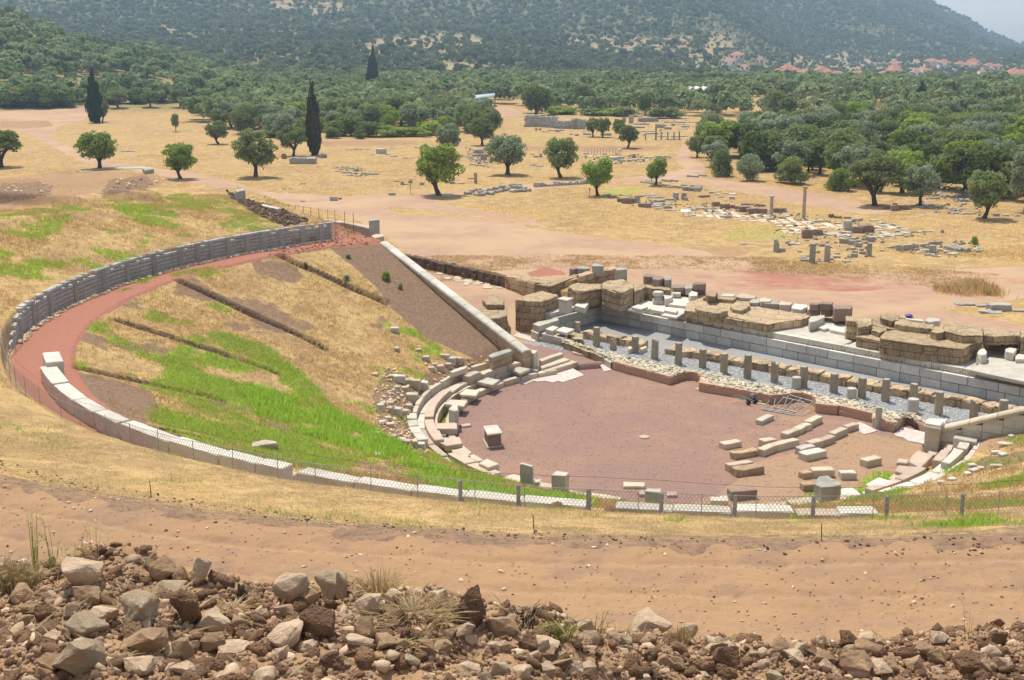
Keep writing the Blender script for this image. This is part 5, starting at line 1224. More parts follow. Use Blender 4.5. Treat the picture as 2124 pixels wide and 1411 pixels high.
# blocks along the back of the stage, on the plain
BK = [('E', [(622, 118), (660, 100), (720, 100), (722, 118), (650, 128)], 2.35, .6, 'redstone', 'left dark block behind the rising brown wall'), ('E', [(695, 108), (740, 92), (810, 105), (800, 122), (700, 122)], 2.4, .7, 'grey', 'grey flat-topped block behind the rising brown wall'),
 ('E', [(825, 80), (850, 70), (935, 88), (930, 100), (830, 95)], 2.75, .8, 'grey', 'long grey block lying highest behind the rising brown wall'), ('E', [(1045, 120), (1080, 105), (1150, 115), (1150, 128), (1050, 135)], 2.6, 1.2, 'grey', 'grey stacked blocks at the far end of the rising brown wall'),
 ('E', [(1298, 178), (1330, 168), (1400, 175), (1390, 195), (1310, 195)], 2.15, .6, 'redstone', 'dark squared block left of two others behind the corner wall'), ('E', [(1380, 195), (1400, 180), (1480, 192), (1490, 210), (1440, 225), (1385, 215)], 2.15, .6, 'redstone', 'rounded dark block between two others behind the corner wall'), ('E', [(1490, 210), (1510, 192), (1555, 200), (1555, 220), (1500, 225)], 2.15, .6, 'grey', 'grey rounded block right of two dark ones behind the corner wall'),
 ('E', [(1295, 250), (1320, 240), (1560, 265), (1545, 282)], 1.65, .2, 'marble', 'white base slab under the three dark blocks'), ('E', [(1550, 275), (1580, 258), (1680, 268), (1670, 295), (1570, 295)], 2.0, .5, 'redstone', 'dark block left of the two-high stack by the doorway'), ('E', [(1672, 282), (1700, 265), (1755, 275), (1745, 300), (1680, 300)], 2.0, .5, 'grey', 'grey block touching the two-high stack by the doorway'),
 ('E', [(1750, 255), (1770, 242), (1872, 245), (1868, 262), (1765, 265)], 2.3, .42, 'redstone', 'upper block of the reddish two-high stack by the doorway'), ('E', [(1752, 295), (1770, 284), (1870, 290), (1866, 302), (1765, 305)], 1.88, .42, 'redstone', 'lower block of the reddish two-high stack by the doorway'),
 ('E', [(1555, 335), (1575, 320), (1645, 330), (1640, 350), (1570, 348)], 1.7, .3, 'marble', 'small white block in front of the dark stones'), ('F', [(590, 230), (625, 213), (722, 222), (715, 240), (640, 240)], 2.15, .3, 'marble', 'flat white slab behind the middle platform, leftmost'), ('F', [(720, 240), (780, 212), (925, 235), (905, 258), (770, 252)], 2.1, .35, 'pinkish', 'long pinkish slab behind the middle platform'),
 ('F', [(862, 280), (890, 262), (965, 268), (985, 290), (940, 300), (870, 300)], 2.1, .4, 'grey', 'grey block with a dark cleft behind the middle platform'), ('F', [(940, 270), (985, 250), (1058, 268), (1050, 290), (960, 290)], 2.2, .5, 'beige', 'beige tilted block behind the middle platform'), ('F', [(985, 295), (1030, 275), (1130, 285), (1120, 312), (1000, 310)], 2.1, .5, 'grey', 'wide grey block behind the middle platform'),
 ('F', [(1118, 305), (1150, 285), (1252, 298), (1235, 320), (1135, 318)], 2.1, .5, 'pinkish', 'squared white-topped block behind the middle platform'), ('F', [(1242, 330), (1270, 308), (1385, 318), (1395, 335), (1330, 362), (1255, 350)], 2.05, .4, 'white', 'white wedge-shaped block behind the middle platform'), ('F', [(1372, 335), (1400, 322), (1420, 345), (1400, 365)], 2.0, .4, 'beige', 'small beige stone left of the dark stack'),
 ('F', [(1408, 305), (1430, 292), (1500, 300), (1490, 318), (1415, 315)], 2.5, .42, 'redstone', 'upper left block of the dark stack between the platforms'), ('F', [(1408, 355), (1430, 345), (1510, 352), (1500, 366), (1415, 365)], 2.08, .42, 'redstone', 'lower left block of the dark stack between the platforms'), ('F', [(1490, 300), (1520, 285), (1622, 295), (1612, 315), (1500, 312)], 2.52, .45, 'redstone', 'upper middle block of the dark stack between the platforms'),
 ('F', [(1512, 362), (1535, 352), (1622, 360), (1615, 372), (1520, 372)], 2.08, .42, 'redstone', 'lower middle block of the dark stack between the platforms'), ('F', [(1622, 335), (1640, 308), (1700, 330), (1790, 318), (1802, 335), (1780, 355), (1640, 358)], 2.42, .85, 'redstone', 'big V-notched block at the right end of the dark stack'),
 ('G', [(980, 255), (1000, 245), (1200, 278), (1190, 292), (1050, 275)], 2.3, .3, 'white', 'thin white slab behind the large right platform'), ('G', [(1210, 285), (1240, 258), (1350, 268), (1350, 290), (1260, 298)], 2.45, .35, 'marble', 'white flat stone right of the purple bag')]
for (c_, pt, zt, h_, mt, lb_) in BK: T(c_, pt, zt, h_, 'stone_block', lb_, 'stone block', mt, .035, 'loose blocks along the back of the stage')
q = G(*cp('G', 1064, 252)); mpur, g_, p_ = newmat('purple_cloth', .7, .2); g_.put(p_.inputs['Base Color'], g_.mix(g_.ramp(g_.noise(g_.pos(), 9, 3), .4, .6), (.09, .06, .28), (.16, .12, .40)))
qz = 2.3
bm = bmesh.new(); bmesh.ops.create_icosphere(bm, subdivisions=3, radius=.24)
qq = unp(*cp('G', 1064, 245), z=qz+.1)
for v in bm.verts: v.co.z = max(v.co.z*.45, -.08); v.co += mnoise.noise_vector(v.co*6)*.05; v.co += Vector((qq[0], qq[1], qz+.1))
tag(finish('bag', bm, mpur, None, None, True), 'small purple bag left behind the large right platform', 'bag')
qq2 = [(qq[0]-.5, qq[1]-.3), (qq[0]+.5, qq[1]-.4), (qq[0]+.5, qq[1]+.4), (qq[0]-.5, qq[1]+.4)]
block(qq2, qz+.02, .9, 'stone_block', 'brown stone carrying the purple bag', 'stone block', 'poros', .05)
# ------------------------------------------------------------------ fluted column stumps
COL = [(1197, 690, 668, 0, 'short smooth'), (1237, 718, 679, 1, 'pitted'), (1272, 726, 702, 2, 'broken low'), (1317, 732, 698, 1, 'fluted'), (1358, 745, 703, 1, 'split-topped'), (1407, 756, 711, 1, 'fluted'), (1457, 763, 724, 1, 'fluted'), (1501, 774, 733, 1, 'slightly leaning'), (1550, 785, 736, 1, 'fluted'), (1606, 793, 750, 1, 'pointed'), (1666, 804, 760, 1, 'round-topped'), (1729, 815, 775, 1, 'fluted'), (1787, 825, 783, 1, 'deeply fluted'), (1836, 833, 786, 1, 'deeply fluted'), (1893, 845, 796, 1, 'drilled'), (1946, 860, 812, 0, 'smooth'), (2019, 869, 829, 2, 'obliquely broken'), (2078, 881, 829, 0, 'half hidden')]
for i, (bx, by, ty, kd, ad) in enumerate(COL):
    q = unp(bx, by, z=0); s = (q[1]*cP+4.4)/FPX; hh_ = (by-ty)*s/cP; r = .225
    prof = [(r*1.02, -.1), (r, hh_*.3), (r*.985, hh_*.6), (r*.97, hh_*.98), (r*.9, hh_)]
    o = lathe('column_stump', q[0], q[1], 0, prof, 'column', None, 28, .20 if kd else 0.0, .02 if kd else .01)
    if kd == 2:
        for v in o.data.vertices:
            if v.co.z > hh_*.45: v.co.z -= max(0, (v.co.x-q[0]+.1))*1.3; 
    if 'split' in ad or 'pointed' in ad:
        for v in o.data.vertices:
            if v.co.z > hh_*.8 and v.co.x > q[0]: v.co.z -= .12
    tag(o, '%s grey-brown column stump, %s in the row counted from the left' % (ad, ORD[i]), 'column', 'row of column stumps in front of the podium')
for (bx, by, ty, r, mt, lb_) in [(1651.5, 806, 782, .27, 'marble', 'short pale drum, leftmost of three standing in front of the column row'), (1766, 826, 805, .27, 'marble', 'short pale drum, middle of three standing in front of the column row'), (1893, 857, 827, .30, 'marble', 'short pale drum, rightmost of three in front of the column row'), (1820.5, 888, 844, .165, 'grey', 'slim grey column standing in front of the brick wall')]:
    q = unp(bx, by, z=0); s = (q[1]*cP+4.4)/FPX; hh_ = (by-ty)*s/cP
    o = lathe('column_drum', q[0], q[1], 0, [(r, -.05), (r, hh_*.5), (r*.98, hh_*.93), (r*.88, hh_)], mt, None, 24, 0, .008); tag(o, lb_, 'column')
# ------------------------------------------------------------------ brown foundation row between columns and podium
L = []; rgp = random.Random(5)
a_ = -15.5
while a_ < 15:
    w_ = rgp.uniform(.7, 1.15); b_ = 12.75+rgp.uniform(-.06, .06)-(.0 if a_ > -8 else .2); zt = rgp.uniform(.38, .52)
    if not (-11.2 < a_ < -9.6):
        x_, y_ = fromab(a_+w_/2, b_); L.append(((x_, y_, zt/2-.05), (w_/2-.005, .5, zt/2+.05), -AE, rgp.random()))
    a_ += w_
for nm_, sel_ in (('short low row of brown foundation blocks at the left end of the channel', lambda l: toab(l[0][0], l[0][1])[0] < -10.4), ('long low row of brown foundation blocks between the columns and the marble podium', lambda l: toab(l[0][0], l[0][1])[0] >= -10.4)):
    tag(boxes_mesh('foundation_row', [l for l in L if sel_(l)], 'porosjoint', None, .13, .06), nm_, 'stone wall')
for i, pt in enumerate([[(1240, 810), (1310, 790), (1330, 800), (1262, 826)], [(1262, 845), (1325, 825), (1335, 838), (1272, 866)], [(1150, 835), (1235, 820), (1250, 835), (1165, 860)]]):
    T('E', pt, .28+.03*i, .3, 'stone_block', ['upper of two small pale steps between the column stumps', 'lower of two small pale steps between the column stumps', 'small flat stone left of the two pale steps'][i], 'stone block', 'beige', .02)
# steps at the left end of the stage
for (c_, pt, zt, h_, mt, lb_) in [('E', [(492, 682), (560, 650), (670, 672), (598, 708)], .92, .2, 'white', 'white square slab on top of the left stage steps'), ('E', [(400, 672), (470, 640), (525, 655), (470, 690)], .86, .45, 'white', 'white block left of the square slab on the stage steps'), ('E', [(365, 712), (415, 688), (600, 732), (560, 758)], .55, .3, 'marble', 'upper long step at the left end of the stage'), ('E', [(330, 748), (365, 735), (572, 772), (560, 792)], .26, .3, 'pinkish', 'lower long step at the left end of the stage'),
 ('E', [(268, 685), (300, 668), (395, 672), (330, 712)], .55, .62, 'marble', 'rounded grey foundation block under the brown tower'), ('E', [(285, 625), (330, 605), (520, 572), (525, 590), (345, 645)], .98, .42, 'marble', 'long grey marble course under the brown tower'), ('E', [(600, 720), (660, 700), (745, 720), (750, 770), (650, 760)], .5, .5, 'poros', 'rough rubble stone beside the shortest column stump'), ('E', [(640, 870), (780, 905), (800, 918), (660, 890)], .12, .15, 'pinkish', 'thin pinkish sill along the foot of the cobbled wall'), ('E', [(935, 915), (960, 900), (1060, 925), (1030, 945), (1000, 980), (940, 945)], .42, .4, 'marble', 'pale rounded block at the left corner of the brick front')]:
    T(c_, pt, zt, h_, 'stone_block', lb_, 'stone block', mt, .02)
# ------------------------------------------------------------------ brick front of the stage and its cobble fill
ZB = .50
FR = [('E', 1015, 968), ('E', 1130, 1000), ('E', 1540, 1108), ('E', 1625, 1075), ('E', 1680, 1062), ('E', 1740, 1064), ('E', 1795, 1078), ('E', 1826, 1098), ('F', 395, 1030), ('F', 800, 1098), ('F', 1040, 1145), ('F', 1200, 1135), ('F', 1260, 1122), ('F', 1350, 1122), ('F', 1430, 1150), ('F', 1472, 1190), ('F', 1462, 1222), ('G', 410, 1068), ('G', 420, 1062), ('G', 730, 1135), ('G', 740, 1175), ('G', 925, 1222), ('G', 1040, 1135), ('G', 1110, 1148)]
FRP = [Vector(unp(*cp(*p), z=ZB)) for p in FR]
def ribbon(name, P, z0_, z1_, th, mat, label, cat, rough=.01, split=.5):
    V = []; F = []; n = len(P); off = []
    for i in range(n):
        d = (P[min(i+1, n-1)]-P[max(i-1, 0)]).normalized(); off.append(Vector((-d.y, d.x)))
    off = [Vector((NX, NY)) for o in off]
    for p, o in zip(P, off):
        for (q, z) in ((p, z0_), (p, z1_), (p+o*th, z1_), (p+o*th, z0_)): V.append((q.x, q.y, z))
    bm = bmesh.new(); vs = [bm.verts.new(v) for v in V]
    for i in range(n-1):
        a = i*4; b = a+4
        for k in range(4): bm.faces.new((vs[a+k], vs[a+(k+1) % 4], vs[b+(k+1) % 4], vs[b+k]))
    bm.faces.new(vs[0:4]); bm.faces.new(vs[-4:][::-1]); bmesh.ops.recalc_face_normals(bm, faces=bm.faces[:]); roughen(bm, rough, split, 2.5, 7)
    o = finish(name, bm, mat); tag(o, label, cat); return o
def brickmat():
    m, g, p = newmat('thin_red_brick_courses', .92, .1); v = g.pos(); s = g.new("ShaderNodeSeparateXYZ"); g.put(s.inputs[0], v)
    u = g.math('ADD', g.math('MULTIPLY', s.outputs[0], EX), g.math('MULTIPLY', s.outputs[1], EY)); cb = g.new("ShaderNodeCombineXYZ"); g.put(cb.inputs[0], u); g.put(cb.inputs[1], s.outputs[2])
    b = g.new("ShaderNodeTexBrick"); g.put(b.inputs['Vector'], cb.outputs[0]); b.inputs['Scale'].default_value = 1.0; b.inputs['Brick Width'].default_value = .34; b.inputs['Row Height'].default_value = .075; b.inputs['Mortar Size'].default_value = .012
    b.inputs['Color1'].default_value = (.52, .29, .195, 1); b.inputs['Color2'].default_value = (.42, .235, .16, 1); b.inputs['Mortar'].default_value = (.44, .34, .25, 1)
    n = g.noise(v, 4, 5, .65); c = g.mix(g.ramp(n, .5, .75), b.outputs['Color'], (.50, .35, .25)); g.put(p.inputs['Base Color'], c)
    g.put(p.inputs['Normal'], g.bump(b.outputs['Fac'], .4, -.03)); return m
M['brickwall'] = brickmat()
ribbon('brick_wall', FRP, -.05, ZB, .34, 'brickwall', 'low red brick front wall of the stage with two curved niches', 'brick wall', .008)
ribbon('brick_step', [Vector(unp(*cp('G', 425, 1112), z=.25)), Vector(unp(*cp('G', 700, 1165), z=.25))], -.02, .25, .3, 'brickwall', 'low brick step inside the right recess of the brick wall', 'brick wall')
ribbon('cobble_wall', [Vector(unp(*cp('E', 570, 800), z=.4)), Vector(unp(*cp('E', 780, 878), z=.4)), Vector(unp(*cp('E', 940, 940), z=.4))], -.05, .42, .5, 'poros', 'dark rubble wall edge at the left end of the cobble strip', 'stone wall', .05)
CBB = [(1168, 702), (1230, 724), (1290, 739), (1340, 750), (1410, 764), (1500, 779), (1550, 794), (1610, 804), (1650, 811), (1700, 819), (1750, 828), (1810, 843), (1850, 854), (1900, 868), (1925, 880)]
cbw = [unp(px_, py_, z=.46) for px_, py_ in CBB]+[(p.x+NX*.12, p.y+NY*.12) for p in FRP[::-1]]+[unp(px_, py_, z=.42) for px_, py_ in [(1250, 738), (1212, 722), (1166, 709)]]
def gridfill(poly, z, st=.16):
    A_1 = np.array(poly); xs = np.arange(A_1[:, 0].min(), A_1[:, 0].max()+st, st); ys = np.arange(A_1[:, 1].min(), A_1[:, 1].max()+st, st); gx, gy = np.meshgrid(xs, ys); ins = inpoly(gx.ravel(), gy.ravel(), poly).reshape(gx.shape)
    ix = np.arange(gx.size).reshape(gx.shape); k = ins[:-1, :-1] | ins[1:, 1:]; F = np.stack([ix[:-1, :-1][k], ix[:-1, 1:][k], ix[1:, 1:][k], ix[1:, :-1][k]], -1)
    us = np.unique(F); mp_ = np.full(gx.size, -1); mp_[us] = np.arange(len(us)); V = np.stack([gx.ravel(), gy.ravel(), z+.05*fbm(gx.ravel(), gy.ravel(), .5, 2)], -1)[us]
    return mesh_np('fill', V, mp_[F], M['cobble'], None, True)
fill = gridfill(cbw, .43)
e_ = empty('cobble_strip', (cbw[0][0], cbw[0][1], 0)); tag(e_, 'strip of loose yellow-grey cobbles filling the stage front behind the bricks', 'cobbles'); local(fill, e_)
ax = np.array(cbw); x0, y0 = ax.min(0); x1, y1 = ax.max(0)
rgc = np.random.default_rng(3)
def stones_mesh(name, X, Y, Z, S, mat, seed=1, flat=.45, parent=None, tilt=.5):
    rg = np.random.default_rng(seed); bm = bmesh.new(); bmesh.ops.create_icosphere(bm, subdivisions=1, radius=1.0)
    bv = np.array([v.co[:] for v in bm.verts]); bf = np.array([[v.index for v in f.verts] for f in bm.faces]); bm.free()
    n = len(X); nv = len(bv); P = bv[None]*(1+rg.uniform(-.3, .3, (n, nv, 1)))
    P = P*np.stack([rg.uniform(.8, 1.5, n), rg.uniform(.7, 1.1, n), rg.uniform(.6, 1.1, n)*flat], -1)[:, None, :]
    th = rg.uniform(0, 6.28, n); ph = rg.uniform(-tilt, tilt, n); c, s = np.cos(ph)[:, None], np.sin(ph)[:, None]
    x_, z_ = P[:, :, 0]*c-P[:, :, 2]*s, P[:, :, 0]*s+P[:, :, 2]*c; y_ = P[:, :, 1]; c, s = np.cos(th)[:, None], np.sin(th)[:, None]
    S_ = np.asarray(S)[:, None]
    V = np.stack([(x_*c-y_*s)*S_+np.asarray(X)[:, None], (x_*s+y_*c)*S_+np.asarray(Y)[:, None], z_*S_+np.asarray(Z)[:, None]], -1).reshape(-1, 3)
    F = (bf[None]+(np.arange(n)*nv)[:, None, None]).reshape(-1, 3)
    return mesh_np(name, V, F, M[mat] if isinstance(mat, str) else mat, parent, False, {"tint": ('FACE', 'FLOAT', np.repeat(rg.random(n)*1.6, len(bf)))})
gx = rgc.uniform(x0, x1, 26000); gy = rgc.uniform(y0, y1, 26000); k = inpoly(gx, gy, cbw); gx, gy = gx[k][:4200], gy[k][:4200]
o = stones_mesh('cobbles', gx, gy, .45+.08*fbm(gx, gy, .8, 2)+rgc.uniform(-.02, .05, len(gx)), rgc.uniform(.07, .17, len(gx)), 'cobble', 4, .5); local(o, e_); o['kind'] = 'stuff'
# gravel stones between the columns
M['gravelst'] = stone_mat('grey_white_gravel', (.58, .57, .56), (.38, .38, .39), (.72, .71, .69), 4, .9, .3)
gx = []; gy = []
aa = rgc.uniform(-16.5, 14, 26000); bb = rgc.uniform(8.6, 12.3, 26000)
gx, gy = fromab(aa, bb); k = ~inpoly(gx, gy, cbw); gx, gy = gx[k][:15000], gy[k][:15000]
o = stones_mesh('gravel', gx, gy, np.full(len(gx), .01), rgc.uniform(.02, .05, len(gx)), 'gravelst', 6, .7); tag(o, 'grey-white gravel spread between the column stumps', 'gravel', None, 'stuff')
# ------------------------------------------------------------------ tools left on the orchestra
def matte(name, col, rough=.6, metal=0.0, sc=12):
    m, g, p = newmat(name, rough, .4); n = g.noise(g.pos(), sc, 4); g.put(p.inputs['Base Color'], g.mix(g.ramp(n, .35, .7), col, tuple(c*.72 for c in col))); p.inputs['Metallic'].default_value = metal; return m
M['plank'] = matte('raw_timber', (.55, .42, .27)); M['steel'] = matte('galvanised_steel', (.28, .31, .32), .5, .4); M['rubber'] = matte('black_rubber', (.03, .03, .03)); M['rustpost'] = matte('rusty_iron', (.10, .06, .045)); M['whitepaint'] = matte('white_paint', (.75, .75, .73)); M['wire'] = matte('zinc_wire', (.34, .35, .37), .6, 0)
bar('F', 362, 1080, 870, 1178, .26, .06, 'plank', 'long raw timber plank lying in front of the brick wall', 'plank', 'plank', .003)
bar('F', 915, 1180, 985, 1195, .3, .12, 'plank', 'short timber board beside the trolley', 'plank', 'plank', .004)
bar('F', 930, 1215, 1010, 1225, .2, .05, 'plank', 'thin white board leaning between trolley and frames', 'plank', 'plank', .003)
def tubes(name, segs, r, mat, parent=None, ns=6):
    V = []; F = []
    for sg in segs:
        v, f = tube([tuple(p) for p in sg], [r]*len(sg), ns); o = len(V); V += v; F += [tuple(i+o for i in q) for q in f]
    return mesh_np(name, V, F, M[mat], parent, True)
def W(c, x_, y_, z): q = unp(*cp(c, x_, y_), z=z); return Vector((q[0], q[1], z))
e_ = empty('trolley', tuple(W('F', 855, 1225, 0))); tag(e_, 'hand trolley lying by the timber plank, two small wheels and dark plate', 'trolley')
ax_ = W('F', 845, 1212, .16); bx_ = W('F', 905, 1200, .16)
for nm, c0_ in (('wheel', ax_), ('wheel', bx_)):
    V, F = tube([tuple(c0_-Vector((.76, -.65, 0))*.0), tuple(c0_+Vector((.05, .04, 0)))], [.16, .16], 16); V = list(V); k = len(V); V += [tuple(c0_), tuple(c0_+Vector((.05, .04, 0)))]
    F = [tuple(f) for f in F]+[(j, (j+1) % 16, k, k) for j in range(16)]+[(16+j, 16+(j+1) % 16, k+1, k+1) for j in range(16)]
    bm = bmesh.new(); vs = [bm.verts.new(v) for v in V]
    for f in F:
        ff = [vs[i] for i in dict.fromkeys(f)]
        if len(ff) > 2:
            try: bm.faces.new(ff)
            except Exception: pass
    local(finish(nm, bm, 'rubber'), e_)
local(tubes('handle_frame', [[ax_, W('F', 720, 1160, .35)], [bx_, W('F', 760, 1145, .35)], [W('F', 720, 1160, .35), W('F', 700, 1155, .38), W('F', 760, 1145, .35)], [W('F', 780, 1180, .27), W('F', 815, 1165, .27)]], .018, 'steel'), e_)
pq = [W('F', 865, 1200, .12), W('F', 915, 1190, .12)]; V = [tuple(pq[0]), tuple(pq[1]), tuple(pq[1]+Vector((0, .1, .36))), tuple(pq[0]+Vector((0, .1, .36)))]; V += [tuple(Vector(v)+Vector((0, .03, 0))) for v in V]
local(mesh_np('toe_plate', V, [(0, 1, 2, 3), (7, 6, 5, 4), (0, 4, 5, 1), (1, 5, 6, 2), (2, 6, 7, 3), (3, 7, 4, 0)], M['steel']), e_)
def frame(c, pts, z, lb_):
    e = empty('scaffold_frame', tuple(W(c, *pts[0], z))); tag(e, lb_, 'metal frame', 'scaffold frames lying by the brick wall')
    A_1, B_1, C_1, D_1 = [W(c, *p, z+(.28 if i in (1, 2) else 0.0)) for i, p in enumerate(pts)]
    local(tubes('rail', [[A_1, D_1]], .028, 'steel'), e); local(tubes('rail', [[B_1, C_1]], .028, 'steel'), e)
    for i in range(4):
        t = i/3; local(tubes('rung', [[A_1.lerp(D_1, t), B_1.lerp(C_1, t)]], .024, 'steel'), e)
frame('F', [(985, 1270), (1078, 1145), (1358, 1210), (1225, 1305)], .08, 'front grey steel scaffold frame lying by the right niche')
frame('F', [(1080, 1255), (1105, 1110), (1440, 1205), (1335, 1310)], .16, 'rear grey steel scaffold frame leaning over the other')
T_ = tubes('steel_pipe', [[W('F', 958, 1274, .04), W('F', 1272, 1328, .04)]], .028, 'steel'); tag(T_, 'loose steel pipe in front of the scaffold frames', 'pipe')
# ------------------------------------------------------------------ top of the seats: kerb, dry-stone wall, wire fence
def tilt(an): a2 = an+360 if an < 90 else an; return .52*float(sst(246, 316, np.array(a2)))
def ang_at(px, py, dz):
    an = 270.0
    for i in range(4):
        a_, b_ = toab(*unp(px, py, z=6.0+dz+tilt(an))); an = math.degrees(math.atan2(b_, a_)) % 360
    return an if an > 90 else an+360
RK = [((122, 729), (122, 750), .78, 'white'), ((122, 757), (125, 793), .6, 'white'), ((126, 797), (150, 829), .6, 'white'), ((151, 831), (175, 857), .6, 'white'), ((176, 859), (207, 883), .6, 'white'), ((211, 888), (300, 927), .6, 'marble'), ((302, 928), (395, 961), .6, 'white'), ((397, 962), (470, 982), .6, 'white'), ((472, 982), (541, 990), .6, 'white'),
 ((577, 998), (700, 1019), .55, 'white'), ((702, 1019), (820, 1039), .55, 'white'), ((822, 1039), (935, 1051), .55, 'white'), ((937, 1051), (1062, 1061), .55, 'white'), ((1064, 1061), (1207, 1068), .55, 'white'), ((1270, 1070), (1395, 1072), .55, 'marble'), ((1396, 1072), (1520, 1073), .55, 'marble'), ((1524, 1073), (1653, 1071), .6, 'white'), ((1657, 1071), (1745, 1070), .5, 'pinkish'), ((1747, 1070), (1828, 1068), .55, 'white')]
for i, (p, q, h_, mt) in enumerate(RK):
    a0 = ang_at(p[0], p[1], h_); a1 = ang_at(q[0], q[1], h_); ro = 29.75+.75*float(sst(237, 250, np.array((a0+a1)/2)))
    zt = 6.0+h_+tilt((a0+a1)/2)
    lb = 'white upright end stone of the upper kerb, highest at the far left' if i == 0 else '%s white slab of the long curved upper kerb, counted from its upper left end' % ORD[i]
    arc(ro-.66+.14*float(sst(244, 262, np.array((a0+a1)/2))), ro, a0, a1, zt-h_-.1, zt, 'kerb_slab', lb, 'kerb slab', mt, .014, 'white slabs of the upper kerb behind the wire fence')
block([fromab(30.2*math.cos(t)*k, 30.2*math.sin(t)*k) for t, k in ((math.radians(ang_at(546, 992, .3)), 1.0), (math.radians(ang_at(572, 997, .3)), 1.0), (math.radians(ang_at(572, 997, .3)), .985), (math.radians(ang_at(546, 992, .3)), .98))], 6.45, .5, 'kerb_slab', 'small beige stone in the gap of the upper kerb', 'kerb slab', 'beige', .05)
for lb_, px_, py_ in (('brown lump of rock lying on the upper kerb, right of the middle', 1145, 1066), ('brown lump of rock at the right gap of the upper kerb', 1264, 1072)):
    an = math.radians(ang_at(px_, py_, .6)); x_, y_ = fromab(30.9*math.cos(an), 30.9*math.sin(an)); z_ = gz(x_, y_)
    bm = bmesh.new(); bmesh.ops.create_icosphere(bm, subdivisions=3, radius=.24)
    for v in bm.verts: v.co.z *= .8; v.co += mnoise.noise_vector(v.co*4+Vector((px_, 0, 0)))*.08; v.co += Vector((x_, y_, z_+.1))
    tag(finish('rock', bm, 'rockred'), lb_, 'rock')
# dry-stone retaining wall with pale ribs
WA0, WA1 = 172.4, 240.0
e_ = empty('retaining_wall', (*fromab(-31, 0), 6)); tag(e_, 'curved dark dry-stone retaining wall above the red path, covered by wire', 'stone wall')
L = []; rw = random.Random(8); RWL = 31.12
ns_ = 0
for row in range(6):
    an = WA0
    while an < WA1:
        w_ = rw.uniform(.2, .42); da = math.degrees(w_/RWL); am = math.radians(an+da/2); hz_ = .21; taper_ = float(sst(240, 226, np.array(an)))
        z_ = 5.95+row*.215
        if row*.215 < 1.28*taper_-.05 and not (row == 5 and rw.random() < .35):
            rr = RWL+float(wr1(math.degrees(am)))+.13+rw.uniform(-.012, .012); x_, y_ = fromab(rr*math.cos(am), rr*math.sin(am))
            ex, ey = fromab(math.cos(am+math.pi/2), math.sin(am+math.pi/2)); L.append(((x_, y_, z_+hz_/2), (w_/2-.008, .17, hz_/2-.018), math.atan2(ey-CY, ex-CX), rw.random()))
        an += da
local(boxes_mesh('masonry', L, 'wallgrey', None, .012, .02), e_)
an = WA0+1.3
while an < 236:
    am = math.radians(an); am2 = math.radians(an+.7); top = 5.95+1.28*float(sst(240, 226, np.array(an)))
    RWX = RWL+float(wr1(an)); pts = [fromab(r_*math.cos(t_), r_*math.sin(t_)) for r_, t_ in ((RWX-.12, am), (RWX-.12, am2), (RWX+.1, am2), (RWX+.1, am))]
    local(block(pts, top, top-5.9, 'rib', None, None, 'wallgrey' if an < 192 else 'grey', .012), e_); an += rw.uniform(2.2, 3.3) if an < 196 else rw.uniform(4, 7)
# rubble along the foot of the wall
n_ = 1500; an = np.radians(rng.uniform(173, 233, n_)); rr = 30.98+wr1(np.degrees(an))-np.abs(rng.normal(0, .16, n_)); x_, y_ = fromab(rr*np.cos(an), rr*np.sin(an)); k = rng.random(n_) < np.where(np.degrees(an) < 200, 1, .45)
x_, y_ = x_[k], y_[k]; o = stones_mesh('rubble', x_, y_, height(x_, y_)+.03, rng.uniform(.05, .13, len(x_)), 'rockpale', 12, .7); tag(o, 'small stones strewn along the foot of the retaining wall', 'rubble', None, 'stuff')
# wire fence
FR_ = 31.28; FRL = 30.93; FA0, FA1 = 171.8, 322.0
e_ = empty('wire_fence', (*fromab(0, -31.28), 6.3)); tag(e_, 'hexagonal wire mesh fence on thin posts round the top of the seats', 'fence')
def fz(an):
    an = np.asarray(an, float); t = np.radians(an); x_, y_ = fromab(FR_*np.cos(t), FR_*np.sin(t)); base = 5.98+(.52*sst(246, 316, an)); base = base+.35*sst(232, 250, an)
    return base
FH = 1.38
def ftop(an): return fz(an)+FH-.38*sst(240, 262, np.asarray(an, float))
cw, chh = .105, .105
nS = int(math.radians(FA1-FA0)*FR_/cw); V = []; F = []
def fp(s, t):
    an = FA0+np.degrees(s*cw/FR_); tt = np.radians(an); wob = .035*np.sin(s*.11)+.02*np.sin(s*.37)
    fr_ = FRL+(FR_-FRL)*sst(232, 246, an)+wob+wr1(an); x_, y_ = fromab(fr_*np.cos(tt), fr_*np.sin(tt)); b0 = fz(an); return np.stack([x_, y_, b0+(ftop(an)-b0)*t], -1)
segs = []
nT = 13
for j in range(nT):
    s0 = np.arange(nS)+(.5 if j % 2 else 0); t0 = j/nT; t1 = (j+.33)/nT; t2 = (j+1)/nT
    segs.append((fp(s0, t0), fp(s0, t1))); segs.append((fp(s0, t1), fp(s0+.5, t2))); segs.append((fp(s0, t1), fp(s0-.5, t2)))
P0 = np.concatenate([a for a, b in segs]); P1_ = np.concatenate([b for a, b in segs]); d = P1_-P0; d /= np.linalg.norm(d, axis=1, keepdims=True)
c3 = np.array([*fromab(0, 0), 7.0]); out = P0-c3; out[:, 2] = 0; out /= np.linalg.norm(out, axis=1, keepdims=True); wdt = np.cross(d, out)*np.concatenate([np.interp(np.degrees(np.arctan2(toab(P0[:, 0], P0[:, 1])[1], toab(P0[:, 0], P0[:, 1])[0])) % 360, [262, 288], [.0085, .0045])])[:, None]
Vv = np.stack([P0-wdt, P0+wdt, P1_+wdt, P1_-wdt], 1).reshape(-1, 3)
local(mesh_np('wire_mesh', Vv, np.arange(len(Vv)).reshape(-1, 4), M['wire']), e_)
s_ = np.linspace(0, nS, 260); top = fp(s_, 1.0)
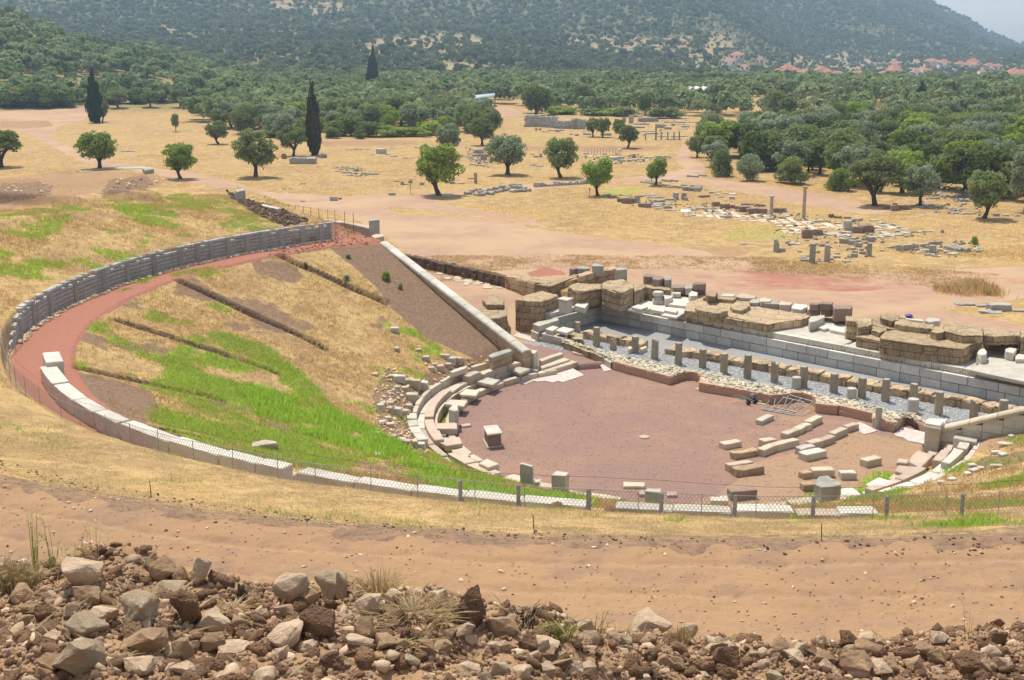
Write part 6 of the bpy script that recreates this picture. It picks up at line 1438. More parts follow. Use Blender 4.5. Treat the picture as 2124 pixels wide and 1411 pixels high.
local(tubes('top_wire', [[tuple(p) for p in top]], .007, 'wire', None, 4), e_)
s2 = np.linspace(nS*.52, nS, 120); t2 = fp(s2, 1.0); t2[:, 2] += .28+.06*np.sin(s2*.05)
local(tubes('upper_wire', [[tuple(p) for p in t2]], .005, 'rustpost', None, 4), e_)
for an in np.arange(FA0+.6, FA1, 2.85)+np.random.default_rng(2).uniform(-.5, .5, len(np.arange(FA0+.6, FA1, 2.85))):
    t_ = math.radians(an); fr_ = FRL+(FR_-FRL)*float(sst(232, 246, np.array(an)))-.03+float(wr1(an)); x_, y_ = fromab(fr_*math.cos(t_), fr_*math.sin(t_)); b0 = float(fz(an)); tp = float(ftop(an))+random.uniform(-.03, .1)
    local(tubes('post', [[(x_, y_, b0-.2), (x_+random.uniform(-.03, .03), y_, tp)]], .012, 'wire', None, 5), e_)
for i, an in enumerate([ang_at(x_, 1050, .9) for x_ in (930, 1065, 1220, 1372, 1522, 1680, 1830, 1988)]):
    t_ = math.radians(an); x_, y_ = fromab((FR_-.02+float(wr1(an)))*math.cos(t_), (FR_-.02+float(wr1(an)))*math.sin(t_)); b0 = float(fz(an)); tp = float(ftop(an)); w_ = .055
    local(block([(x_-w_, y_-w_*.6), (x_+w_, y_-w_*.6), (x_+w_, y_+w_*.6), (x_-w_, y_+w_*.6)], tp, tp-b0, 'post', None, None, 'wire', .004), e_)
# rope fence above the left side wall
e_ = empty('rope_fence', tuple(W('H', 630, 428, 6.2))); tag(e_, 'row of thin dark posts joined by two pale ropes above the red path', 'fence')
pxs = [(630, 428, 360), (698, 438, 370), (762, 452, 378), (836, 485, 388), (905, 498, 395), (978, 510, 405), (1060, 540, 418), (1125, 555, 422), (1215, 605, 435), (1295, 635, 448)]
tops = []
for (x_, yb, yt) in pxs:
    p = None
    for z_ in np.arange(5.6, 8, .02):
        q_ = unp(*cp('H', x_, yb), z=z_); a_, b_ = toab(*q_)
        if b_ < 3.0+.2*(-a_-11.8)-.15: p = Vector((q_[0], q_[1], z_)); break
    s = (p.y*cP+3)/FPX/4.408; h_ = (yb-yt)*s; tops.append((p, h_))
    local(tubes('post', [[p-Vector((0, 0, .4)), p+Vector((0, 0, h_))]], .02, 'rustpost', None, 5), e_)
for k_ in (.9, .45): local(tubes('rope', [[tuple(p+Vector((0, 0, h_*k_))) for p, h_ in tops]], .012, 'beige', None, 4), e_)
# broken ends of the circuit wall
for (c_, pt, zt, h_, lb_) in [('I', [(690, 243), (780, 236), (1010, 208), (1300, 200), (1395, 208), (1300, 218), (1000, 224), (780, 247)], 8.25, 1.2, 'pale top of the old circuit wall, upper left beside the dirt track'), ('I', [(1300, 216), (1400, 207), (1407, 222), (1325, 236)], 8.3, 2.2, 'grey broken end block of the circuit wall near the small round olive'),
 ('I', [(1468, 310), (1600, 312), (1612, 322), (1480, 318)], 7.9, 1.0, 'short pale remnant of the circuit wall below the small round olive'), ('H', [(205, 240), (292, 221), (303, 238), (228, 256)], 7.8, 2.6, 'grey square broken end of the circuit wall above the brown dug earth'),
 ('H', [(300, 340), (420, 360), (600, 395), (630, 405), (600, 412), (410, 372), (300, 350)], 6.9, 1.0, 'thin pale wall top along the brown dug earth')]:
    cz = G(*cp(c_, sum(p[0] for p in pt)/len(pt), sum(p[1] for p in pt)/len(pt)+4)).z; zt = cz+(.6 if 'end block' in lb_ or 'square broken' in lb_ else .06); h_ = min(h_, .8 if 'end' not in lb_ else 1.6)
    T(c_, pt, zt, h_, 'circuit_wall', lb_, 'stone wall', 'marble' if 'pale' in lb_ else 'grey', .04)

pitA = [fromab(-42.5, 21.6), fromab(-40.6, 21.35), fromab(-36, 20.6), fromab(-32, 19.95), fromab(-27.4, 19.1)]
def earthwall(name, label, P, z0_, z1_, mat, rgh, th=.5):
    L = []; P = [Vector(p) for p in P]; rr_ = random.Random(3)
    for a_, b_ in zip(P, P[1:]):
        n = max(1, int((b_-a_).length/.45))
        for i in range(n):
            for k_ in range(4):
                m = a_.lerp(b_, (i+.5)/n); hz_ = (z1_-z0_)/4; L.append(((m.x+rr_.uniform(-.1, .1), m.y+rr_.uniform(-.1, .1), z0_+hz_*(k_+.5)), ((b_-a_).length/n/2+.05, th/2, hz_/2+.03), math.atan2(b_.y-a_.y, b_.x-a_.x), rr_.random()))
    tag(boxes_mesh(name, L, mat, None, rgh, .03), label, 'earth wall')
earthwall('cut_bank', 'dark brown earth bank cut along the far side of the sunken passage', pitA, .2, 1.62, 'dark', .10, .6)
# ------------------------------------------------------------------ ruins on the plain
def gpt(c, x_, y_): return G(*cp(c, x_, y_))
def ruin(c, x_, y_, w_, h_, mat, label, name='ruin_block', cat='ruin block', group=None, rot=None, depth=None, rough=.06, lie=0):
    sc = CROP[c][2]; q = gpt(c, x_, y_); s = (q.y*cP+4.4)/FPX/sc; W_ = w_*s; H_ = h_*s/.97
    D_ = depth if depth else min(max(W_*.5, .35), 1.2); H_ = max(H_-D_*.12, .12)
    r_ = random.uniform(-.35, .35) if rot is None else rot; cs, sn = math.cos(r_), math.sin(r_)
    W_ = W_/(abs(cs)+.3*abs(sn))
    pts = [(q.x+(u*W_/2)*cs-(v*D_/2+D_/2)*sn, q.y+(u*W_/2)*sn+(v*D_/2+D_/2)*cs) for u, v in ((-1, -1), (1, -1), (1, 1), (-1, 1))]
    return block(pts, q.z+H_, H_+.12, name, label, cat, mat, rough*1.8*min(1, max(W_, .4)), group, cell=.3)
def fcol(c, x_, y_, w_, h_, mat, label, cap=False, group=None, top=None, name='column'):
    sc = CROP[c][2]; q = gpt(c, x_, y_); s = (q.y*cP+4.4)/FPX/sc; r = w_*s/2; H_ = h_*s/.97
    if not cap:
        o = lathe(name, q.x, q.y, q.z, [(r*1.02, -.15), (r, H_*.5), (r*.95, H_*.97), (r*.85, H_)], mat, None, 16, .03, .02)
        if top: 
            for v in o.data.vertices:
                if v.co.z > q.z+H_*.6: v.co.z -= max(0, v.co.x-q.x)*1.6
        return tag(o, label, 'column', group)
    e = empty(name, tuple(q)); tag(e, label, 'column', group)
    local(lathe('shaft', q.x, q.y, q.z, [(r*1.35, -.1), (r*1.35, .12), (r, .2), (r*.95, H_*.5), (r*.86, H_*.93)], mat, None, 18, .03, .008), e)
    local(lathe('capital', q.x, q.y, q.z+H_*.93, [(r*.9, 0), (r*1.3, H_*.03), (r*1.75, H_*.05), (r*1.75, H_*.07)], mat, None, 18, 0, .006), e)
    return e
fcol('L', 270, 388, 31, 272, 'column', 'tallest slender grey column with a flat capital on the ruined terrace', True)
fcol('K', 1802, 470, 40, 215, 'grey', 'shorter grey column on a round base left of the tall one', True)
fcol('L', 342, 752, 52, 158, 'grey', 'left one of two round grey column stumps standing close together in the grass')
fcol('L', 466, 742, 52, 138, 'grey', 'right one of two round grey column stumps standing close together in the grass')
fcol('L', 40, 658, 52, 104, 'grey', 'broken grey pillar with a slanted top, left of the two stumps', top=1)
fcol('L', 820, 692, 46, 104, 'grey', 'leaning grey column stump at the right end of the sunken ruins')
fcol('L', 1351, 676, 62, 72, 'grey', 'thick short grey drum among flat slabs, left of two fallen shafts')
fcol('L', 1437, 498, 28, 27, 'grey', 'tiny grey cube-like stump alone in the dry grass')
fcol('J', 205, 706, 30, 92, 'grey', 'lone grey column stump standing behind the heap of column drums')
for i, (x_, w_, h_) in enumerate([(1758, 14, 60), (1852, 18, 140), (1902, 14, 72), (1960, 14, 75), (2018, 14, 72), (2066, 14, 78)]): fcol('J', x_, 312, w_, h_, 'grey', ['small column at the left end of the row before the market ruins', 'tallest small column of the row before the market ruins', 'small column just right of the tallest one of the row', 'fourth small column of the row before the market ruins', 'fifth small column of the row before the market ruins', 'last small column of the row, at the end of the track'][i], group='row of small columns before the market ruins')
# fallen shafts and drums
def shaft(c, x1, y1, x2, y2, dpx, label, group=None, mat='grey'):
    a_ = gpt(c, x1, y1); b_ = gpt(c, x2, y2); s = (a_.y*cP+4.4)/FPX/CROP[c][2]; r = dpx*s/2
    a_.z += r*.8; b_.z += r*.8; dd = (b_-a_).normalized(); sd = Vector((-dd.y, dd.x, 0)); V = []; F = []; n = 14
    for p in (a_, b_):
        for j in range(n):
            t = 2*math.pi*j/n; V.append(tuple(p+sd*math.cos(t)*r+Vector((0, 0, 1))*math.sin(t)*r))
    bm = bmesh.new(); vs = [bm.verts.new(v) for v in V]
    for j in range(n): bm.faces.new((vs[j], vs[(j+1) % n], vs[n+(j+1) % n], vs[n+j]))
    bm.faces.new(vs[:n][::-1]); bm.faces.new(vs[n:]); bmesh.ops.recalc_face_normals(bm, faces=bm.faces[:]); roughen(bm, .015, .4, 2, x1)
    return tag(finish('fallen_column', bm, mat), label, 'column', group)
shaft('L', 1465, 628, 1600, 660, 34, 'rear fallen column shaft lying in the grass on the right'); shaft('L', 1520, 625, 1660, 660, 36, 'front fallen column shaft lying in the grass on the right')
shaft('L', 625, 412, 760, 395, 26, 'pale column shaft lying behind a square dark block')
shaft('K', 365, 98, 540, 122, 22, 'front grey column shaft lying under the small bent olive'); shaft('K', 420, 88, 590, 112, 22, 'middle grey column shaft lying under the small bent olive'); shaft('K', 600, 80, 700, 95, 24, 'rear grey column shaft right of the small bent olive'); shaft('K', 690, 78, 770, 92, 22, 'grey column shaft ending in a dark hollow, right of the small bent olive')
shaft('K', 880, 35, 1000, 45, 28, 'left thick grey drum lying by the road bend'); shaft('K', 1010, 25, 1090, 32, 22, 'right thin grey drum lying by the road bend')
gd = 'grey column drums heaped beside the bright green olive'
DR = [(130, 808, 50), (215, 820, 50), (265, 822, 46), (300, 808, 40), (350, 812, 44), (400, 795, 36), (440, 785, 36), (480, 778, 34), (545, 790, 44), (590, 788, 60), (640, 785, 60), (690, 780, 30), (170, 790, 40), (230, 778, 40), (340, 772, 40), (390, 765, 40), (500, 765, 36), (560, 752, 44), (610, 758, 50), (650, 762, 44), (450, 752, 40), (290, 785, 40), (540, 738, 36), (600, 740, 40), (250, 800, 40)]
for i, (x_, y_, w_) in enumerate(DR):
    s_ = random.choice((-1, 1)); shaft('J', x_-w_*.45, y_+s_*3, x_+w_*.45, y_-s_*3, random.uniform(26, 36), 'weathered grey column drum lying in the heap beside the bright green olive', gd)
# clusters of blocks: crop, mat, label, group, list of (x, y, w, h)
CL = [
 ('L', 'redstone', 'piece of reddish rubble wall around the ruined terrace', 'rubble walls of the ruined terrace', [(305, 545, 90, 72), (395, 520, 90, 50), (720, 502, 90, 55), (810, 495, 120, 62), (640, 380, 60, 18), (560, 378, 70, 22), (510, 372, 45, 32)]),
 ('K', 'redstone', 'piece of dark rubble wall in the left half of the ruined terrace', 'dark rubble walls of the ruined terrace', [(150, 315, 90, 40), (215, 332, 110, 62), (270, 330, 70, 55), (1200, 362, 90, 50), (1290, 395, 110, 62), (1370, 385, 90, 40), (1430, 398, 50, 40), (1510, 425, 110, 62), (1600, 445, 120, 62), (1700, 440, 110, 58), (1880, 432, 110, 50), (1560, 350, 180, 28), (1680, 365, 120, 26), (380, 372, 90, 45), (440, 378, 80, 50), (1080, 265, 120, 30)]),
 ('K', 'grey', 'dark grey block or slab lying in the left half of the ruined terrace', 'grey stones of the ruined terrace', [(330, 322, 60, 80), (757, 292, 66, 80), (840, 290, 56, 78), (865, 300, 44, 40), (450, 252, 150, 20), (510, 272, 150, 18), (585, 272, 110, 16), (580, 315, 120, 26), (690, 298, 110, 26), (620, 352, 210, 14), (660, 385, 80, 30), (560, 395, 90, 16), (920, 408, 120, 20), (1010, 392, 130, 18), (1090, 402, 90, 22), (1160, 398, 70, 24), (1955, 428, 46, 50), (700, 412, 120, 12), (520, 372, 150, 16), (500, 330, 40, 30), (370, 260, 90, 20), (180, 245, 110, 14), (60, 262, 80, 22), (10, 255, 60, 28)]),
 ('K', 'marble', 'flat pale slab lying on the grass above the ruined terrace', 'pale slabs above the ruined terrace', [(1150, 220, 60, 24), (1180, 208, 60, 16), (1230, 208, 50, 12), (1300, 225, 70, 16), (1385, 235, 80, 18), (1215, 240, 60, 18), (1250, 268, 80, 16), (1370, 285, 66, 32), (1305, 305, 40, 10), (1075, 186, 60, 12)]),
 ('K', 'grey', 'dark weathered boulder in the pile by the road, above the ruined terrace', 'boulders piled by the road', [(640, 155, 60, 16), (690, 160, 60, 20), (750, 158, 70, 26), (800, 165, 60, 30), (850, 150, 70, 30), (870, 190, 80, 44), (930, 195, 70, 40), (990, 200, 80, 54), (1020, 180, 50, 50), (940, 145, 50, 20), (900, 165, 60, 26), (980, 150, 40, 22)]),
 ('K', 'marble', 'white slab lying on the pale floor of the ruined terrace', 'slabs on the floor of the ruined terrace', [(1315, 495, 130, 38), (1680, 482, 60, 30), (1920, 500, 70, 28), (1980, 490, 60, 30), (950, 465, 60, 12), (1105, 488, 50, 12), (2030, 640, 60, 30), (1570, 400, 50, 10), (1510, 785, 60, 14)]),
 ('L', 'marble', 'pale slab or block on the right half of the ruined terrace', 'pale slabs on the right half of the ruined terrace', [(325, 425, 70, 20), (360, 412, 55, 22), (410, 410, 50, 20), (560, 430, 60, 18), (530, 520, 150, 14), (620, 530, 130, 14), (200, 600, 90, 12), (180, 590, 60, 10), (100, 370, 60, 16), (130, 360, 50, 14), (640, 505, 90, 14)]),
 ('L', 'grey', 'grey stone of the sunken ruins in front of the terrace', 'grey stones of the sunken ruins', [(90, 660, 55, 35), (610, 590, 80, 45), (680, 600, 70, 40), (735, 620, 60, 40), (650, 560, 120, 26), (690, 645, 40, 24), (700, 672, 50, 24), (705, 705, 56, 36), (830, 575, 80, 45), (765, 680, 60, 26), (435, 615, 60, 26), (550, 712, 60, 20), (640, 748, 80, 20), (280, 740, 80, 20), (260, 715, 60, 16), (315, 700, 40, 14), (500, 730, 50, 20), (405, 745, 30, 16), (560, 680, 40, 18), (1080, 652, 70, 50), (1150, 650, 80, 55), (1210, 640, 70, 45), (1390, 600, 90, 30), (1290, 620, 60, 30), (930, 655, 40, 14), (1020, 630, 70, 20)]),
 ('L', 'marble', 'flat pale slab around the fallen column shafts', 'flat slabs around the fallen column shafts', [(1270, 672, 80, 16), (1330, 692, 90, 14), (1390, 702, 80, 14), (1310, 665, 110, 22), (1430, 655, 60, 22), (1475, 672, 60, 24), (1530, 688, 100, 22), (1700, 655, 80, 16), (1745, 655, 90, 18), (1740, 640, 60, 12)]),
 ('L', 'marble', 'low stone line of the paved right corner of the terrace', 'low stone lines of the right terrace corner', [(900, 545, 120, 16), (980, 535, 110, 16), (1060, 525, 110, 16), (1140, 510, 90, 14), (1210, 500, 80, 12), (1280, 495, 70, 10), (1340, 492, 40, 10), (900, 465, 100, 18), (960, 445, 90, 14), (1020, 440, 60, 16), (1080, 460, 70, 12), (1130, 472, 70, 10), (860, 400, 70, 8), (920, 418, 60, 8), (850, 562, 80, 30)]),
 ('L', 'grey', 'grey slab of the rubble lying under the olives right of the biggest tree', 'slabs under the olives on the right', [(1200, 275, 70, 14), (1250, 290, 60, 14), (1300, 280, 80, 14), (1340, 298, 60, 14), (1400, 290, 70, 14), (1388, 328, 30, 18), (1450, 300, 70, 14), (1500, 300, 60, 12), (1540, 315, 80, 14), (1600, 305, 90, 14), (1560, 340, 80, 12), (1620, 345, 70, 12), (1690, 345, 70, 10), (1740, 335, 60, 10), (1900, 360, 50, 26), (1290, 262, 60, 12), (1350, 268, 60, 10), (1520, 328, 60, 10), (1980, 360, 50, 10), (2070, 362, 60, 12)]),
 ('L', 'grey', 'grey slab of the stone heap seen between the olive trunks on the right', 'stone heap between the olive trunks', [(1430, 110, 60, 18), (1470, 120, 60, 18), (1520, 132, 60, 20), (1570, 128, 50, 20), (1610, 140, 50, 20), (1650, 135, 60, 22), (1450, 150, 60, 14), (1500, 160, 80, 12), (1580, 165, 70, 12), (1640, 165, 80, 14), (1400, 190, 80, 20), (1470, 200, 90, 20), (1540, 205, 80, 20), (1610, 200, 90, 22), (1680, 205, 80, 22), (1570, 230, 70, 22), (1630, 238, 90, 26), (1690, 225, 60, 22), (1720, 245, 60, 18), (1380, 215, 80, 16), (1460, 100, 40, 12)]),
 ('L', 'redstone', 'reddish squared stone beside the shadow of the biggest olive', 'squared stones beside the biggest olive', [(980, 300, 80, 30), (1040, 315, 70, 50), (1045, 270, 40, 20), (1105, 305, 70, 36), (1150, 305, 44, 40)]),
 ('L', 'grey', 'grey stone by the track at the right edge of the photo', 'stones by the right track', [(1640, 1112, 150, 22), (1775, 1125, 90, 20), (2085, 1165, 90, 22), (1850, 1180, 190, 14)]),
 ('J', 'grey', 'grey block among the ruins behind the drooping olive', 'ruin blocks behind the drooping olive', [(240, 435, 90, 40), (215, 462, 80, 24), (280, 495, 60, 54), (150, 480, 60, 14), (200, 495, 90, 14), (260, 520, 60, 12), (290, 520, 50, 12), (190, 540, 80, 12), (250, 548, 80, 12), (310, 560, 70, 10), (130, 465, 40, 10), (760, 470, 50, 14), (730, 545, 60, 10), (790, 555, 70, 12), (720, 445, 40, 10), (800, 468, 26, 34)]),
 ('J', 'marble', 'pale block of the low ruins between the leaning olives', 'low ruins between the leaning olives', [(1215, 440, 50, 12), (1230, 465, 90, 10), (1300, 470, 100, 10), (1370, 462, 60, 10), (1540, 510, 70, 22), (1485, 528, 60, 12), (1610, 505, 50, 16), (1665, 498, 60, 18), (1715, 490, 50, 12), (1635, 525, 26, 10), (1430, 505, 60, 10), (1390, 515, 70, 10), (1330, 520, 60, 10), (1790, 478, 90, 18), (1880, 468, 80, 16), (1940, 472, 80, 16), (1980, 470, 40, 10), (1290, 510, 60, 8), (1216, 478, 20, 26)]),
 ('N', 'grey', 'grey stone of the scattered rectangle of ruins in the left meadow', 'scattered stones in the left meadow', [(530, 352, 60, 12), (580, 362, 50, 10), (560, 380, 50, 12), (620, 392, 60, 12), (650, 410, 60, 10), (700, 400, 40, 14), (710, 378, 34, 26), (720, 418, 60, 10), (770, 400, 50, 12), (800, 402, 50, 16), (850, 405, 60, 16), (640, 358, 80, 8), (600, 345, 60, 8)]),
 ('N', 'grey', 'grey stone lying on the meadow behind the road', 'single stones on the meadow behind the road', [(1030, 462, 50, 10), (1075, 488, 22, 30), (1110, 486, 40, 12), (1240, 488, 34, 24), (1350, 488, 28, 30), (1490, 480, 40, 24), (1560, 478, 60, 10), (1640, 440, 50, 12), (110, 522, 36, 8), (168, 520, 26, 10), (270, 482, 50, 6), (265, 625, 40, 10), (650, 205, 60, 8), (720, 200, 70, 6), (800, 200, 50, 6), (820, 245, 60, 6), (970, 242, 60, 6), (1010, 258, 60, 6), (1100, 272, 40, 6), (990, 195, 40, 6), (1200, 185, 50, 6), (1320, 190, 50, 14)]),
]
for (c_, mt, lb_, gp, lst) in CL:
    nm_, ct_ = ('wall_fragment', 'wall fragment') if 'wall' in lb_.split()[0:6] else ('flat_slab', 'stone slab') if 'slab' in lb_ else ('boulder', 'boulder') if 'boulder' in lb_ else ('ruin_block', 'ruin block')
    for (x_, y_, w_, h_) in lst: ruin(c_, x_, y_, w_, h_, mt, lb_, nm_, ct_, group=gp)
for (c_, x_, y_, w_, h_, mt, lb_) in [('N', 907, 232, 84, 44, 'marble', 'single pale squared block in the middle of the left meadow'), ('N', 520, 618, 66, 34, 'grey', 'rounded grey block lying on the road, above the rope posts'), ('N', 570, 606, 26, 18, 'poros', 'small brown stone touching the rounded grey block on the road'), ('N', 995, 572, 56, 22, 'grey', 'grey broken stone on the road left of the bright green olive'), ('N', 1445, 580, 80, 22, 'marble', 'flat grey slab in the shadow of the bright green olive'), ('N', 430, 268, 66, 36, 'grey', 'grey stone pile right of the brown cypress'), ('N', 115, 275, 40, 44, 'poros', 'dark stone behind the broad olive, left of the low heap'), ('N', 335, 312, 70, 14, 'marble', 'thin slab at the right end of the low stone heap'),
 ('L', 1932, 1160, 190, 66, 'grey', 'big grey-brown squared block by the tall dry weeds on the right'), ('L', 645, 478, 72, 80, 'marble', 'square grey block under the lying pale shaft'), ('J', 1498, 496, 118, 36, 'marble', 'wide grey block in the low ruins left of the upright slab'), ('J', 1653, 478, 34, 38, 'grey', 'upright round-topped slab in the low ruins'), ('J', 148, 812, 52, 26, 'grey', 'squared grey stone at the left end of the drum heap'), ('J', 1402, 835, 76, 28, 'grey', 'grey block right of the leaning olive with bare twigs'), ('J', 1470, 838, 60, 22, 'grey', 'second grey block right of the leaning olive with bare twigs'),
 ('I', 1165, 66, 120, 15, 'grey', 'long grey beam lying right of the round green olive')]:
    ruin(c_, x_, y_, w_, h_, mt, lb_, rot=.05)
ruin('N', 262, 316, 205, 58, 'grey', 'low grey heap of fitted stones beside the brown cypress', 'stone_heap', 'stone heap', rot=.0, depth=2.2, rough=.12)
for (x1, y1, x2, y2, lb_, th_, h_) in [(742, 742, 1380, 700, 'long low dark rubble wall beneath the path in the middle field', .5, .55)]:
    p = gpt('J', x1, y1); q = gpt('J', x2, y2); L = []; n = 44
    for i in range(n):
        m = p.lerp(q, (i+.5)/n); hh_ = h_*random.uniform(.5, 1.1); L.append(((m.x, m.y+random.uniform(-.1, .1), gz(m.x, m.y)+hh_/2-.05), ((q-p).length/n/2, th_/2, hh_/2), math.atan2(q.y-p.y, q.x-p.x), random.random()))
    tag(boxes_mesh('rubble_wall', L, 'grey', None, .08, .03), lb_, 'stone wall')
# pale broken flagstone floors of the terrace
def flags(c, poly, step, label, mat='beige', keep=.68):
    ws = [tuple(gpt(c, *p))[:2] for p in poly]; A_1 = np.array(ws); x0, y0 = A_1.min(0); x1, y1 = A_1.max(0); L = []
    gx, gy = np.meshgrid(np.arange(x0, x1, step), np.arange(y0, y1, step*.8)); gx = gx.ravel(); gy = gy.ravel()+.1*rng.random(gx.size); k = inpoly(gx, gy, ws) & (rng.random(gx.size) < keep); zz_ = height(gx, gy)
    for X_, Y_, Z_ in zip(gx[k], gy[k], zz_[k]): L.append(((X_+rng.uniform(-.1, .1), Y_, Z_-.0), (step*.42*rng.uniform(.6, 1.1), step*.36*rng.uniform(.6, 1.05), .06), rng.uniform(-.3, .3), rng.random()))
    e = empty('flagstone_floor', (ws[0][0], ws[0][1], 1.5)); tag(e, label, 'stone floor')
    o = boxes_mesh('flagstones', L, mat, None, .02, .01); local(o, e); o['kind'] = 'stuff'
flags('K', [(880, 450), (1150, 405), (1300, 410), (1500, 440), (1700, 460), (2124, 500), (2124, 680), (1950, 600), (1880, 560), (1400, 520), (1100, 500)], 1.0, 'pale broken flagstone floor of the ruined terrace, middle part')
flags('L', [(0, 370), (250, 395), (600, 430), (620, 470), (440, 500), (250, 470), (160, 510), (0, 460)], 1.0, 'pale broken flagstone floor between the two standing columns')
flags('L', [(850, 500), (900, 470), (980, 440), (1180, 480), (1100, 515), (900, 550)], .8, 'bright flagstone floor at the right corner of the terrace', 'beige')
flags('P', [(893, 565), (930, 563), (1000, 580), (1042, 598), (1040, 606), (960, 590)], .8, 'pale flagstones in the sunken passage behind the left side wall', 'beige')
# wheelie table-shaped sign, signposts
def sign(c, x_, y_, h_, w_, label, tab='whitepaint', n=1, ph=.25):
    q = gpt(c, x_, y_); s = (q.y*cP+4.4)/FPX/CROP[c][2]; H_ = h_*s; W_ = w_*s; e = empty('sign', tuple(q)); tag(e, label, 'sign')
    for i in range(n):
        ox = (i-(n-1)/2)*W_*.6; local(tubes('post', [[(q.x+ox, q.y, q.z-.1), (q.x+ox, q.y, q.z+H_)]], .03, 'rustpost', None, 5), e)
    V = [(q.x-W_/2, q.y-.25, q.z+H_-.06), (q.x+W_/2, q.y-.25, q.z+H_-.06), (q.x+W_/2, q.y+.25, q.z+H_+ph), (q.x-W_/2, q.y+.25, q.z+H_+ph)]; V += [(a, b, c_+.04) for a, b, c_ in V]
    local(mesh_np('panel', V, [(0, 3, 2, 1), (4, 5, 6, 7), (0, 1, 5, 4), (1, 2, 6, 5), (2, 3, 7, 6), (3, 0, 4, 7)], M[tab]), e)
sign('K', 865, 470, 44, 110, 'white slanted information table at the edge of the ruined terrace', 'whitepaint', 2, .2)
sign('N', 1147, 562, 98, 30, 'thin signpost with a small brown panel at the roadside left of the bright green olive', 'rustpost')
sign('J', 1247, 842, 78, 14, 'thin post with a tiny brown panel left of the leaning olive', 'rustpost', 1, .15)
sign('J', 1522, 450, 44, 24, 'small grey sign panel above the low ruins', 'steel')
sign('K', -1, 0, 1, 1, '', 'steel') if False else None
# posts of the low rope around the ruins
e_ = empty('rope_fence', tuple(gpt('J', 1210, 440))); tag(e_, 'row of very thin posts behind the low ruins in the middle field', 'fence')
for x_ in range(1205, 1560, 28): p = gpt('J', x_, 448); local(tubes('post', [[p, p+Vector((0, 0, 1.15))]], .022, 'rustpost', None, 4), e_)
# long grey wall at the back
p = gpt('J', 655, 190); q = gpt('J', 1200, 212); dd = (q-p); n = 26; L = []; dl = dd.length; th = math.atan2(dd.y, dd.x); s = (p.y*cP+4.4)/FPX/4.408
for i in range(n):
    t = (i+.5)/n; top = (190-78)*s*(1-.18*t); top *= (.72 if .55 < t < .8 else 1)*random.uniform(.94, 1.03); rows = max(3, int(top/.55))
    for r_ in range(rows):
        m = p+dd*(t+(.5/n if r_ % 2 else 0)); L.append(((m.x, m.y, p.z+(r_+.5)*top/rows), (dl/n/2-.03, .5, top/rows/2-.02), th, random.random()))
o = boxes_mesh('ancient_wall', L, 'wallgrey', None, .05, .03); tag(o, 'long tall grey ashlar wall with a ragged top in front of the oaks', 'stone wall')
gm = 'low grey walls and blocks of the market ruins'
CM = (1060, 160, 3.54); CROP['Q'] = CM
for (x_, y_, w_, h_) in [(390, 380, 160, 30), (440, 365, 80, 50), (490, 382, 90, 70), (330, 395, 120, 12), (560, 425, 60, 14), (700, 430, 80, 20), (770, 330, 26, 25), (830, 330, 30, 36), (882, 340, 36, 50), (1010, 330, 150, 34), (960, 350, 120, 14), (940, 375, 80, 16), (1100, 375, 70, 30), (1150, 385, 60, 20), (1200, 335, 160, 12), (1300, 335, 120, 10), (1000, 402, 100, 10), (1040, 420, 90, 14), (1120, 440, 120, 10), (1240, 440, 120, 12), (1200, 460, 120, 10), (1280, 370, 60, 14), (1260, 385, 80, 10), (1190, 358, 26, 16), (1250, 350, 100, 8), (1600, 365, 130, 24), (1700, 372, 120, 24), (1640, 345, 200, 14), (1780, 360, 100, 22), (1560, 380, 80, 18), (1850, 345, 120, 20), (1930, 350, 80, 22), (250, 405, 50, 8), (340, 402, 34, 14), (185, 395, 14, 24), (212, 392, 16, 16), (440, 425, 20, 10), (480, 432, 30, 12), (1900, 340, 60, 16), (1500, 335, 60, 8), (1560, 330, 60, 8)]:
    ruin('Q', x_, y_, w_, h_, 'grey', '%s %s of the distant market ruins, %s' % ('long low' if w_ > 90 else 'short' if w_ > 40 else 'tiny', 'wall stump' if h_ > 18 else 'stone line', 'behind the long grey wall' if x_ < 520 else 'behind the leaning olive' if x_ < 960 else 'around the small columns' if x_ < 1330 else 'behind the grove'), 'ruin_wall', 'stone wall', gm, rough=.05)
# shelters
def shelter(name, label, c, x0, x1, yb, yt, depth, roofmat, posts, post='rustpost', tiltz=.0):
    p = gpt(c, x0, yb); q = gpt(c, x1, yb); s = (p.y*cP+4.4)/FPX/CROP[c][2]; H_ = (yb-yt)*s; q.z = p.z; e = empty(name, tuple(p)); tag(e, label, 'shelter')
    b = Vector((0, depth, 0)); V = [p+Vector((0, 0, H_)), q+Vector((0, 0, H_+tiltz)), q+b+Vector((0, 0, H_+.5+tiltz)), p+b+Vector((0, 0, H_+.5))]; V = [tuple(v) for v in V]+[tuple(v+Vector((0, 0, .18))) for v in map(Vector, V)]
    local(mesh_np('roof', V, [(0, 3, 2, 1), (4, 5, 6, 7), (0, 1, 5, 4), (1, 2, 6, 5), (2, 3, 7, 6), (3, 0, 4, 7)], M[roofmat]), e)
    for i in range(posts):
        for k_ in (.05, .95):
            m = p.lerp(q, i/(posts-1)); m = m+b*k_; local(tubes('post', [[tuple(m-Vector((0, 0, .5))), tuple(m+Vector((0, 0, H_+.1)))]], .12, post, None, 6), e)
M['bluegrey'] = matte('blue_grey_sheet_roof', (.42, .50, .58), .5, 0, 3)
shelter('metal_shelter', 'long open shelter with a blue-grey sheet roof above the pink clearing', 'P', 945, 1026, 222, 210, 9, 'bluegrey', 7, 'steel', 1.0)
shelter('flat_shelter', 'dark flat-roofed shelter on thick posts behind the market ruins', 'P', 1428, 1512, 222, 209, 9, 'rustpost', 5, 'rustpost', .9)
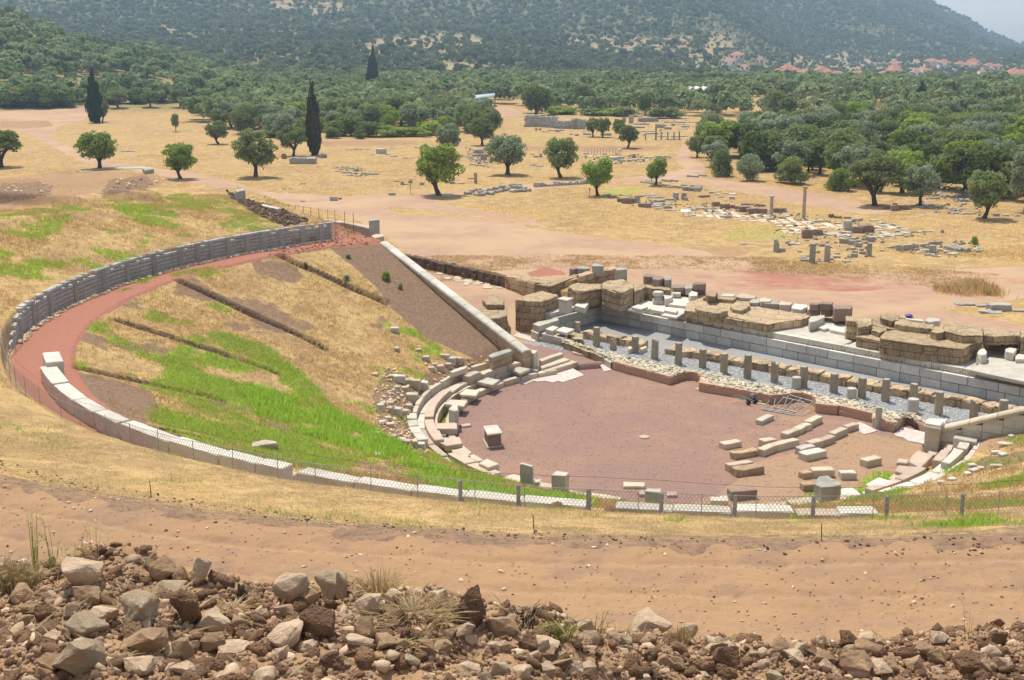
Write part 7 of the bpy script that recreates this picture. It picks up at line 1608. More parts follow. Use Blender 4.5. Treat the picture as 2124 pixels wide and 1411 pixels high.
def arched(label, x0, x1, yb, h):
    p = gpt('P', x0, yb); q = gpt('P', x1, yb); q.z = p.z; e = empty('arched_roof', tuple(p)); tag(e, label, 'roof'); n = 3
    for i in range(n):
        a_ = p.lerp(q, i/n); b_ = p.lerp(q, (i+.94)/n); V = []; F = []
        for j in range(9):
            t = j/8; x_ = a_.x+(b_.x-a_.x)*t; z_ = a_.z+h+math.sin(t*math.pi)*1.1
            V += [(x_, a_.y, z_), (x_, a_.y+9, z_), (x_, a_.y, z_-.15), (x_, a_.y+9, z_-.15)]
        for j in range(8):
            o = j*4; F += [(o, o+4, o+5, o+1), (o+2, o+3, o+7, o+6), (o, o+2, o+6, o+4), (o+1, o+5, o+7, o+3)]
        local(mesh_np('vault', V, F, M['whitepaint']), e)
arched('three white vaulted roofs behind the dark flat-roofed shelter', 1429, 1475, 214, 3.4)
shelter('small_shelter', 'small white sheet roof among the trees left of the vaulted roofs', 'P', 1357, 1372, 222, 214, 5, 'whitepaint', 2, 'steel')
# bushes and thickets near
for (c_, x_, y_, w_, h_, mt, lb_, gp) in [('L', 1705, 598, 95, 78, 'freshgreen', 'green bush on the low mound in the dry grass on the right', None), ('H', 852, 975, 60, 85, 'olive', 'thin dark green weed on the slope beside the uppermost trench', None), ('H', 1600, 1060, 120, 90, 'freshgreen', 'green weed clump on the slope near the sloping wall', None), ('H', 1235, 1065, 90, 60, 'silver', 'grey-green weed clump in the middle of the upper slope', None), ('H', 1725, 1140, 70, 60, 'silver', 'grey-green weed low on the slope near the sloping wall', None), ('H', 1250, 860, 70, 40, 'silver', 'small grey weed just below the red path', None)]:
    q = gpt(c_, x_, y_); s = (q.y*cP+4.4)/FPX/CROP[c_][2]; tree(q.x, q.y, h_*s, w_*s, 'bush', mt, 4, 'bush', lb_, 'bush', gp, False, 700, .05, q.z-.03)
TH = [(690, 283, 60, 40, 'reeds'), (730, 282, 70, 52, 'reeds'), (770, 284, 60, 40, 'reeds'), (705, 270, 60, 44, 'reeds'), (800, 284, 50, 30, 'freshgreen'), (830, 284, 60, 26, 'freshgreen'), (860, 283, 60, 24, 'freshgreen'), (895, 280, 60, 36, 'freshgreen'), (925, 272, 60, 40, 'freshgreen'), (950, 262, 60, 34, 'freshgreen'), (980, 255, 40, 24, 'freshgreen'), (690, 287, 34, 26, 'oak'), (745, 288, 30, 24, 'oak'), (1150, 238, 60, 22, 'freshgreen'), (1180, 238, 60, 20, 'freshgreen'), (1230, 240, 70, 20, 'reeds'), (1270, 240, 60, 20, 'freshgreen'), (1300, 242, 60, 26, 'olive'), (1365, 246, 50, 28, 'oak'), (1395, 246, 50, 30, 'olive'), (600, 285, 50, 30, 'olive'), (560, 285, 50, 34, 'olive')]
for i, (x_, y_, w_, h_, mt) in enumerate(TH):
    q = G(x_, y_); s = (q.y*cP+4.4)/FPX; tree(q.x, q.y, h_*s, w_*s*1.2, 'bush', mt, 3, 'bush', {'reeds': 'bright green reed thicket behind the meadow', 'freshgreen': 'fresh green shrub in the thicket behind the meadow', 'oak': 'dark shrub in the thicket behind the meadow', 'olive': 'grey-green shrub in the thicket behind the meadow'}[mt]+', %s from the left' % ORD[sorted(h[0] for h in TH).index(x_)], 'bush', 'shrubs of the thicket behind the meadow', False, 1600, .034)
HB = [(20, 222, 80, 50), (75, 222, 60, 60), (100, 222, 70, 46), (130, 221, 60, 50), (10, 222, 50, 30), (230, 214, 50, 40), (280, 214, 60, 40), (330, 212, 60, 44), (400, 212, 60, 42), (470, 212, 60, 40)]
for i, (x_, y_, w_, h_) in enumerate(HB):
    q = G(x_, y_); s = (q.y*cP+4.4)/FPX; tree(q.x, q.y, h_*s, w_*s*1.25, 'bush', 'oak', 2, 'bush', '%s dark evergreen shrub from the left along the foot of the wooded hill' % ORD[sorted(h[0] for h in HB).index(x_)], 'bush', 'dark evergreen shrubs at the hill foot', False, 2600, .032)
# ------------------------------------------------------------------ village
M['tiles'] = matte('terracotta_roof_tiles', (.50, .19, .11), .8, 0, .6); M['render'] = matte('pale_render', (.46, .40, .33), .9, 0, .3); M['renderw'] = matte('white_render', (.56, .53, .48), .9, 0, .3); M['glass'] = matte('dark_window', (.05, .055, .06), .3)

for i, (X_, D_, ze_, w_, h_) in enumerate(HP):
    zg = gz(X_, D_); s = D_/FPX; W_ = w_*s*1.05; H_ = h_*s; dp = W_*.75; rz = random.uniform(-.4, .4); e = empty('village_house', (X_, D_, zg), rz); hwx = max(ze_-zg, 5.0)
    tag(e, '%s house with a red hip roof, %s from the left in the village' % (('white', 'cream')[i % 2], (ORD[i] if i < 24 else ['twenty-fifth', 'twenty-sixth', 'twenty-seventh', 'twenty-eighth', 'twenty-ninth', 'thirtieth', 'thirty-first', 'thirty-second', 'thirty-third'][i-24])), 'house', 'village houses below the mountain')
    a, b = W_/2, dp/2; hw = hwx
    local0 = lambda o: (setattr(o, 'parent', e))
    o = mesh_np('wall', [(-a, -b, -3), (a, -b, -3), (a, b, -3), (-a, b, -3), (-a, -b, hw), (a, -b, hw), (a, b, hw), (-a, b, hw)], [(0, 1, 5, 4), (1, 2, 6, 5), (2, 3, 7, 6), (3, 0, 4, 7), (4, 5, 6, 7)], M['renderw' if i % 2 == 0 else 'render'], e)
    a2, b2, rg_ = a*1.1, b*1.1, max(a-b, .5); hr = hw+max(H_*.8, W_*.22)
    bm = bmesh.new(); v = [bm.verts.new(p) for p in [(-a2, -b2, hw), (a2, -b2, hw), (a2, b2, hw), (-a2, b2, hw), (-rg_, 0, hr), (rg_, 0, hr)]]
    for f in ((0, 1, 5, 4), (2, 3, 4, 5), (1, 2, 5), (3, 0, 4), (3, 2, 1, 0)): bm.faces.new([v[j] for j in f])
    finish('roof', bm, 'tiles', e)
    for k_ in range(max(2, int(W_/3))):
        wx = -a+W_*(k_+.5)/max(2, int(W_/3)); mesh_np('window', [(wx-.5, -b-.04, (hw-2.1)), (wx+.5, -b-.04, (hw-2.1)), (wx+.5, -b-.04, (hw-.8)), (wx-.5, -b-.04, (hw-.8))], [(0, 1, 2, 3)], M['glass'], e)
# ------------------------------------------------------------------ foreground rubble
CROP['R'] = (0, 900, 2.761); CROP['S'] = (700, 900, 2.761); CROP['U'] = (1404, 900, 2.761)
RV = []
def rockmesh(seed):
    rg = np.random.default_rng(seed); bm = bmesh.new()
    for i in range(15):
        v = rg.normal(size=3); v /= np.linalg.norm(v); v = np.sign(v)*np.abs(v)**.75
        bm.verts.new(v*rg.uniform(.75, 1.05)*[.58, .55, .55])
    r = bmesh.ops.convex_hull(bm, input=bm.verts[:]); bmesh.ops.delete(bm, geom=[g_ for g_ in set(r['geom_interior']+r['geom_unused']) if isinstance(g_, bmesh.types.BMVert)], context='VERTS')
    bmesh.ops.bevel(bm, geom=bm.edges[:], offset=.03, segments=1, affect='EDGES', clamp_overlap=True)
    bmesh.ops.triangulate(bm, faces=bm.faces[:])
    for it in range(3):
        es = [e for e in bm.edges if e.calc_length() > .16]
        if es: bmesh.ops.subdivide_edges(bm, edges=es, cuts=1)
        bmesh.ops.triangulate(bm, faces=[f for f in bm.faces if len(f.verts) > 4])
    for v in bm.verts:
        p = v.co*2.3+Vector((seed*3.1, 0, 0)); v.co += mnoise.noise_vector(p)*.06+mnoise.noise_vector(p*3)*.028+mnoise.noise_vector(p*8)*.012
    me = bpy.data.meshes.new('rock'); bm.to_mesh(me); bm.free(); return me
for i in range(9):
    RV.append([])
    base_ = rockmesh(i+1)
    for mt in ('rock', 'rockpale', 'rockred', 'rockgrey'):
        if mt not in M: M[mt] = stone_mat('grey_rubble_rock', (.60, .45, .29), (.70, .54, .36), (.46, .345, .23), 6, .9, .8)
        c = base_.copy(); c.materials.append(M[mt]); RV[-1].append(c)
MI = {'rock': 0, 'rockpale': 1, 'rockred': 2, 'rockgrey': 3}
def rock(q, w, h, mt, label, name='rock', group=None, d=None, tilt_=.25):
    me = RV[random.randrange(9)][MI[mt]]; o = bpy.data.objects.new(name, me); d = d or w*random.uniform(.7, 1.0)
    o.scale = (w, d, h*1.15); o.rotation_euler = (random.uniform(-tilt_, tilt_), random.uniform(-tilt_, tilt_), random.uniform(-.5, .5)+random.choice((0, math.pi)))
    o.location = (q[0], q[1]+d*.30, q[2]+h*.40); link(o); return tag(o, label, 'rock', group)
BR = [('R', 450, 930, 255, 195, 'rockpale', 'large pinkish pyramid-shaped rock at the top left of the rubble heap'), ('R', 470, 1012, 190, 125, 'rock', 'brown angular rock leaning on the large pinkish pyramid rock'), ('R', 1150, 885, 145, 175, 'rockpale', 'pale orange and white upright rock standing highest on the rubble heap'), ('R', 915, 862, 190, 125, 'rock', 'dark tilted slab left of the pale upright rock'), ('R', 1030, 875, 115, 100, 'rock', 'dark rounded rock touching the pale upright rock'),
 ('R', 940, 960, 270, 85, 'rockgrey', 'flat grey slab lying below the dark tilted slab'), ('R', 1055, 1120, 200, 200, 'rockred', 'crumbly dark earth clod with a hollow, in the middle of the left heap'), ('R', 760, 1128, 265, 185, 'rockgrey', 'large grey angular slab leaning in the middle of the left heap'), ('R', 1205, 1165, 225, 140, 'rockpale', 'brown boulder right of the crumbly earth clod'), ('R', 1215, 1262, 165, 120, 'rock', 'brown rock below the boulder beside the earth clod'),
 ('R', 1320, 1288, 205, 72, 'rockpale', 'low oval pale brown stone in the front of the heap'), ('R', 820, 1275, 245, 125, 'rock', 'dark brown rock left of the lumpy round one'), ('R', 1040, 1318, 145, 135, 'rock', 'lumpy round brown rock with a white spot'), ('R', 480, 1192, 285, 130, 'rockgrey', 'long grey rock above the big rounded boulder'), ('R', 440, 1425, 290, 210, 'rockgrey', 'big rounded grey-brown boulder at the bottom left'), ('R', 575, 1110, 205, 105, 'rockpale', 'flat pale rock left of the large grey slab'),
 ('R', 405, 1062, 98, 82, 'rockpale', 'small squared pale rock below the leaning brown one'), ('R', 140, 1122, 125, 80, 'rock', 'brown flat rock at the left edge of the heap'), ('R', 1660, 1002, 225, 190, 'rockpale', 'pinkish angular boulder on the crest, in the middle of the heap'), ('R', 1885, 988, 235, 175, 'rockgrey', 'grey-brown leaning boulder right of the pinkish angular one'), ('R', 1640, 1245, 225, 130, 'rockpale', 'flat-faced pinkish rock half sunk in earth'), ('R', 1830, 1205, 265, 215, 'rockred', 'large lump of brown earth under the leaning boulder'),
 ('R', 1760, 1262, 115, 64, 'rockpale', 'small oval beige stone at the foot of the earth lump'), ('R', 1900, 1272, 84, 62, 'rockpale', 'small angular beige stone beside the oval one'), ('R', 760, 1420, 235, 115, 'rockpale', 'pale pinkish rock at the bottom edge, left'), ('R', 1060, 1420, 185, 95, 'rockpale', 'pale rock at the bottom edge, right of the pinkish one'), ('R', 1890, 1385, 185, 115, 'rockred', 'reddish earth clod near the bottom of the heap middle'), ('R', 130, 972, 165, 90, 'rock', 'rounded brown rock beside the big straw tuft'), ('R', 270, 952, 135, 72, 'rock', 'dark low rock right of the big straw tuft'),
 ('S', 25, 978, 85, 165, 'rockgrey', 'tall grey pointed rock on the crest left of the tilted orange slab'), ('S', 112, 988, 115, 85, 'rock', 'brown squared rock left of the tilted orange slab'), ('S', 185, 1072, 155, 150, 'rockpale', 'tilted orange-brown slab beside the straw tuft'), ('S', 148, 1202, 135, 140, 'rock', 'brown upright rock below the tilted orange slab'), ('S', 370, 1108, 115, 90, 'rockred', 'round earth clod under the straw tuft'), ('S', 285, 1262, 155, 90, 'rock', 'brown rock in front of the round earth clod'), ('S', 118, 1275, 180, 105, 'rockpale', 'large pale rounded rock left of the clods'),
 ('S', 500, 1272, 125, 80, 'rock', 'left one of two touching brown lumps'), ('S', 600, 1276, 125, 82, 'rock', 'right one of two touching brown lumps'), ('S', 745, 1125, 240, 215, 'rockred', 'big earth mound crusted with grey dead moss'), ('S', 730, 1188, 125, 92, 'rockpale', 'pinkish squared rock in front of the big earth mound'), ('S', 940, 1184, 190, 115, 'rock', 'brown rock between the earth mound and the dead twigs'), ('S', 1200, 1242, 155, 52, 'rockpale', 'flat pale stone in the middle of the heap'), ('S', 1200, 1294, 115, 60, 'rock', 'small brown stone below the flat pale one'),
 ('S', 1790, 1168, 255, 112, 'rockpale', 'big smooth rounded rock on the crest, right of the middle'), ('S', 1590, 1204, 115, 74, 'rockpale', 'pinkish rock left of the big smooth rounded one'), ('S', 1790, 1222, 95, 60, 'rock', 'brown rock below the big smooth rounded one'), ('S', 1930, 1365, 125, 82, 'rock', 'brown rock low in the heap, right of the middle'), ('U', 70, 1192, 105, 105, 'rockgrey', 'grey upright rock with a jagged top by a dry plant'), ('U', 240, 1242, 95, 52, 'rockgrey', 'smooth grey oval stone on the crest'), ('U', 290, 1350, 190, 115, 'rockred', 'pair-like crumbly clod below the smooth oval stone'),
 ('U', 680, 1332, 165, 80, 'rockpale', 'pale flat-topped rock in the right part of the heap'), ('U', 830, 1242, 72, 82, 'rockpale', 'small pale pointed stone standing on the crest, right'), ('U', 990, 1245, 145, 92, 'rockred', 'dark crumbly clod on the right crest'), ('U', 1100, 1295, 175, 90, 'rock', 'large brown rounded rock beside the dark clod'), ('U', 850, 1354, 135, 92, 'rock', 'dark brown split rock below the pale pointed stone'), ('U', 1020, 1410, 245, 135, 'rock', 'wide earthy boulder at the bottom right of the middle'), ('U', 1180, 1412, 155, 92, 'rockpale', 'pale rock at the bottom right'),
 ('U', 1320, 1305, 145, 85, 'rockred', 'crumbly brown clod in the right heap'), ('U', 1370, 1385, 135, 92, 'rock', 'round rough rock in the right heap'), ('U', 1425, 1292, 115, 82, 'rock', 'triangular brown rock in the right heap'), ('U', 1700, 1385, 225, 112, 'rockred', 'large reddish lump of earth near the right corner'), ('U', 1840, 1125, 82, 62, 'rockred', 'lone dark brown rock lying on the dirt road at the right'), ('U', 1738, 1145, 42, 40, 'rockred', 'small earth lump left of the lone dark rock')]
for (c_, x_, y_, w_, h_, mt, lb_) in BR:
    q = gpt(c_, x_, y_-h_*.12); s = (q.y*cP+(HC-q.z)*sP)/FPX/2.761; rock(q, w_*s, h_*s, mt, lb_)
rr_ = random.Random(17); n_ = 0
while n_ < 215:
    px_ = rr_.uniform(-20, 2144); yc_ = np.interp(px_, [0, 900, 1300, 2124], [1215, 1235, 1320, 1335]); py_ = yc_+(1425-yc_)*rr_.random()**.8
    q = G(px_, py_)
    if q.y > 9: continue
    s = (q.y*cP+(HC-q.z)*sP)/FPX; w_ = rr_.choice((16, 20, 26, 32, 40, 50))*s; mt = rr_.choice(('rock', 'rockpale', 'rockred', 'rock', 'rockpale', 'rockpale', 'rockgrey'))
    rock(q-Vector((0, 0, w_*.12)), w_, w_*rr_.uniform(.5, .8), mt, {'rock': 'brown stone in the foreground rubble heap', 'rockpale': 'pale pinkish stone in the foreground rubble heap', 'rockred': 'reddish earth clod in the foreground rubble heap', 'rockgrey': 'grey stone in the foreground rubble heap'}[mt].replace('in the foreground', ('at the left end', 'in the left part', 'left of the middle', 'right of the middle', 'in the right part', 'at the right end')[int(np.clip(px_/354, 0, 5))]+(', upper side', ', lower side')[py_ > (yc_+1425)/2]+', of the foreground')+'', group='stones of the foreground rubble heap', tilt_=.5); n_ += 1
def sprinkle(name, label, n, r0, r1, smin, smax, mat, seed, flat=.7, ang=(238, 330), pw=2.0, dz=.0, maxd=60):
    rg = np.random.default_rng(seed); a_ = np.radians(rg.uniform(ang[0], ang[1], n)); r_ = rg.uniform(r0, r1, n); x_, y_ = fromab(r_*np.cos(a_), r_*np.sin(a_))
    k = (y_ > .8) & (np.abs(x_) < .52*y_+1.5) & (y_ < maxd); x_, y_ = x_[k], y_[k]; S = smin+(smax-smin)*rg.random(len(x_))**pw
    o = stones_mesh(name, x_, y_, height(x_, y_)+S*.2+dz, S, mat, seed, flat, None, 1.0); return tag(o, label, 'rubble', None, 'stuff')
M['clodst'] = stone_mat('brown_soil_crumbs', (.40, .26, .16), (.30, .19, .12), (.48, .34, .225), 5, .97, .5)
def frontal(name, label, n, smin, smax, mat, seed, flat, pw):
    rg = np.random.default_rng(seed); y_ = rg.uniform(2.6, 9.3, n); x_ = rg.uniform(-.5, .5, n)*y_*1.02; a_, b_ = toab(x_, y_); r_ = np.hypot(a_, b_); k = (y_ < 8.9+.5*fbm(x_, y_, .8, 2)) & (rg.random(n) < .25+.75*sst(-.5, .2, fbm(x_, y_, .5, 2))); x_, y_ = x_[k], y_[k]; S = smin+(smax-smin)*rg.random(len(x_))**pw
    tag(stones_mesh(name, x_, y_, height(x_, y_)+S*.15, S, mat, seed, flat, None, 1.0), label, 'rubble', None, 'stuff')
frontal('rubble', 'crumbled brown soil and gravel covering the foreground heap', 66000, .006, .028, 'clodst', 31, .8, 1.7)
frontal('rubble', 'small pale stones among the soil of the foreground heap', 3200, .010, .05, 'rockpale', 32, .7, 2.4)
frontal('rubble', 'lumps of reddish earth in the foreground heap', 7000, .012, .07, 'rockred', 36, .8, 2.2)
sprinkle('pebbles', 'pebbles and crumbs of earth on the dirt road', 9000, 38.5, 46, .008, .035, 'clodst', 33, .6, (235, 335), 3.0)
sprinkle('clods', 'dark clods along the edge between dry grass and dirt road', 1500, 37.5, 38.7, .012, .05, 'dark', 34, .6, (205, 335), 2.5)
sprinkle('pebbles', 'pale pebbles scattered over the dirt road', 1200, 38.5, 50, .02, .06, 'rockpale', 35, .6, (235, 335), 2.0)
# rubble of the heaps on the left bank and of the bare slope near the seats
def fieldstones(name, label, poly, n, smin, smax, mat, seed):
    rg = np.random.default_rng(seed); P_ = np.array([tuple(G(*p))[:2] for p in poly]); x0, y0 = P_.min(0); x1, y1 = P_.max(0)
    x_ = rg.uniform(x0, x1, n); y_ = rg.uniform(y0, y1, n); k = inpoly(x_, y_, [tuple(p) for p in P_]); x_, y_ = x_[k], y_[k]; S = smin+(smax-smin)*rg.random(len(x_))**2.5
    tag(stones_mesh(name, x_, y_, height(x_, y_)+S*.3, S, mat, seed, .7, None, .9), label, 'rubble', None, 'stuff')
fieldstones('rubble', 'stones covering the long dark heap at the left edge', [(0, 385), (80, 376), (112, 385), (104, 402), (0, 424)], 2600, .06, .22, 'rockpale', 41)
fieldstones('rubble', 'dark rubble stones of the heap beside the upper track', [(232, 375), (300, 366), (330, 378), (300, 392), (230, 404), (195, 408)], 2600, .08, .30, 'rock', 42)
fieldstones('rubble', 'earth crumbs of the brown dug slope', [(470, 396), (505, 412), (580, 432), (640, 455), (620, 466), (590, 470), (540, 450), (500, 425)], 6000, .04, .14, 'dark', 43)
fieldstones('rubble', 'small stones on the bare slope behind the front seats', [(800, 760), (860, 790), (960, 745), (1010, 735), (900, 860), (880, 960), (790, 900), (770, 820)], 3000, .02, .12, 'rockpale', 44)
fieldstones('rubble', 'reddish gravel lumps at the upper end of the red path', [(560, 520), (677, 497), (780, 488), (785, 506), (700, 512), (560, 532)], 3000, .03, .09, 'rockred', 45)
for pl_, n_, mt in [([cp('K', *p) for p in [(100, 330), (250, 240), (750, 290), (1200, 350), (1750, 370), (2100, 430), (2124, 560), (1300, 480), (700, 420), (200, 350)]], 840, 'ruinst'), ([cp('L', *p) for p in [(0, 340), (420, 350), (900, 420), (1400, 490), (1250, 540), (800, 600), (820, 700), (600, 760), (220, 740), (150, 600), (0, 500)]], 639, 'ruinst'), ([cp('L', *p) for p in [(1180, 250), (1400, 90), (1740, 110), (1800, 260), (1760, 360), (1300, 320)]], 600, 'ruinst'), ([cp('L', *p) for p in [(1000, 640), (1200, 590), (1700, 560), (1800, 680), (1400, 715)]], 240, 'ruinst'), ([cp('J', *p) for p in [(100, 380), (340, 400), (360, 570), (180, 560)]], 300, 'ruinst'), ([cp('J', *p) for p in [(1180, 430), (1900, 455), (2000, 480), (1700, 520), (1280, 540)]], 399, 'ruinst'), ([cp('N', *p) for p in [(500, 340), (700, 340), (900, 400), (700, 425)]], 180, 'ruinst'), ([(1090, 268), (1215, 262), (1440, 240), (1640, 250), (1440, 292), (1300, 285)], 699, 'ruinst')]:
    fieldstones('rubble', 'small broken stones scattered through the ruins on the plain', pl_, n_, .05, .26, mt, 70+n_ % 17)
rgo = np.random.default_rng(90); t_ = rgo.uniform(0, 6.283, 14000); r_ = 11.7*np.sqrt(rgo.random(14000)); gx, gy = fromab(r_*np.cos(t_), r_*np.sin(t_)); k = (r_*np.sin(t_) < 5.2); gx, gy = gx[k], gy[k]; S = .009+.035*rgo.random(len(gx))**4
M['orchst'] = stone_mat('purple_brown_gravel', (.46, .31, .245), (.33, .215, .175), (.60, .46, .38), 5, .95, .4)
tag(stones_mesh('gravel', gx, gy, height(gx, gy)+.004, S, 'orchst', 91, .6, None, .8), 'purple-brown gravel strewn over the orchestra floor', 'gravel', None, 'stuff')
# small blocks left standing on the slope behind the front seats
SB = [(250, 470, 90, 40), (305, 505, 110, 70), (385, 520, 90, 50), (435, 555, 110, 80), (500, 570, 120, 80), (560, 605, 110, 60), (590, 562, 60, 25), (280, 562, 60, 25), (355, 578, 70, 40), (410, 680, 110, 80), (385, 748, 60, 50), (140, 712, 60, 35), (215, 715, 60, 40), (140, 758, 60, 60), (205, 775, 60, 50), (280, 762, 70, 30), (278, 805, 70, 70), (350, 820, 70, 70), (205, 858, 60, 45), (150, 885, 60, 35), (215, 910, 70, 40), (708, 285, 95, 40), (768, 320, 90, 50), (818, 328, 100, 60), (862, 312, 60, 40), (540, 308, 70, 50), (685, 402, 70, 60), (600, 398, 60, 40), (262, 50, 80, 55), (275, 218, 45, 40), (480, 222, 60, 30), (310, 1062, 70, 50), (360, 1085, 80, 60), (425, 1095, 90, 65), (500, 1112, 70, 60), (240, 1020, 60, 40), (240, 590, 25, 20), (200, 620, 25, 25), (165, 650, 25, 25), (140, 680, 25, 20), (330, 640, 30, 25), (300, 665, 30, 25), (70, 440, 60, 20), (100, 1185, 70, 25), (60, 985, 110, 20), (545, 350, 25, 15), (630, 355, 60, 30), (740, 365, 60, 40)]
for i, (x_, y_, w_, h_) in enumerate(SB):
    ruin('A', x_, y_, w_, h_, ('beige', 'marble', 'pinkish')[i % 3], '%s squared stone on the slope behind the front seats, %s' % (('beige', 'grey-white', 'pinkish')[i % 3], 'uppermost stones' if y_ < 450 else 'upper stones by the broken stairs' if y_ < 630 else 'middle stones' if y_ < 950 else 'lowest stones by the green grass'), group='small stones on the slope behind the seats', rough=.05)
ruin('R', 1520, 95, 150, 45, 'beige', 'pale pointed stone lying in the bright green grass', rot=.3, rough=.09)
# iron rods
for (x_, yb, yt, lb_) in [(1109, 1107, 1068, 'thin rusty iron rod leaning at the road edge, middle one of three'), (1705, 1124, 1086, 'thin rusty iron rod at the road edge, rightmost of three'), (314, 1030, 998, 'thin rusty iron rod at the road edge, leftmost of three')]:
    q = G(x_, yb); s = (q.y*cP+(HC-q.z)*sP)/FPX; o = tubes('iron_rod', [[q-Vector((0, 0, .1)), q+Vector((random.uniform(-.04, .0), 0, (yb-yt)*s*1.05))]], .011, 'rustpost', None, 5); tag(o, lb_, 'rod')
# ------------------------------------------------------------------ blades and stalks
def bladesmat(name, c1, c2, tr=.3): return leafmat(name, c1, c2, tuple((a+b)/2 for a, b in zip(c1, c2)), tr)
M['straw'] = bladesmat('dry_straw', (.55, .43, .23), (.82, .68, .42), .4); M['green'] = bladesmat('fresh_grass_blades', (.30, .48, .05), (.50, .66, .10), .5); M['strawfar'] = bladesmat('dry_meadow_grass', (.48, .32, .13), (.72, .52, .25), .5); M['yellowgreen'] = bladesmat('yellow_green_grass', (.36, .42, .08), (.58, .58, .17), .5); M['twig'] = matte('dead_twig', (.10, .075, .055))
def blades(name, label, X_, Y_, hmin, hmax, nb_, mat, seed, wd=.012, lean=.45, spread=.06):
    rg = np.random.default_rng(seed); n = len(X_)*nb_; x_ = np.repeat(X_, nb_)+rg.normal(0, spread, n); y_ = np.repeat(Y_, nb_)+rg.normal(0, spread, n); z_ = np.repeat(height(X_, Y_), nb_)-.02
    h_ = rg.uniform(hmin, hmax, n); th = rg.uniform(0, 6.28, n); l_ = rg.uniform(0, lean, n)*h_; ph = rg.uniform(0, 6.28, n); w_ = wd*rg.uniform(.6, 1.4, n)
    dx, dy = np.cos(th)*w_, np.sin(th)*w_; lx, ly = np.cos(ph)*l_, np.sin(ph)*l_
    V = np.stack([np.stack([x_-dx, y_-dy, z_], -1), np.stack([x_+dx, y_+dy, z_], -1), np.stack([x_+dx*.7+lx*.35, y_+dy*.7+ly*.35, z_+h_*.6], -1), np.stack([x_-dx*.2+lx, y_-dy*.2+ly, z_+h_], -1)], 1).reshape(-1, 3)
    o = mesh_np(name, V, np.arange(4*n).reshape(n, 4), M[mat], None, False, {"tint": ('FACE', 'FLOAT', rg.random(n))}); return tag(o, label, 'grass', None, 'stuff')
def pick(mask, n, seed):
    rg = np.random.default_rng(seed); w_ = mask*np.clip(Vg[:, 1], 1, 200); w_ = np.where((np.abs(Vg[:, 0]) < .46*Vg[:, 1]) & (Vg[:, 1] > 3), w_, 0); k = rg.choice(len(w_), n, p=w_/w_.sum()); return Vg[k, 0]+rg.normal(0, .06, n), Vg[k, 1]+rg.normal(0, .06, n)
cv = ((R_ > 14.9) & (R_ < 28.9) & (B_ < bl)) | ((R_ > 31.6) & (R_ < 37.8) & (B_ < bl)) | ((R_ > 37.8) & (ANG < 238) & (ANG > 90) & (R_ < 46) & (DRT < .5))
bare_ = np.clip(1-DRK*1.2, 0, 1)*np.clip(1-DRT, 0, 1)
X_, Y_ = pick(np.where(cv & (Vg[:, 1] < 105) & ~((R_ > 31) & (Vg[:, 1] < 44)), 1, 0)*bare_*(.25+sst(-.2, .3, n1)), 42000, 51); blades('dry_grass', 'short dry yellow grass covering the slopes round the theatre', X_, Y_, .05, .17, 5, 'strawfar', 61, .012, .8, .09)
X_, Y_ = pick(np.where((R_ > 31.4) & (R_ < 38.4) & (Vg[:, 1] < 40), 1, 0)*bare_*(.15+sst(-.2, .3, n3)), 30000, 52); blades('dry_grass', 'dry yellow grass on the bank above the wire fence', X_, Y_, .02, .065, 5, 'straw', 62, .004, 1.3, .06)
X_, Y_ = pick(GRNV*(FOR < .2)*(Vg[:, 1] < 110)*np.where(R_ > 12.5, 1, .5)*bare_*(GRNV > .25), 30000, 53); blades('green_grass', 'fresh bright green grass in patches on the slopes', X_, Y_, .05, .16, 6, 'green', 63, .011, .7, .10)
X_, Y_ = pick(GRNV*(FOR < .2)*(Vg[:, 1] < 110)*np.where(R_ > 12.5, 1, .5)*bare_, 16000, 54); blades('yellow_grass', 'yellow-green grass between the fresh green patches', X_, Y_, .05, .15, 5, 'yellowgreen', 64, .011, .8, .14)
tall = pm([(640, 850), (700, 855), (790, 905), (860, 945), (960, 995), (1040, 1030), (1230, 1050), (1240, 1058), (1000, 1045), (880, 1000), (760, 960), (680, 920), (560, 880), (500, 820), (560, 800), (620, 830)])*(R_ > 13.9)*(R_ < 28)
X_, Y_ = pick(tall*sst(-.35, .25, gsp), 5200, 55); blades('tall_grass', 'tall lush green grass behind the lowest seats', X_, Y_, .12, .42, 6, 'green', 65, .012, .5, .12)
edg = np.where((R_ > 13.0) & (R_ < 14.2) & (ANG > 262) & (ANG < 330), 1, 0)*sst(-.1, .3, n1); X_, Y_ = pick(edg, 1800, 56); blades('weeds', 'green weeds along the near edge of the orchestra', X_, Y_, .12, .40, 6, 'yellowgreen', 66, .012, .4, .08)
wd_ = pm([(1940, 590), (2040, 590), (2124, 590), (2124, 622), (2060, 630), (1960, 626)]); X_, Y_ = pick(wd_*sst(0, .4, gsp), 420, 57); blades('tall_weeds', 'tall dry weeds beside the path at the right edge', X_, Y_, .2, .7, 4, 'strawfar', 67, .018, .5, .3)
mead = np.where((Vg[:, 1] > 100) & (Vg[:, 1] < 230) & (FOR < .1) & (PAL < .4) & (RED < .3) & (R_ > 52), 1, 0)*sst(-.25, .35, fbm(x, y, 7, 3)); X_, Y_ = pick(mead, 36000, 58); blades('dry_meadow', 'dry yellow grass of the meadow between the ruins', X_, Y_, .05, .18, 4, 'strawfar', 68, .025, 1.2, .35)
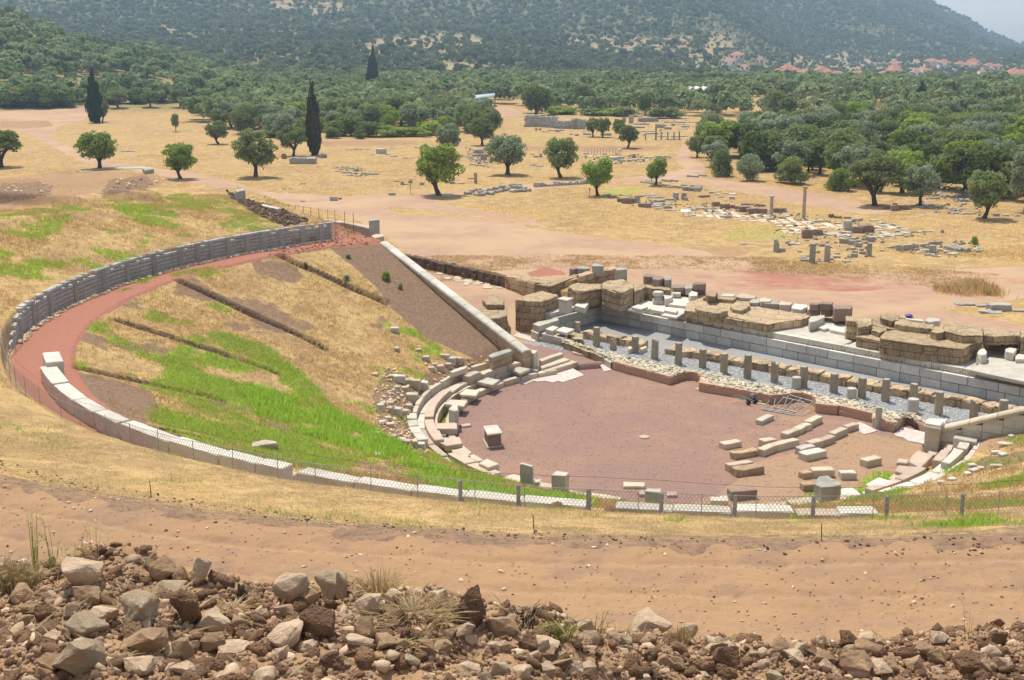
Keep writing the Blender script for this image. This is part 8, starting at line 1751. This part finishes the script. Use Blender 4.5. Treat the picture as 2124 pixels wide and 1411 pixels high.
def curve_clump(name, label, c, x_, y_, hpx, n, spread, lean, mat, r=.0035, cat='dry plant', seeds=0, up=1.0):
    q = gpt(c, x_, y_); s = (q.y*cP+(HC-q.z)*sP)/FPX/CROP[c][2]; H_ = hpx*s; V = []; F = []; rg = random.Random(int(x_))
    e = empty(name, tuple(q)); tag(e, label, cat)
    sv = []; sf = []
    for i in range(n):
        th = rg.uniform(0, 6.28); b_ = q+Vector((math.cos(th), math.sin(th), 0))*rg.uniform(0, spread*.25); h_ = H_*rg.uniform(.45, 1.0); l_ = H_*lean*rg.uniform(.1, 1); d = Vector((math.cos(th), math.sin(th)*.6, 0))
        P_ = [b_-Vector((0, 0, .03)), b_+d*l_*.2+Vector((0, 0, h_*.4*up)), b_+d*l_*.55+Vector((0, 0, h_*.8*up)), b_+d*l_*1.05+Vector((0, 0, h_*up*rg.uniform(.8, 1.0)))]
        v, f = tube([tuple(p) for p in P_], [r, r*.8, r*.6, r*.3], 3); o = len(V); V += v; F += [tuple(k+o for k in g_) for g_ in f]
        if seeds and i % 2 == 0:
            for k in range(seeds):
                p = P_[2].lerp(P_[3], k/seeds)+Vector((rg.uniform(-.03, .03), rg.uniform(-.03, .03), rg.uniform(-.03, .0))); w_ = .008; o = len(sv); sv += [(p.x-w_, p.y, p.z), (p.x, p.y, p.z+w_*.8), (p.x+w_*1.4, p.y, p.z-w_*1.2), (p.x, p.y, p.z-w_*2.2)]; sf.append((o, o+1, o+2, o+3))
    local(mesh_np('stalks', V, F, M[mat], None, True, {"tint": ('FACE', 'FLOAT', [rg.random() for _ in F])}), e)
    if sv:
        so_ = mesh_np('seed_heads', sv, sf, M['straw'], None, False, {"tint": ('FACE', 'FLOAT', [rg.random() for _ in sf])}); so_['kind'] = 'stuff'; local(so_, e)
curve_clump('straw_tuft', 'large tuft of dry straw at the left edge above the rubble', 'R', 90, 900, 200, 260, .5, .9, 'straw', .0028)
curve_clump('straw_tuft', 'low straw tuft at the far left edge', 'R', 10, 870, 170, 120, .4, .7, 'straw', .0028)
curve_clump('tall_weed', 'tall thin green-brown weed rising at the left over the dirt road', 'R', 200, 830, 510, 9, .1, .12, 'yellowgreen', .0035, 'weed', 6)
curve_clump('tall_weed', 'leaning thin weed stalks right of the tall one', 'R', 320, 800, 430, 6, .15, .35, 'yellowgreen', .0028, 'weed', 4)
curve_clump('wild_oats', 'wild oats with pale hanging seed heads', 'R', 430, 820, 330, 14, .5, .45, 'straw', .0018, 'wild oats', 14)
curve_clump('wild_oats', 'single thin oat stalk over the road', 'R', 545, 760, 330, 4, .1, .25, 'straw', .0018, 'wild oats', 8)
curve_clump('straw_tuft', 'spiky straw tuft on the crest with two long stalks', 'S', 240, 950, 200, 150, .4, .8, 'straw', .0026)
curve_clump('straw_tuft', 'matted straw lying right of the spiky tuft', 'S', 430, 1040, 130, 240, .9, 1.8, 'straw', .0024, up=.55)
curve_clump('long_stalks', 'two long bent straw stalks above the spiky tuft', 'S', 270, 880, 300, 3, .1, 1.0, 'straw', .002)
curve_clump('dead_twigs', 'small dead shrub of black twigs in the middle of the heap', 'S', 1060, 1110, 160, 46, .3, .8, 'twig', .004)
curve_clump('dry_tuft', 'pale green-yellow tuft right of the dead shrub', 'S', 1270, 1160, 110, 110, .4, .9, 'yellowgreen', .0022)
curve_clump('thin_weed', 'curved thin weed on the crest, right of the pale tuft', 'S', 1470, 1150, 190, 7, .2, .5, 'yellowgreen', .003, 'weed', 4)
curve_clump('thin_weed', 'drooping weed left of the big smooth rock', 'S', 1640, 1190, 150, 4, .1, .7, 'yellowgreen', .003, 'weed', 3)
curve_clump('straw_tuft', 'upright straw tuft right of the big smooth rock', 'S', 1960, 1200, 120, 70, .3, .5, 'straw', .0025)
curve_clump('thin_weed', 'faint thin stalks over the road near the right edge', 'U', 1680, 1180, 270, 5, .2, .2, 'yellowgreen', .002, 'weed')
curve_clump('straw_tuft', 'dry straw lying in the left heap beside the grey slab', 'R', 980, 850, 90, 60, .3, 1.6, 'straw', .0026, up=.5)
curve_clump('straw_tuft', 'dry rootlets over the earth in the middle of the left heap', 'R', 1330, 1010, 90, 70, .3, 1.6, 'straw', .0026, up=.5)
curve_clump('straw_tuft', 'straw bits at the bottom of the heap, left', 'R', 680, 1300, 80, 60, .4, 1.8, 'straw', .0026, up=.5)
curve_clump('straw_tuft', 'straw bits between the clods in the heap middle', 'S', 400, 1200, 90, 80, .4, 1.6, 'straw', .0026, up=.5)
curve_clump('stump', 'small broken dead stem standing on the crest', 'R', 1385, 950, 130, 5, .05, .15, 'twig', .014, 'dead stem')
X_, Y_ = pick(np.where((R_ > 53.6) & (R_ < 61) & (Vg[:, 1] < 9), 1, 0), 700, 59); blades('straw_bits', 'short bits of straw lying over the foreground soil', X_, Y_, .02, .10, 3, 'straw', 69, .002, 2.5, .04)
